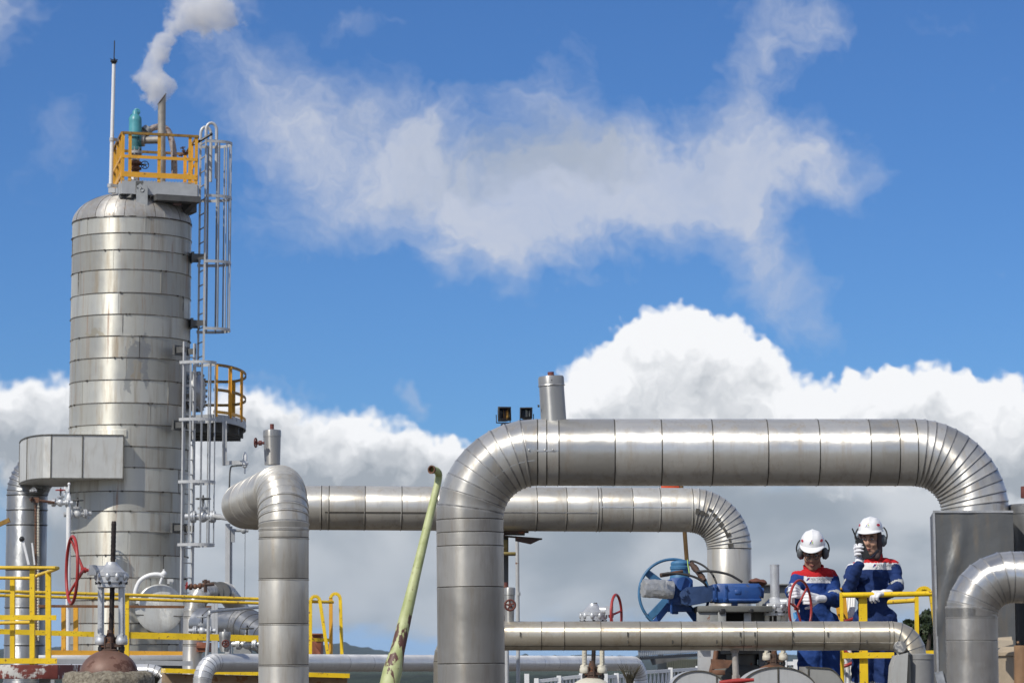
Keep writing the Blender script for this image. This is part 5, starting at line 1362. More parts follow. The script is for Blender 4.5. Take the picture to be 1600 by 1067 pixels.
# ------------------------------------------------------------------ blue actuator
def build_actuator():
    Y = 22.6; s = S(1, Y)
    T = thing('valve_actuator', 'blue motor actuator with a foil-wrapped motor and a wide thin handwheel', 'actuator', P(1120, 950, Y))
    c = P(1053, 928, Y + .05); ax = V((.12, -1, .12)).normalized()
    mb = MB(); mb.torus(c, ax, 55 * s, 2.3 * s, 64, 10)
    hub = c + V((0, .05, 0)); mb.cyl(hub - ax * .03, hub + ax * .03, 9 * s, 18)
    u = V((1, .12, 0)).normalized()
    for e in (P(1012, 967, Y + .05), P(1010, 893, Y + .06), P(1094, 967, Y + .05)):
        d = (e - hub).normalized(); sd_ = d.cross(ax).normalized()
        mb.add([hub + sd_ * 8 * s, hub - sd_ * 8 * s, e - sd_ * 4 * s, e + sd_ * 4 * s, hub + sd_ * 8 * s + V((0, .02, 0)), hub - sd_ * 8 * s + V((0, .02, 0)), e - sd_ * 5.5 * s + V((0, .02, 0)), e + sd_ * 5.5 * s + V((0, .02, 0))], [(0, 1, 2, 3), (7, 6, 5, 4), (0, 4, 5, 1), (1, 5, 6, 2), (2, 6, 7, 3), (3, 7, 4, 0)])
    part('handwheel', mb, M['blue2'], T)
    # foil motor
    mb = MB(); a = P(1050, 921, Y - .16); b = P(1005.5, 918.5, Y - .22); d = (b - a); L = d.length; d.normalize(); n = 30; m = 22
    u = d.orthogonal().normalized(); w = d.cross(u); o = len(mb.v)
    prof = [(14.5 * s, i / (m - 4)) for i in range(m - 3)] + [(13 * s, 1.02), (8 * s, 1.035), (.1 * s, 1.04)]
    for i, (r, t) in enumerate(prof):
        for k in range(n):
            q = 2 * PI * k / n; p = a + d * L * t + (u * math.cos(q) + w * math.sin(q)) * r
            nz = mnoise.noise(p * 45) * .006 + mnoise.noise(p * 110) * .003
            mb.v.append(p + (u * math.cos(q) + w * math.sin(q)) * nz * (1 if r > 8 * s else .2) + d * (nz if t > 1 else 0))
    for i in range(len(prof) - 1):
        for k in range(n): mb.f.append([o + i * n + k, o + i * n + (k + 1) % n, o + (i + 1) * n + (k + 1) % n, o + (i + 1) * n + k]); mb.mi.append(0); mb.val.append(.5)
    part('motor_wrap', mb, M['foil'], T, angle=20)
    # gear head
    mb = MB(); g = P(1062, 947, Y - .1)
    mb.lathe(P(1062, 906, Y - .05), UP, [(15 * s, -4 * s), (16 * s, 0), (15 * s, 6 * s), (14 * s, 8 * s), (14 * s, 16 * s), (15 * s, 17 * s), (15 * s, 21 * s), (13.5 * s, 22 * s), (14 * s, 26 * s), (12 * s, 29 * s), (6 * s, 30.5 * s), (1 * s, 31 * s)], 28)
    part('gear_cap', mb, M['blue2'], T)
    mb = MB(); pbox(mb, 1046, 902, 1083, 945, Y - .16, .3, bev=.02); pbox(mb, 1043, 905, 1050, 936, Y - .19, .08); mb.cyl(P(1068, 912, Y - .2), P(1068, 912, Y + .1), 11 * s, 20)
    mb.prism([P(1048, 944, Y - .1), P(1078, 944, Y - .1), P(1082, 955, Y - .1), P(1042, 955, Y - .1)][::-1], (0, 1, 0), .18); pbox(mb, 1050, 953, 1060, 959, Y - .05, .05)
    mb.cyl(P(1049, 941, Y - .17), P(1049, 958, Y - .17), 2 * s, 6); part('gear_case', mb, M['blue'], T)
    # lower braces
    for a, b in ((P(1046, 944, Y - .02), P(1022, 974, Y)), (P(1074, 950, Y - .02), P(1092, 974, Y))):
        mb = MB(); mb.beam(a, b, .02, 9 * s); part('brace', mb, M['blue'], T)
    # cylinder housing: two bolted boxes
    mb = MB(); pol = [P(1064, 924, Y - .34), P(1073, 917, Y - .34), P(1117, 913.5, Y - .30), P(1117, 938, Y - .30), P(1075, 946, Y - .34), P(1066, 943, Y - .34)]
    mb.prism(pol[::-1], (0, 1, 0), .34); mb.cyl(P(1068, 929, Y - .36), P(1068, 929, Y - .2), 6 * s, 18); mb.cyl(P(1068, 929, Y - .375), P(1068, 929, Y - .36), 3 * s, 12)
    for px, py in ((1073, 921), (1113, 917), (1073, 942), (1113, 936)): mb.cyl(P(px, py, Y - .355), P(px, py, Y - .33), 1.6 * s, 6)
    part('end_housing', mb, M['blue_dusty'], T)
    mb = MB(); pbox(mb, 1117.5, 911, 1190, 941, Y - .33, .36, bev=.02); pbox(mb, 1114, 912, 1120, 940, Y - .34, .38); pbox(mb, 1130, 913, 1137, 940, Y - .338, .37)
    pbox(mb, 1139, 935, 1190, 939, Y - .35, .03); pbox(mb, 1148, 921, 1158, 928, Y - .338, .02); pbox(mb, 1144, 939, 1153, 946, Y - .3, .1)
    for px, py in ((1119, 916), (1134, 916), (1119, 935), (1134, 935), (1185, 915)): mb.cyl(P(px, py, Y - .355), P(px, py, Y - .33), 1.8 * s, 6)
    mb.cyl(P(1189, 926, Y - .2), P(1193, 926, Y - .2), 8 * s, 14)
    part('housing', mb, M['blue'], T)
    for pts, r in (([(1034, 899, -.3), (1040, 896, -.34), (1062, 896, -.34), (1085, 901, -.34), (1100, 910, -.33), (1104, 916, -.3)], 1.9), ([(1078, 877, -.1), (1084, 876.5, -.12), (1100, 884, -.15), (1113, 897, -.2), (1120, 912, -.25)], 1.6), ([(1089, 893, -.2), (1110, 892, -.25), (1138, 897, -.25), (1160, 909, -.25)], 1.9)):
        mb = MB(); mb.sweep(smooth_path([P(x, y, Y + d) for x, y, d in pts], 6), r * s, n=10); part('cable', mb, M['rubber'], T)
    mb = MB(); mb.cyl(P(1080, 880, Y - .12), P(1101, 907, Y - .22), 4 * s, 12); mb.cyl(P(1084, 885, Y - .13), P(1088, 890, Y - .15), 5 * s, 12); mb.cyl(P(1094, 898, Y - .19), P(1098, 903, Y - .2), 5 * s, 12); part('cable_gland', mb, M['rustdk'], T)
    mb = MB(); mb.cyl(P(1032, 898.5, Y - .3), P(1045, 896.5, Y - .33), 3.4 * s, 12); mb.cyl(P(1043, 896.8, Y - .325), P(1066, 893, Y - .25), 3.0 * s, 12); part('cable_gland', mb, M['rustdk'], T)
    mb = MB(); mb.sweep(smooth_path([P(1074, 874, Y - .25), P(1075, 884, Y - .27), P(1077, 895, Y - .3)]), .7 * s, n=6); part('tie_cord', mb, M['lime'], T)
    # mounting frame
    T2 = thing('actuator_stand', 'grey bolted steel stand carrying the blue actuator', 'stand', (P(1140, 1067, Y).x, Y, 0))
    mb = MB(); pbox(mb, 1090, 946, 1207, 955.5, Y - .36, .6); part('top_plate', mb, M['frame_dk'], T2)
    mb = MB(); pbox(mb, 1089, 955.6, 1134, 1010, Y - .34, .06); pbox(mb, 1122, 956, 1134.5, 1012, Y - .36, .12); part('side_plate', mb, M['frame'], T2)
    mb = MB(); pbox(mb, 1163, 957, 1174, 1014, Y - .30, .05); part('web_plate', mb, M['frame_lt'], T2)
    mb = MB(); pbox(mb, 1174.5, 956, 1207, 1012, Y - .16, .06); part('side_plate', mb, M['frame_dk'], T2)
    mb = MB(); pbox(mb, 1120, 955.6, 1205, 1030, Y + .1, .04); part('shade_backing', mb, M['dk'], T2)  # near-black sheet standing in for the shade inside the stand's openings
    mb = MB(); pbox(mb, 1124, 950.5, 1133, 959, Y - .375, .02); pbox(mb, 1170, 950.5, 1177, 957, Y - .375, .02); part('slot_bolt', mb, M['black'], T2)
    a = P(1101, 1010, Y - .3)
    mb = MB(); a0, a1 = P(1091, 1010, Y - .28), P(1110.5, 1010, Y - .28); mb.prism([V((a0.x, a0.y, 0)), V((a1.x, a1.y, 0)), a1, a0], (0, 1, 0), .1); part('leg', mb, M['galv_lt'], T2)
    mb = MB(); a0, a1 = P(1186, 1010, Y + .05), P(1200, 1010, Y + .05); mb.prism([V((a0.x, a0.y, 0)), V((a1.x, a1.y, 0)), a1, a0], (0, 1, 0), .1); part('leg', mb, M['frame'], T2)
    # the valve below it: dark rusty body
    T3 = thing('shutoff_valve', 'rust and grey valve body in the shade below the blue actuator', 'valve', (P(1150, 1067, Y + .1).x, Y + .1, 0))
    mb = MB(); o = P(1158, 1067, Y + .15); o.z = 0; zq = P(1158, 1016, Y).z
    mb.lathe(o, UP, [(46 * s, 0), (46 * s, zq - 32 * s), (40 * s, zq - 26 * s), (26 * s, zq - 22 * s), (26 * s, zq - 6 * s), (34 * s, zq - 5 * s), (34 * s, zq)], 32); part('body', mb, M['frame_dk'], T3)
    mb = MB(); mb.prism([P(1112, 1029, Y - .32), P(1146, 1031, Y - .32), P(1138, 1043, Y - .32), P(1112, 1045, Y - .32)][::-1], (0, 1, 0), .1); mb.sweep(smooth_path([P(1119, 1016, Y - .3), P(1117, 1030, Y - .3), P(1112, 1046, Y - .3), P(1108, 1070, Y - .3)]), 4 * s, n=10); pbox(mb, 1113, 1046, 1133, 1054, Y - .33, .2); part('bracket', mb, M['rust'], T3)
    # sheet wall and cloth behind the sleeve
    mb = MB(); pbox(mb, 1186, 914, 1232, 972, 24.0, .3); pbox(mb, 1184, 911.5, 1234, 914, 23.95, .4); solo('equipment_cabinet', mb, M['frame'], 'grey cabinet with a dark lid behind the silver stem sleeve', 'cabinet')
    mb = MB(); c = P(1184, 909, 23.6); mb.ball(c, 15 * S(1, 23.6), .12, 5 * S(1, 23.6), rot=Matrix.Rotation(R(8), 3, 'Y'))
    for i, p in enumerate(mb.v): mb.v[i] = p + V((0, 0, mnoise.noise(p * 22) * .012))
    solo('rag', mb, M['rag'], 'crumpled brown rag lying behind the right end of the blue actuator', 'rag')
    mb = MB(); mb.prism([P(1240.5, 967, 22.2), P(1247.5, 964.5, 22.2), P(1245, 955, 22.2), P(1239, 957, 22.2)], (0, 1, 0), .004); solo('tag', mb, M['tagblue'], 'small sky-blue tag hanging inside the turned red wheel', 'tag')
    # rounded insulation jackets along the bottom
    def jacket(label, x0, x1, top, Y, mat, split, d=.5, shape='round'):
        T = thing('insulation_jacket', label, 'insulation jacket', (P((x0 + x1) / 2, 1067, Y).x, Y + d / 2, 0), 'rounded sheet-metal valve jackets')
        xa, xb = P(x0, 1067, Y).x, P(x1, 1067, Y).x; cx, w = (xa + xb) / 2, (xb - xa) / 2
        zt = P(0, top, Y).z; zb = P(0, 1067, Y).z; hh = w
        prof = []
        for i in range(29):
            q = PI * i / 28
            if shape == 'round': prof.append((cx - math.cos(q) * w, zt - w * .62 + math.sin(q) * w * .62))
            else:
                t = i / 28; prof.append((xa + (xb - xa) * t, zt - (0 if t < .55 else ((t - .55) / .45) ** 2 * w * .95) - .02 * t))
        for i0, i1, v_ in ((0, int(28 * split), .4), (int(28 * split), 28, .7)):
            mb = MB(); sub = prof[i0:i1 + 1]
            poly = [V((sub[0][0], Y, 0))] + [V((x, Y, z)) for x, z in sub] + [V((sub[-1][0], Y, 0))]
            mb.prism(poly, (0, 1, 0), d); mb.val = [v_] * len(mb.f)
            part('sheet_panel', mb, mat, T)
        mb = MB()
        for i in range(28): mb.beam(V((prof[i][0], Y - .004, prof[i][1])), V((prof[i + 1][0], Y - .004, prof[i + 1][1])), .012, .008)
        sx = prof[int(28 * split)][0]; mb.beam(V((sx, Y - .003, 0)), V((sx, Y - .003, prof[int(28 * split)][1])), .012, .006, up=(0, 1, 0))
        part('edge_lap', mb, M['seam'], T)
    jacket('pale rounded jacket with a dark seam below the drain lever', 1156, 1276, 1041.5, 21.5, M['jacket'], .5)
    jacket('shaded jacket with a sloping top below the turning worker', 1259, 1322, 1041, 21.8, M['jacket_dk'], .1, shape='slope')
    jacket('small pale rounded jacket left of the grey actuator leg', 1050, 1132, 1047.5, 21.7, M['jacket'], .78)
M['foil'] = cladding('crinkled_foil', (.62, .62, .60), .42, .7, .12, dent=.5, ss=3)
M['blue_dusty'] = paint('dusty_blue', (.03, .065, .16), .5, 0, .3, 6, rust=.25, rustcol=(.09, .085, .08))
M['lime'] = paint('lime_cord', (.35, .55, .12), .5)
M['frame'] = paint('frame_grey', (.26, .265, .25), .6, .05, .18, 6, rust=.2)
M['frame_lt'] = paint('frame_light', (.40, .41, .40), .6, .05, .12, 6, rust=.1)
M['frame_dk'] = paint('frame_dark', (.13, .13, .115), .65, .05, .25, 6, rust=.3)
M['rag'] = paint('brown_rag', (.14, .055, .035), .9, 0, .25, 14)
M['tagblue'] = paint('tag_blue', (.12, .38, .72), .5)
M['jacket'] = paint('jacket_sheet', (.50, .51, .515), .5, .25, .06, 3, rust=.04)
M['jacket_dk'] = paint('jacket_sheet_shaded', (.34, .34, .32), .5, .25, .08, 3, rust=.06)  # darker copy of the jacket sheet, with shade put into its colour
build_actuator()

# ------------------------------------------------------------------ workers' platform rail
def build_right_rails():
    T = thing('guard_rail', 'yellow guard rail that the worker with the radio leans on', 'guard rail', P(1390, 1140, 22.6), 'yellow guard rails')
    Y = 22.6
    tube('top_rail', T, [P(1316, 929.5, Y), P(1400, 928.2, Y), P(1475, 926.5, Y)], .0205, 'yellow')
    angle_post(T, P(1351, 1147, Y + .03), P(1348, 931, Y + .03), .063)
    angle_post(T, P(1317, 1147, Y + .06), P(1314.5, 925, Y + .06), .026)
    flat('mid_rail', T, P(1316, 1023.5, Y), P(1397, 1023, Y), .044, 'yellow')
    T = thing('guard_rail', 'yellow rear rail with a rounded hoop top beside the tall sheet-metal box', 'guard rail', P(1440, 1140, 24.2), 'yellow guard rails')
    Y = 24.2
    tube('top_rail', T, [P(1385, 940.5, Y + .3), P(1431, 937.5, Y)], .019, 'yellow_worn')
    mb = MB(); hp = [P(1434, 1147, Y), P(1432, 932, Y)] + [P(1443.5 - 11.5 * math.cos(q * PI / 10), 931 - 13 * math.sin(q * PI / 10), Y) for q in range(1, 10)] + [P(1455, 932, Y), P(1466, 1010, Y), P(1470, 1147, Y)]
    for i in range(len(hp) - 1): mb.beam(hp[i], hp[i + 1], .03, .045, up=(0, 1, 0))
    part('hoop_post', mb, M['yellow'], T)
    mb = MB(); mb.prism([P(1443.5 - 11 * math.cos(q * PI / 10), 931 - 12.5 * math.sin(q * PI / 10), Y - .01) for q in range(11)], (0, 1, 0), .012); part('hoop_plate', mb, M['yellow'], T)
    flat('mid_rail', T, P(1436, 1019, Y), P(1475, 1018, Y), .03, 'yellow', .03)
    # yellow board and white panel between the workers
    T = thing('valve_tag_board', 'yellow-orange board standing between the two workers', 'board', P(1314, 975, 23.6))
    mb = MB(); mb.prism([P(1306, 945, 23.6), P(1311, 919, 23.6), P(1321, 919, 23.6), P(1325, 966, 23.6), P(1309, 968, 23.6)], (0, 1, 0), .02); mb.beam(P(1310, 919, 23.58), P(1322, 919, 23.58), .04, .012); part('panel', mb, M['orange'], T)
    mb = MB(); 
    for px, py in ((1311, 960), (1318, 960), (1316, 924)): mb.cyl(P(px, py, 23.58), P(px, py, 23.61), .008, 8)
    part('bolt', mb, M['black'], T)
    # hose and white cable bundle
    T = thing('hose_rack', 'white ribbed hose bundle tied with red straps behind the thin yellow post', 'hose', (P(1326, 1147, 23.8).x, 23.8, P(1326, 1147, 23.8).z))
    for i, (xa, xb) in enumerate(((1323, 1314), (1327, 1320), (1331, 1327), (1334, 1333))):
        mb = MB(); pts = smooth_path([P(xa + 2, 915, 23.8), P(xa, 945, 23.75), P(xa - 2, 985, 23.7), P(xb + 1, 1020, 23.7), P(xb + 5, 1060, 23.7), P(xb + 6, 1150, 23.7)], 10)
        mb.sweep(pts, [.016 if k % 2 else .0135 for k in range(len(pts))], n=10); part('hose', mb, M['white'], T)
    for y0, y1 in ((1015, 1022), (1040, 1037), (968, 968)):
        mb = MB(); mb.sweep(smooth_path([P(1308, y0 - 4, 23.66), P(1318, y0, 23.62), P(1328, y1, 23.62), P(1338, y1 - 4, 23.68)]), .014, n=8); part('strap', mb, M['red'], T)
    # platform deck under the workers (just below the picture)
    T = thing('work_platform', 'steel grating platform the two workers stand on', 'platform', (P(1310, 1147, 23).x, 23, 0))
    z = P(1300, 1147, 23).z - .012; x0, x1 = P(1228, 1147, 23).x, P(1475, 1147, 23).x
    mb = MB()
    for i in range(48):
        y = 22.55 + i * .036; mb.beam(V((x0, y, z)), V((x1, y, z)), .006, .03)
    for i in range(14):
        x = x0 + (x1 - x0) * i / 13; mb.beam(V((x, 22.5, z - .004)), V((x, 24.3, z - .004)), .008, .02)
    part('grating', mb, M['galv'], T)
    mb = MB()
    for y in (22.48, 24.32): mb.beam(V((x0, y, z - .06)), V((x1, y, z - .06)), .06, .14)
    part('deck_frame', mb, M['grey'], T)
    for x in (x0 + .08, x1 - .08):
        for y in (22.48, 24.32):
            mb = MB(); mb.beam(V((x, y, z - .13)), V((x, y, 0)), .08, .08, up=(0, 1, 0)); part('leg', mb, M['grey'], T)
build_right_rails()
# ------------------------------------------------------------------ people
def capsule(mb, a, b, ra, rb, n=14):
    a, b = V(a), V(b); d = b - a
    if d.length < 1e-5: mb.ball(a, ra, n=n); return
    d.normalize(); pts = []; rad = []
    for i in range(6):
        q = -PI / 2 + PI / 2 * i / 5; pts.append(a + d * ra * math.sin(q)); rad.append(max(ra * math.cos(q), 1e-4))
    for i in range(6):
        q = PI / 2 * i / 5; pts.append(b + d * rb * math.sin(q)); rad.append(max(rb * math.cos(q), 1e-4))
    mb.sweep(pts, rad, n=n, tang=[d] * 12)

def fuse(mb, voxel, smooth=4, factor=.5):
    """one continuous skin over all the overlapping pieces of mb"""
    me = bpy.data.meshes.new('tmp'); me.from_pydata([tuple(p) for p in mb.v], [], mb.f)
    o = bpy.data.objects.new('tmp', me); COL.objects.link(o)
    r = o.modifiers.new('r', 'REMESH'); r.mode = 'VOXEL'; r.voxel_size = voxel
    s = o.modifiers.new('s', 'SMOOTH'); s.iterations = smooth; s.factor = factor
    dg = bpy.context.evaluated_depsgraph_get(); dg.update()
    m2 = bpy.data.meshes.new_from_object(o.evaluated_get(dg))
    bpy.data.objects.remove(o); bpy.data.meshes.remove(me)
    out = MB(); out.v = [v.co.copy() for v in m2.vertices]; out.f = [list(p.vertices) for p in m2.polygons]
    out.mi = [0] * len(out.f); out.val = [.5] * len(out.f); out.nrm = [v.normal.copy() for v in m2.vertices]
    bpy.data.meshes.remove(m2)
    return out

def segdist(p, a, b):
    ab = b - a; L = ab.length_squared
    t = max(0, min(1, (p - a).dot(ab) / L)) if L > 1e-9 else 0
    return (p - a - ab * t).length, t

def cloth(name, col, rough=.85, var=.14):
    m, t, b = newmat(name); oc = t.new('ShaderNodeTexCoord').outputs['Object']
    n1 = t.noise(oc, 9, 4, .6)
    c = t.mix(t.remap(n1, .3, .7), tuple(q * (1 - var) for q in col), tuple(min(1, q * (1 + var)) for q in col))
    t.l.new(c, b.inputs['Base Color']); b.inputs['Roughness'].default_value = rough; b.inputs['Specular IOR Level'].default_value = .25
    bn = t.new('ShaderNodeBump'); bn.inputs['Strength'].default_value = .5; bn.inputs['Distance'].default_value = .012
    t.l.new(t.noise(oc, 34, 4, .6), bn.inputs['Height']); t.l.new(bn.outputs[0], b.inputs['Normal'])
    return m
M['suit_blue'] = cloth('suit_blue', (.018, .055, .215)); M['suit_navy'] = cloth('suit_navy', (.015, .036, .13))
M['suit_red'] = cloth('suit_red', (.50, .018, .022)); M['suit_white'] = cloth('suit_white', (.70, .70, .70), .7, .05)
M['suit_refl'] = cloth('suit_reflective', (.42, .43, .42), .45, .08); M['glove'] = cloth('white_glove', (.74, .74, .76), .85, .06)
M['skin'] = cloth('skin_brown', (.38, .205, .13), .55, .1); M['skin2'] = cloth('skin_tan', (.43, .25, .17), .55, .1)
M['hair'] = cloth('dark_hair', (.02, .015, .013), .7); M['scarf'] = cloth('dark_scarf', (.085, .06, .06), .85)
M['helmet'] = paint('helmet_white', (.80, .80, .79), .28, 0, .02, 3, bump=0)
M['muff'] = paint('muff_grey', (.10, .11, .115), .4, 0, .1, 8, bump=0)
M['decal_red'] = paint('decal_red', (.50, .02, .04), .4, bump=0); M['decal_blue'] = paint('decal_blue', (.015, .06, .30), .4, bump=0); M['decal_green'] = paint('decal_green', (.42, .60, .06), .4, bump=0)
M['lips'] = cloth('lips', (.26, .09, .075), .5); M['eyewhite'] = paint('eye_white', (.6, .58, .55), .3, bump=0)

def text_mb(body, size, mapf):
    """lettering laid on a surface: mapf turns flat (x, y) into a world point"""
    cu = bpy.data.curves.new('tmp', 'FONT'); cu.body = body; cu.size = size; cu.align_x = 'CENTER'; cu.align_y = 'CENTER'; cu.resolution_u = 2
    o = bpy.data.objects.new('tmp', cu); COL.objects.link(o)
    dg = bpy.context.evaluated_depsgraph_get(); dg.update()
    me = bpy.data.meshes.new_from_object(o.evaluated_get(dg)); mb = MB()
    mb.v = [mapf(v.co.x, v.co.y) for v in me.vertices]; mb.f = [list(p.vertices) for p in me.polygons]; mb.mi = [0] * len(mb.f); mb.val = [.5] * len(mb.f)
    bpy.data.objects.remove(o); bpy.data.curves.remove(cu); bpy.data.meshes.remove(me)
    return mb

def hand_mb(wr, fwd, pn, thumb, curl, sc=1.0):
    """palm, four separate fingers and a thumb; thumb = +1/-1 picks the side"""
    fwd = V(fwd).normalized(); pn = V(pn); pn = (pn - fwd * pn.dot(fwd)).normalized(); side = fwd.cross(pn).normalized() * thumb
    mb = MB(); wr = V(wr)
    for k, (o, L) in enumerate(((.033, .074), (.0115, .086), (-.0115, .08), (-.033, .062))):
        kn = wr + (fwd * (.088 - abs(o - .01) * .22) + side * o) * sc
        capsule(mb, wr + side * o * .55 * sc + fwd * .005, kn, .0165 * sc, .0145 * sc, 10)
        p = kn; d = fwd.copy(); ax = fwd.cross(pn)
        for f, bend, r0, r1 in ((.45, .95, .0115, .0108), (.31, 1.05, .0108, .0098), (.24, .7, .0098, .0085)):
            d = Quaternion(ax, curl * bend * (1 + .06 * (k - 1.5))) @ d
            q = p + (d + side * o * .5).normalized() * L * f * sc
            capsule(mb, p, q, r0 * sc, r1 * sc, 10); p = q
    b = wr + (fwd * .028 + side * .034 + pn * .006) * sc; capsule(mb, wr + side * .012 * sc, b, .017 * sc, .0145 * sc, 10)
    d = (fwd * .62 + side * .62 + pn * .35).normalized(); q = b + d * .042 * sc; capsule(mb, b, q, .0142 * sc, .0125 * sc, 10)
    d = (d + pn * .7 * curl + fwd * .35 - side * .35).normalized(); capsule(mb, q, q + d * .034 * sc, .0122 * sc, .010 * sc, 10)
    capsule(mb, wr - fwd * .045 * sc, wr + fwd * .01 * sc, .0285 * sc, .029 * sc, 12)          # knitted cuff
    return mb

def build_person(label, head, yaw, pitch, joints, torso, arms, legs, skin, female, suit, red_y, white_y, hands, Yc, seed):
    """joints are world points; arms/legs are lists of point chains with radii"""
    foot = [l[-1][0] for l in legs]; base = V(((foot[0].x + foot[1].x) / 2, (foot[0].y + foot[1].y) / 2, min(f.z for f in foot) - .06))
    T = thing('person', label, 'person', base, 'two workers on the platform')
    hc = V(head); ro = Matrix.Rotation(yaw, 3, 'Z') @ Matrix.Rotation(pitch, 3, 'X')
    W = lambda x, y, z: hc + ro @ V((x, y, z))
    # ---- body: one skin from head to feet
    mb = MB()
    mb.ball(W(0, .012, .03), .076, .094, .092, 20, 14, rot=ro); mb.ball(W(0, -.028, -.042), .060, .068, .072, 18, 12, rot=ro)
    mb.ball(W(0, -.070, -.098), .027, n=12); capsule(mb, W(0, -.092, .012), W(0, -.108, -.028), .0085, .0135, 10); mb.ball(W(.0, -.103, -.034), .0125, n=10)
    for sx in (-1, 1):
        mb.ball(W(sx * .034, -.066, -.028), .032, n=12); mb.ball(W(sx * .012, -.098, -.034), .009, n=8); capsule(mb, W(sx * .012, -.088, .028), W(sx * .05, -.068, .026), .012, .010, 8)
        mb.ball(W(sx * .078, .012, -.012), .012, .02, .032, 10, 8, rot=ro)
        capsule(mb, W(sx * .045, -.03, -.075), W(sx * .012, -.068, -.1), .024, .022, 10)
    capsule(mb, W(0, -.088, -.068), W(0, -.09, -.072), .015, .015, 10)
    nb = joints['neck']; capsule(mb, W(0, .022, -.06), nb, .056, .062, 14)
    for (a, ra), (b, rb) in zip(torso, torso[1:]): capsule(mb, a, b, ra * .82, rb * .82)
    for ch in arms: 
        capsule(mb, nb - V((0, 0, .03)), ch[0][0], .06, .05)
        for (a, ra), (b, rb) in zip(ch, ch[1:]): capsule(mb, a, b, ra * .7, rb * .7)
    for ch in legs:
        for (a, ra), (b, rb) in zip(ch, ch[1:]): capsule(mb, a, b, ra * .7, rb * .7)
    part('body', fuse(mb, .008, 3, .4), skin, T, angle=180)
    # ---- face
    for sx in (-1, 1):
        mb = MB(); mb.ball(W(sx * .031, -.086, .008), .013, .007, .006, 12, 8, rot=ro); e = part('eye', mb, M['eyewhite'], T)
        mb = MB(); mb.ball(W(sx * .031, -.0915, .0075), .0055, .003, .0055, 10, 8, rot=ro); part('pupil', mb, M['black'], e)
        mb = MB(); mb.sweep([W(sx * .014, -.101, .026), W(sx * .032, -.097, .032), W(sx * .05, -.083, .027)], [.0035, .0045, .002], n=6); part('eyebrow', mb, M['hair'], T)
    mb = MB(); mb.sweep([W(-.022, -.096, -.069), W(-.008, -.105, -.066), W(0, -.1055, -.068), W(.008, -.105, -.066), W(.022, -.096, -.069)], [.002, .0045, .004, .0045, .002], n=8)
    mb.sweep([W(-.018, -.096, -.072), W(0, -.104, -.077), W(.018, -.096, -.072)], [.002, .006, .002], n=8); part('mouth', mb, M['lips'], T)
    if female:
        mb = MB()
        mb.ball(W(0, .035, .005), .086, .088, .105, 22, 16, rot=ro)
        for sx in (-1, 1): capsule(mb, W(sx * .070, -.02, .05), W(sx * .066, -.015, -.085), .024, .03, 12)
        capsule(mb, W(-.05, -.02, -.125), W(.05, -.02, -.125), .032, .032, 12); capsule(mb, W(0, .03, -.06), nb + V((0, .01, .0)), .075, .085, 14)
        part('headscarf', fuse(mb, .009, 4), M['scarf'], T, angle=180)
    else:
        mb = MB(); mb.ball(W(0, .04, .005), .081, .078, .075, 20, 14, rot=ro); part('hair', mb, M['hair'], T)
        mb = MB()
        for sx in (-1, 1):
            c = W(sx * .033, -.106, .004); mb.torus(c, ro @ V((sx * .25, -1, 0)), .021, .0022, 20, 6); mb.beam(W(sx * .054, -.098, .008), W(sx * .084, -.01, .012), .003, .005)
        mb.beam(W(-.012, -.112, .007), W(.012, -.112, .007), .003, .003); gl = part('glasses', mb, M['black'], T)
        for sx in (-1, 1):
            mb = MB(); c = W(sx * .033, -.106, .004); a = (ro @ V((sx * .25, -1, 0))).normalized(); mb.cyl(c - a * .001, c + a * .001, .0205, 18); part('lens', mb, M['shade'], gl)
    # ---- helmet
    mb = MB(); n = 44; m = 12; zb = .076; o = 0
    for j in range(m + 1):
        q = j / m * PI / 2
        for i in range(n):
            a = 2 * PI * i / n; k = math.cos(q) ** .9 if j < m else 0.0
            x, y, z = .094 * k * math.cos(a), .01 + .119 * k * math.sin(a), zb + .104 * math.sin(q)
            if k > 0 and z > zb + .04: z += .006 * max(0, 1 - abs(x) / .018) + .004 * max(0, 1 - abs(abs(x) - .05) / .014)
            mb.v.append(W(x, y, z))
    for j in range(m):
        for i in range(n): mb.f.append([j * n + i, j * n + (i + 1) % n, (j + 1) * n + (i + 1) % n, (j + 1) * n + i]); mb.mi.append(0); mb.val.append(.5)
    rows = []
    for sc_, dz in ((1.0, 0), (1.07, -.006), (1.075, -.011), (1.0, -.008), (.94, .01)):
        r = []
        for i in range(n):
            a = 2 * PI * i / n; front = max(0, -math.sin(a)) ** 2.2; e = (sc_ - 1) * (1 + 4.6 * front) if sc_ > 1 else (sc_ - 1)
            r.append(W((.094 * (1 + e * .8)) * math.cos(a), .01 + .119 * (1 + e) * math.sin(a), zb + dz - (.016 * front if sc_ > 1 else 0)))
        rows.append(r)
    for r0, r1 in zip(rows, rows[1:]):
        k = len(mb.v); mb.v += r0 + r1
        for i in range(n): mb.f.append([k + i, k + n + i, k + n + (i + 1) % n, k + (i + 1) % n]); mb.mi.append(0); mb.val.append(.5)
    he = part('helmet', mb, M['helmet'], T, angle=60)
    def on_dome(a, q, lift=.0015):                      # a: angle round from the front (+ = viewer's right), q: height angle
        k = math.cos(q) ** .9
        return W((.094 + lift) * k * math.sin(a), .01 - (.119 + lift) * k * math.cos(a), zb + (.104 + lift) * math.sin(q))
    def decal(a0, q0, poly, mat, nm):
        mb = MB(); mb.v = [on_dome(a0 + x / .115, q0 + y / .12, .003) for x, y in poly]; mb.f = [list(range(len(poly)))]; mb.mi = [0]; mb.val = [.5]; part(nm, mb, mat, he)
    decal(0, .42, [(-.016, -.012), (-.006, -.012), (.002, .004), (-.008, .004)], M['decal_blue'], 'emblem')
    decal(0, .42, [(-.004, .006), (.004, .006), (.010, .018), (.002, .018)], M['decal_red'], 'emblem')
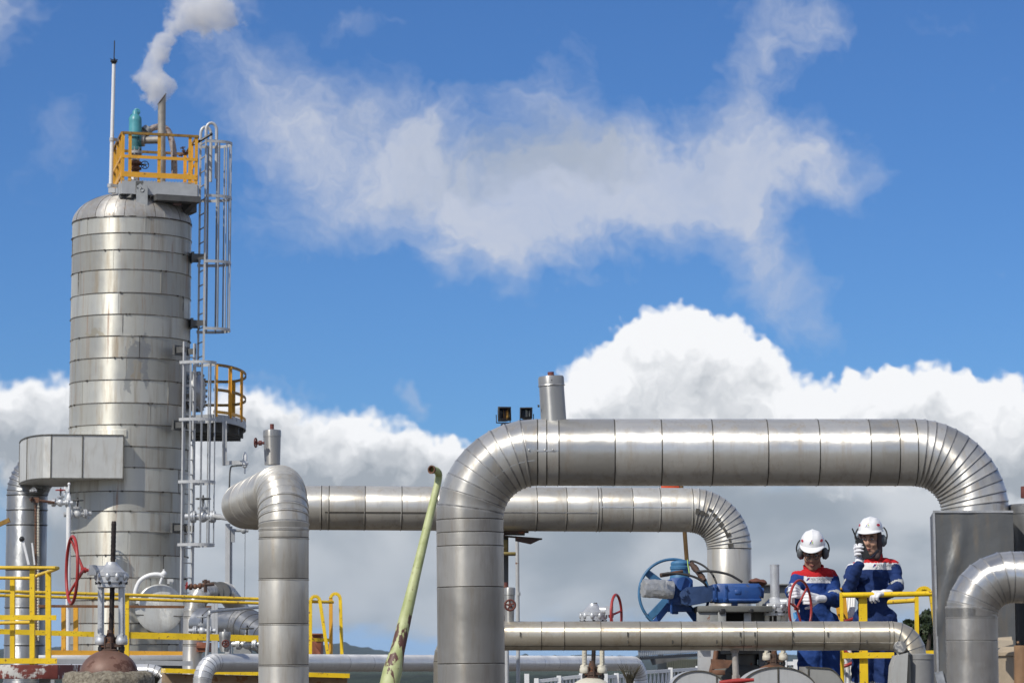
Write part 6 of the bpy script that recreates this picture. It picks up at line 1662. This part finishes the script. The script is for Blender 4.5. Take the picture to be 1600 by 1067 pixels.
    decal(0, .42, [(.003, -.010), (.011, -.010), (.017, .004), (.009, .004)], M['decal_green'], 'emblem')
    part('lettering', text_mb('PERTAMINA', .0095, lambda x, y: on_dome(x / .115, .26 + y / .12, .003)), M['muff'], he)
    for sx in (-1, 1):
        c = [(.022 * math.cos(2 * PI * i / 14), .012 * math.sin(2 * PI * i / 14)) for i in range(14)]
        decal(sx * 1.0, .40, c, M['decal_red'], 'badge'); decal(sx * 1.0, .40, [(-.009, -.003), (.009, -.003), (.009, .003), (-.009, .003)], M['suit_white'], 'badge_mark') if False else None
    # ---- ear defenders
    for sx in (-1, 1):
        mb = MB(); mb.ball(W(sx * .096, .012, -.006), .026, .036, .048, 18, 12, rot=ro); mb.ball(W(sx * .114, .012, -.006), .012, .024, .034, 14, 10, rot=ro); mu = part('ear_muff', mb, M['muff'], T)
        mb = MB(); mb.ball(W(sx * .081, .012, -.006), .014, .034, .046, 16, 10, rot=ro); part('cushion', mb, M['black'], mu)
        mb = MB(); mb.sweep(smooth_path([W(sx * .118, .012, -.01), W(sx * .127, .016, .03), W(sx * .118, .025, .07), W(sx * .097, .03, .098)], 5), .006, n=8); part('muff_arm', mb, M['black'], mu)
    # ---- coverall
    mb = MB(); segs = []
    def add(a, b, ra, rb, tag_): capsule(mb, a, b, ra, rb, 16); segs.append((V(a), V(b), ra, rb, tag_))
    for (a, ra), (b, rb) in zip(torso, torso[1:]): add(a, b, ra, rb, 't')
    for a, b, ra, rb in joints['wide']: add(a, b, ra, rb, 't')
    for k, ch in enumerate(arms):
        add(nb - V((0, 0, .045)), ch[0][0], .062, ch[0][1], 't')
        for i, ((a, ra), (b, rb)) in enumerate(zip(ch, ch[1:])): add(a, b, ra, rb, 'a%d' % i)
    for k, ch in enumerate(legs):
        for i, ((a, ra), (b, rb)) in enumerate(zip(ch[:-1], ch[1:-1])): add(a, b, ra, rb, 'l%d' % i)
        add(ch[-2][0], ch[-2][0].lerp(ch[-1][0], .8), ch[-2][1], ch[-2][1] * .95, 'l2')
    su = fuse(mb, .0095, 5, .45)
    for i, p in enumerate(su.v):
        q = V((p.x * 9, p.y * 9, p.z * 16 + p.x * 9)) + V((seed, 0, 0))
        f = mnoise.fractal(q, 1.0, 2.0, 3) * .011 + abs(mnoise.noise(q * .6)) * .012 - .004
        su.v[i] = p + su.nrm[i] * f
    for i, f in enumerate(su.f):
        c = sum((su.v[k] for k in f), V((0, 0, 0))) / len(f)
        best = None
        for a, b, ra, rb, tg in segs:
            d, t = segdist(c, a, b); d -= ra + (rb - ra) * t
            if best is None or d < best[0]: best = (d, tg, t)
        _, tg, t = best; mi = 0
        # height on the photo scale at this depth
        zz = c.z
        if tg == 't':
            zr = P(1300, red_y, Yc).z; zw = P(1300, white_y, Yc).z
            mi = 1 if zz > zr else (2 if zz > zw else 0)
        elif tg == 'a0': mi = 3 if .76 < t < .97 else (1 if t < .13 and zz > P(1300, red_y - 2, Yc).z else 0)
        elif tg == 'l2' or tg == 'l1': mi = 3 if (tg == 'l2' and .02 < t < .14) else 0
        su.mi[i] = mi
    co = part('coverall', su, [suit, M['suit_red'], M['suit_white'], M['suit_refl']], T, angle=180)
    # collar
    mb = MB(); ax = (W(0, .022, -.1) - nb).normalized(); mb.lathe(nb + ax * .0, ax, [(.086, -.02), (.078, .02), (.082, .042), (.074, .044), (.07, .02)], 28, cap=False); part('collar', mb, M['suit_red'], co)
    # ---- gloves and boots
    for hd in hands:
        wr, fwd, pn, th, cu = hd[:5]; hm = hand_mb(wr, fwd, pn, th, cu, 1.06)
        if len(hd) > 5: capsule(hm, wr, hd[5], .031, .036, 12)
        part('glove', fuse(hm, .0042, 2, .4), M['glove'], T, angle=180)
    for ch in legs:
        a = ch[-1][0]; mb = MB(); capsule(mb, a + V((0, 0, .12)), a, .06, .058); capsule(mb, a + V((0, .02, -.02)), a + V((0, -.13, -.03)), .05, .042); q = fuse(mb, .012, 3)
        q.v = [V((p.x, p.y, max(p.z, base.z))) for p in q.v]; part('boot', q, M['rubber'], T, angle=180)
    return T, co, W
M['shade'] = M['glass']

def build_people():
    Y = 23.0
    # the man turning the wheel
    q = lambda x, y, d=0.0: P(x, y, Y + d)
    torso = [(q(1268, 908), .118), (q(1271, 945), .118), (q(1279, 982), .125)]
    wide = [(q(1253, 912, -.02), q(1286, 909, .02), .088, .088), (q(1256, 935), q(1287, 935), .09, .092), (q(1263, 975), q(1292, 975), .105, .105), (q(1262, 902), q(1288, 899), .07, .07)]
    aL = [(q(1249, 904, -.03), .068), (q(1238, 924, -.16), .057), (q(1247, 927.5, -.42), .042)]
    aR = [(q(1296, 902, .05), .072), (q(1304, 936, -.06), .060), (q(1282, 935.5, -.42), .043)]
    legs = [[(q(1267, 988), .108), (q(1263, 1066, -.08), .085), (q(1262, 1137, .02), .062)], [(q(1292, 988), .108), (q(1298, 1066, -.05), .085), (q(1299, 1137, .05), .062)]]
    hands = [(q(1252, 927.5, -.47), (-.45, -.6, .1), (-.5, .6, -.2), -1, 1.0), (q(1278.5, 935, -.46), (-.82, -.5, .0), (-.45, .85, 0), 1, 1.0)]
    T, co, W = build_person('person in blue and red coverall bending over a red handwheel, head bowed', q(1270, 864, -.05), R(-10), R(19), {'neck': q(1271, 892, .02), 'wide': wide}, torso, [aL, aR], legs, M['skin'], False, M['suit_blue'], 901, 910.5, hands, Y, 3)
    def chest(co, px, py, Yd, wpx, wm):
        mp = lambda x, y: P(px, py, Yd) + V((x * .97, x * .2, y))
        part('lettering', text_mb('PERTAMINA', .028, lambda x, y: mp(x + .02, y)), M['muff'], co)
        mb = MB(); mb.v = [mp(*p) for p in ((-.092, -.012), (-.08, -.012), (-.066, .012), (-.078, .012))]; mb.f = [[0, 1, 2, 3]]; mb.mi = [0]; mb.val = [.5]; part('emblem', mb, M['decal_blue'], co)
        mb = MB(); mb.v = [mp(*p) for p in ((-.076, -.004), (-.066, -.004), (-.058, .012), (-.066, .012))]; mb.f = [[0, 1, 2, 3]]; mb.mi = [0]; mb.val = [.5]; part('emblem', mb, M['decal_red'], co)
    chest(co, 1277, 905, Y - .135, 0, 0)
    # the woman with the radio
    torso = [(q(1362, 893), .112), (q(1363, 930), .108), (q(1367, 972), .125)]
    wide = [(q(1348, 897, -.02), q(1381, 894, .02), .082, .084), (q(1350, 925), q(1378, 925), .086, .086), (q(1352, 968), q(1382, 968), .10, .105), (q(1350, 886), q(1380, 883), .066, .066)]
    aL = [(q(1334, 891, -.02), .066), (q(1327, 918, -.22), .056), (q(1342, 882, -.34), .042)]
    aR = [(q(1394, 886, .04), .068), (q(1403, 918, -.05), .057), (q(1386, 926.5, -.32), .043)]
    legs = [[(q(1353, 980), .105), (q(1346, 1062, -.05), .082), (q(1346, 1137, .02), .062)], [(q(1383, 980), .105), (q(1382, 1062, -.05), .082), (q(1383, 1137, .05), .062)]]
    hands = [(q(1346.5, 863.5, -.27), (-.6, -.72, .18), (.76, -.62, .12), 1, .95, q(1341.5, 882, -.335)), (q(1382.5, 926.5, -.36), (-.80, -.55, -.02), (-.1, .25, -1), -1, .85)]
    T, co, W = build_person('person in navy and red coverall standing with a hand radio at the mouth', q(1360.5, 843.5, -.03), R(-20), R(3), {'neck': q(1364, 874, .02), 'wide': wide}, torso, [aL, aR], legs, M['skin2'], True, M['suit_navy'], 879.5, 890, hands, Y, 11)
    chest(co, 1381, 883.5, Y - .105, 0, 0)
    for px in (1347, 1374):
        mb = MB(); mb.box(P(px, 899, Y - .125), .075, .012, .028, Matrix.Rotation(R(6), 3, 'Y')); part('pocket_flap', mb, M['suit_navy'], co)
    # radio
    Tr = thing('hand_radio', 'black hand radio with a stub aerial held up to the mouth', 'radio', q(1349, 870, -.27))
    mb = MB(); a, b = q(1341.5, 843, -.36), q(1354.5, 872, -.36); mb.beam(a, b, .056, .036, up=(0, 1, 0)); mb.cyl(a, a + (a - b).normalized() * .02, .012, 10); part('radio_body', mb, M['black'], Tr)
    mb = MB(); mb.sweep([q(1340.5, 846, -.37), q(1337, 838, -.37), q(1331.5, 825, -.37)], [.008, .007, .005], n=8); part('aerial', mb, M['black'], Tr)
    mb = MB(); mb.sweep(smooth_path([q(1354.5, 871, -.36), q(1361, 869.5, -.27), q(1367, 864, -.17), q(1372, 859, -.12)], 5), .009, n=8); part('cord', mb, M['black'], Tr)
build_people()
# ------------------------------------------------------------------ ground, hills, plants, steam
def ground_mat():
    m, t, b = newmat('gravel_yard'); oc = t.new('ShaderNodeTexCoord').outputs['Object']
    n1 = t.noise(oc, .35, 5, .6); n2 = t.noise(oc, 28, 4, .7)
    c = t.mix(t.remap(n1, .35, .65), (.075, .062, .046), (.13, .11, .085)); c = t.mix(t.remap(n2, .3, .75, 0, .6), c, (.05, .045, .037))
    far = t.vm('LENGTH', oc, out=1); c = t.mix(t.remap(far, 110, 190), c, t.mix(t.noise(oc, .05, 5, .6), (.02, .034, .016), (.04, .055, .025)))
    t.l.new(c, b.inputs['Base Color']); b.inputs['Roughness'].default_value = .95
    return m
def forest_mat():
    m, t, b = newmat('forest_green'); oc = t.new('ShaderNodeTexCoord').outputs['Object']
    n1 = t.noise(oc, .01, 4, .6); n2 = t.noise(oc, .12, 5, .65)
    c = t.mix(t.remap(n2, .35, .68), (.010, .018, .010), (.026, .040, .018)); c = t.mix(t.remap(n1, .5, .66, 0, .5), c, (.045, .05, .028))
    t.l.new(c, b.inputs['Base Color']); b.inputs['Roughness'].default_value = .9
    return m
mb = MB(); n = 40
def gr(i): t = (i / n) * 2 - 1; return math.copysign(abs(t) ** 2.2, t) * 6000
mb.v = [V((gr(i), gr(j), 0)) for j in range(n + 1) for i in range(n + 1)]
for j in range(n):
    for i in range(n): k = j * (n + 1) + i; mb.f.append([k, k + 1, k + n + 2, k + n + 1]); mb.mi.append(0); mb.val.append(.5)
struct('ground', mb, M.setdefault('ground', ground_mat()))
M['forest'] = forest_mat()
def hill_line(px):
    pts = [(-400, 1016), (0, 1012), (250, 1010), (430, 1010), (505, 1007), (525, 1004.5), (540, 1004), (560, 1008), (580, 1010), (610, 1018), (634, 1024), (690, 1027), (760, 1026), (850, 1022), (1000, 1024), (1200, 1022), (1500, 1016), (2000, 1012)]
    for (a, ya), (b, yb) in zip(pts, pts[1:]):
        if a <= px <= b: return ya + (yb - ya) * (px - a) / (b - a)
    return 1016
mb = MB(); nx, ny = 900, 16; Y = 4200.0
for j in range(ny + 1):
    d = j / ny
    yy = 1200 + (Y - 1200) * d * 1.0
    for i in range(nx + 1):
        px = -400 + 2400 * i / nx
        x = (px - 800) / F * Y
        crest = CAMZ + (1040 - hill_line(px)) / F * Y
        h = crest * (d ** 1.3)
        bump = max(0, mnoise.fractal(V((x * .035, yy * .01, 3)), 1.0, 2.0, 4)) * 9 + mnoise.noise(V((x * .11, yy * .02, 1))) * 1.8
        mb.v.append(V((x * (yy / Y) if False else x, yy, max(.1, h + bump * (.35 + .4 * d) - 1.5))))
for j in range(ny):
    for i in range(nx): k = j * (nx + 1) + i; mb.f.append([k, k + 1, k + nx + 2, k + nx + 1]); mb.mi.append(0); mb.val.append(.5)
struct('hills', mb, M['forest'], angle=180)
# canopy of the wood below the yard
mb = MB(); rr = random.Random(4); nx, ny = 260, 40
for j in range(ny + 1):
    for i in range(nx + 1):
        x = -70 + 140 * i / nx; y = 150 + 260 * j / ny
        v = mnoise.voronoi(V((x * .33, y * .33, 0)))[0][0]
        mb.v.append(V((x * (1 + j / ny), y, .35 + .75 * max(0, .6 - v) + .5 * mnoise.fractal(V((x * .9, y * .9, 0)), 1, 2, 3) * .6 - (0 if j else .6))))
for j in range(ny):
    for i in range(nx): k = j * (nx + 1) + i; mb.f.append([k, k + 1, k + nx + 2, k + nx + 1]); mb.mi.append(0); mb.val.append(.5)
struct('forest', mb, M['forest'], kind='stuff', angle=180)

def leafmat():
    m, t, b = newmat('leaves'); oc = t.new('ShaderNodeTexCoord').outputs['Object']
    pa = t.new('ShaderNodeAttribute'); pa.attribute_name = 'panel'
    c = t.mix(pa.outputs['Fac'], (.012, .022, .010), (.05, .075, .024))
    t.l.new(c, b.inputs['Base Color']); b.inputs['Roughness'].default_value = .6
    b.inputs['Subsurface Weight'].default_value = 0
    return m
M['leaf'] = leafmat()
M['bark'] = paint('bark', (.09, .07, .05), .9, 0, .3, 4)
def tree(label, base, trunk_h, clumps, leaf, seed, nleaf=420):
    rr = random.Random(seed); T = thing('tree', label, 'tree', base)
    mb = MB(); top = base + V((0, 0, trunk_h)); mb.sweep([base, base.lerp(top, .5) + V((.12, 0, 0)), top], [.28, .2, .12], n=10)
    for c, r in clumps: mb.sweep([base.lerp(top, rr.uniform(.55, .95)), (top + c) / 2 + V((rr.uniform(-.2, .2), 0, -.2)), c], [.1, .06, .025], n=7)
    part('trunk', mb, M['bark'], T)
    mb = MB()
    for c, r in clumps:
        for _ in range(nleaf):
            d = V((rr.gauss(0, 1), rr.gauss(0, 1), rr.gauss(0, .8))).normalized() * r * (rr.random() ** .45)
            p = c + V((d.x * 1.15, d.y * 1.15, d.z * .8)); a = V((rr.gauss(0, 1), rr.gauss(0, 1), rr.gauss(0, 1))).normalized(); b = a.orthogonal().normalized(); b = (Quaternion(a, rr.random() * 6.28) @ b) * leaf * rr.uniform(.6, 1.3); e = a.cross(b) * .55
            mb.add([p - b, p + e, p + b, p - e], [(0, 1, 2, 3)], 0, rr.random())
    part('crown', mb, M['leaf'], T, angle=180)
Y = 60
cl = [(P(px, py, Y + dy), S(r, Y)) for px, py, r, dy in ((1443, 968, 9, 0), (1449, 960, 7, .3), (1420, 974, 6, .4), (1428, 982, 9, 0), (1440, 988, 12, .2), (1454, 980, 11, -.3), (1447, 1000, 13, 0), (1462, 995, 10, .2), (1466, 972, 9, 0), (1424, 996, 7, .2), (1458, 1012, 10, 0), (1478, 990, 14, .3), (1436, 1010, 8, .2))]
tree('dark broad tree rising behind the yellow hoop rail at right', V((P(1450, 1040, Y).x, Y, 0)), 1.6, cl, .07, 9, 520)

def strands(label, px, py, Y, h, n, seed):  # fan of thin dark strands rising from one point
    rr = random.Random(seed); b = P(px, py, Y); mb = MB()
    for i in range(n):
        a = rr.uniform(0, 6.28); l = rr.uniform(.4, 1) * h; t = b + V((math.cos(a) * l * .5, math.sin(a) * l * .3, l))
        mid = (b + t) / 2 + V((0, 0, l * .15))
        mb.sweep([b + V((rr.uniform(-.03, .03), 0, 0)), mid, t], [.004, .003, .001], n=4)
    solo('dark_tuft', mb, M['strand'], label, 'strands')
M['strand'] = paint('dark_strands', (.07, .06, .035), .9, 0, .4, 9)
strands('dark spiky tuft beside the ragged insulation collar', 240, 1078, 30.5, .19, 110, 1)
strands('dark spiky tuft in front of the low bright elbow near the lattice', 984, 1075, 38, .32, 110, 2)

# steam from the vent stack
def steam_mat(blobs, dens):
    m = bpy.data.materials.new('steam'); m.use_nodes = True; t = NT(m.node_tree); t.n.clear()
    out = t.new('ShaderNodeOutputMaterial'); v = t.new('ShaderNodeVolumePrincipled'); t.l.new(v.outputs[0], out.inputs['Volume'])
    oc = t.new('ShaderNodeTexCoord').outputs['Object']
    w = t.vm('MULTIPLY_ADD', t.vm('SUBTRACT', t.noise(oc, 2.6, 3, .6, col=True), (.5, .5, .5)), (.5, .5, .5), oc)
    acc = 0.0
    for c, r, wt in blobs:
        q = t.vm('DISTANCE', w, tuple(c), out=1)
        e = t.m('SUBTRACT', 1.0, t.m('DIVIDE', q, r), clamp=True)
        acc = t.m('ADD', acc, t.m('MULTIPLY', e, wt))
    d = t.m('ADD', acc, t.m('MULTIPLY', t.m('SUBTRACT', t.noise(oc, 5.5, 6, .7), .5), 1.3))
    t.l.new(t.m('MULTIPLY', t.remap(d, .22, .62), dens), v.inputs['Density'])
    v.inputs['Color'].default_value = (.97, .97, .97, 1); v.inputs['Anisotropy'].default_value = -.1
    return m
def steam():
    Y = 60.9; s = S(1, Y)
    spec = [(246, 152, 11, 1.2), (244, 143, 15, 1.1), (256, 136, 14, 1.0), (240, 133, 16, 1.1), (230, 127, 15, 1.0), (264, 131, 10, .8), (223, 120, 11, .85), (236, 117, 14, .75),
            (238, 97, 11, .7), (246, 86, 14, .85), (252, 74, 15, .75), (262, 64, 12, .5), (243, 104, 8, .5),
            (272, 48, 18, .6), (268, 34, 18, .55), (286, 34, 22, .7), (300, 20, 24, .8), (322, 14, 26, .9), (344, 24, 22, .8), (330, 40, 20, .75), (352, 40, 16, .65), (312, 38, 18, .6), (340, 2, 26, .85), (296, 2, 24, .75), (270, 12, 18, .5), (365, 24, 16, .55), (380, 40, 14, .35), (318, 56, 12, .35)]
    pts = [(P(x, y, Y), r * s * (1.7 if y > 62 else 1.3), w * (1.25 if y > 62 else 1)) for x, y, r, w in spec]
    loc = P(250, 155, Y)
    mb = MB()
    lo = [min(p[i] - r for p, r, w in pts) - .1 for i in range(3)]; hi = [max(p[i] + r for p, r, w in pts) + .1 for i in range(3)]
    mb.box([(a + b) / 2 for a, b in zip(lo, hi)], *[b - a for a, b in zip(lo, hi)])
    m = steam_mat([(p - loc, r, w) for p, r, w in pts], 3.8)
    o = solo('steam_plume', mb, m, 'white steam plume drifting up from the slanted vent stack', 'steam', loc, kind='stuff')
    return o
steam()
scene.cycles.volume_step_rate = 1.0
scene.cycles.volume_max_steps = 128
scene.cycles.volume_bounces = 6
scene.cycles.max_bounces = 10
scene.cycles.diffuse_bounces = 3
scene.cycles.glossy_bounces = 4

# the air over the far ridge
def haze():
    m = bpy.data.materials.new('haze'); m.use_nodes = True; t = NT(m.node_tree); t.n.clear()
    out = t.new('ShaderNodeOutputMaterial'); v = t.new('ShaderNodeVolumePrincipled'); t.l.new(v.outputs[0], out.inputs['Volume'])
    v.inputs['Density'].default_value = 6e-5; v.inputs['Color'].default_value = (.62, .80, 1, 1)
    mb = MB(); mb.box((0, 2900, 34), 13000, 6400, 70); struct('haze', mb, m, kind='stuff')
haze()
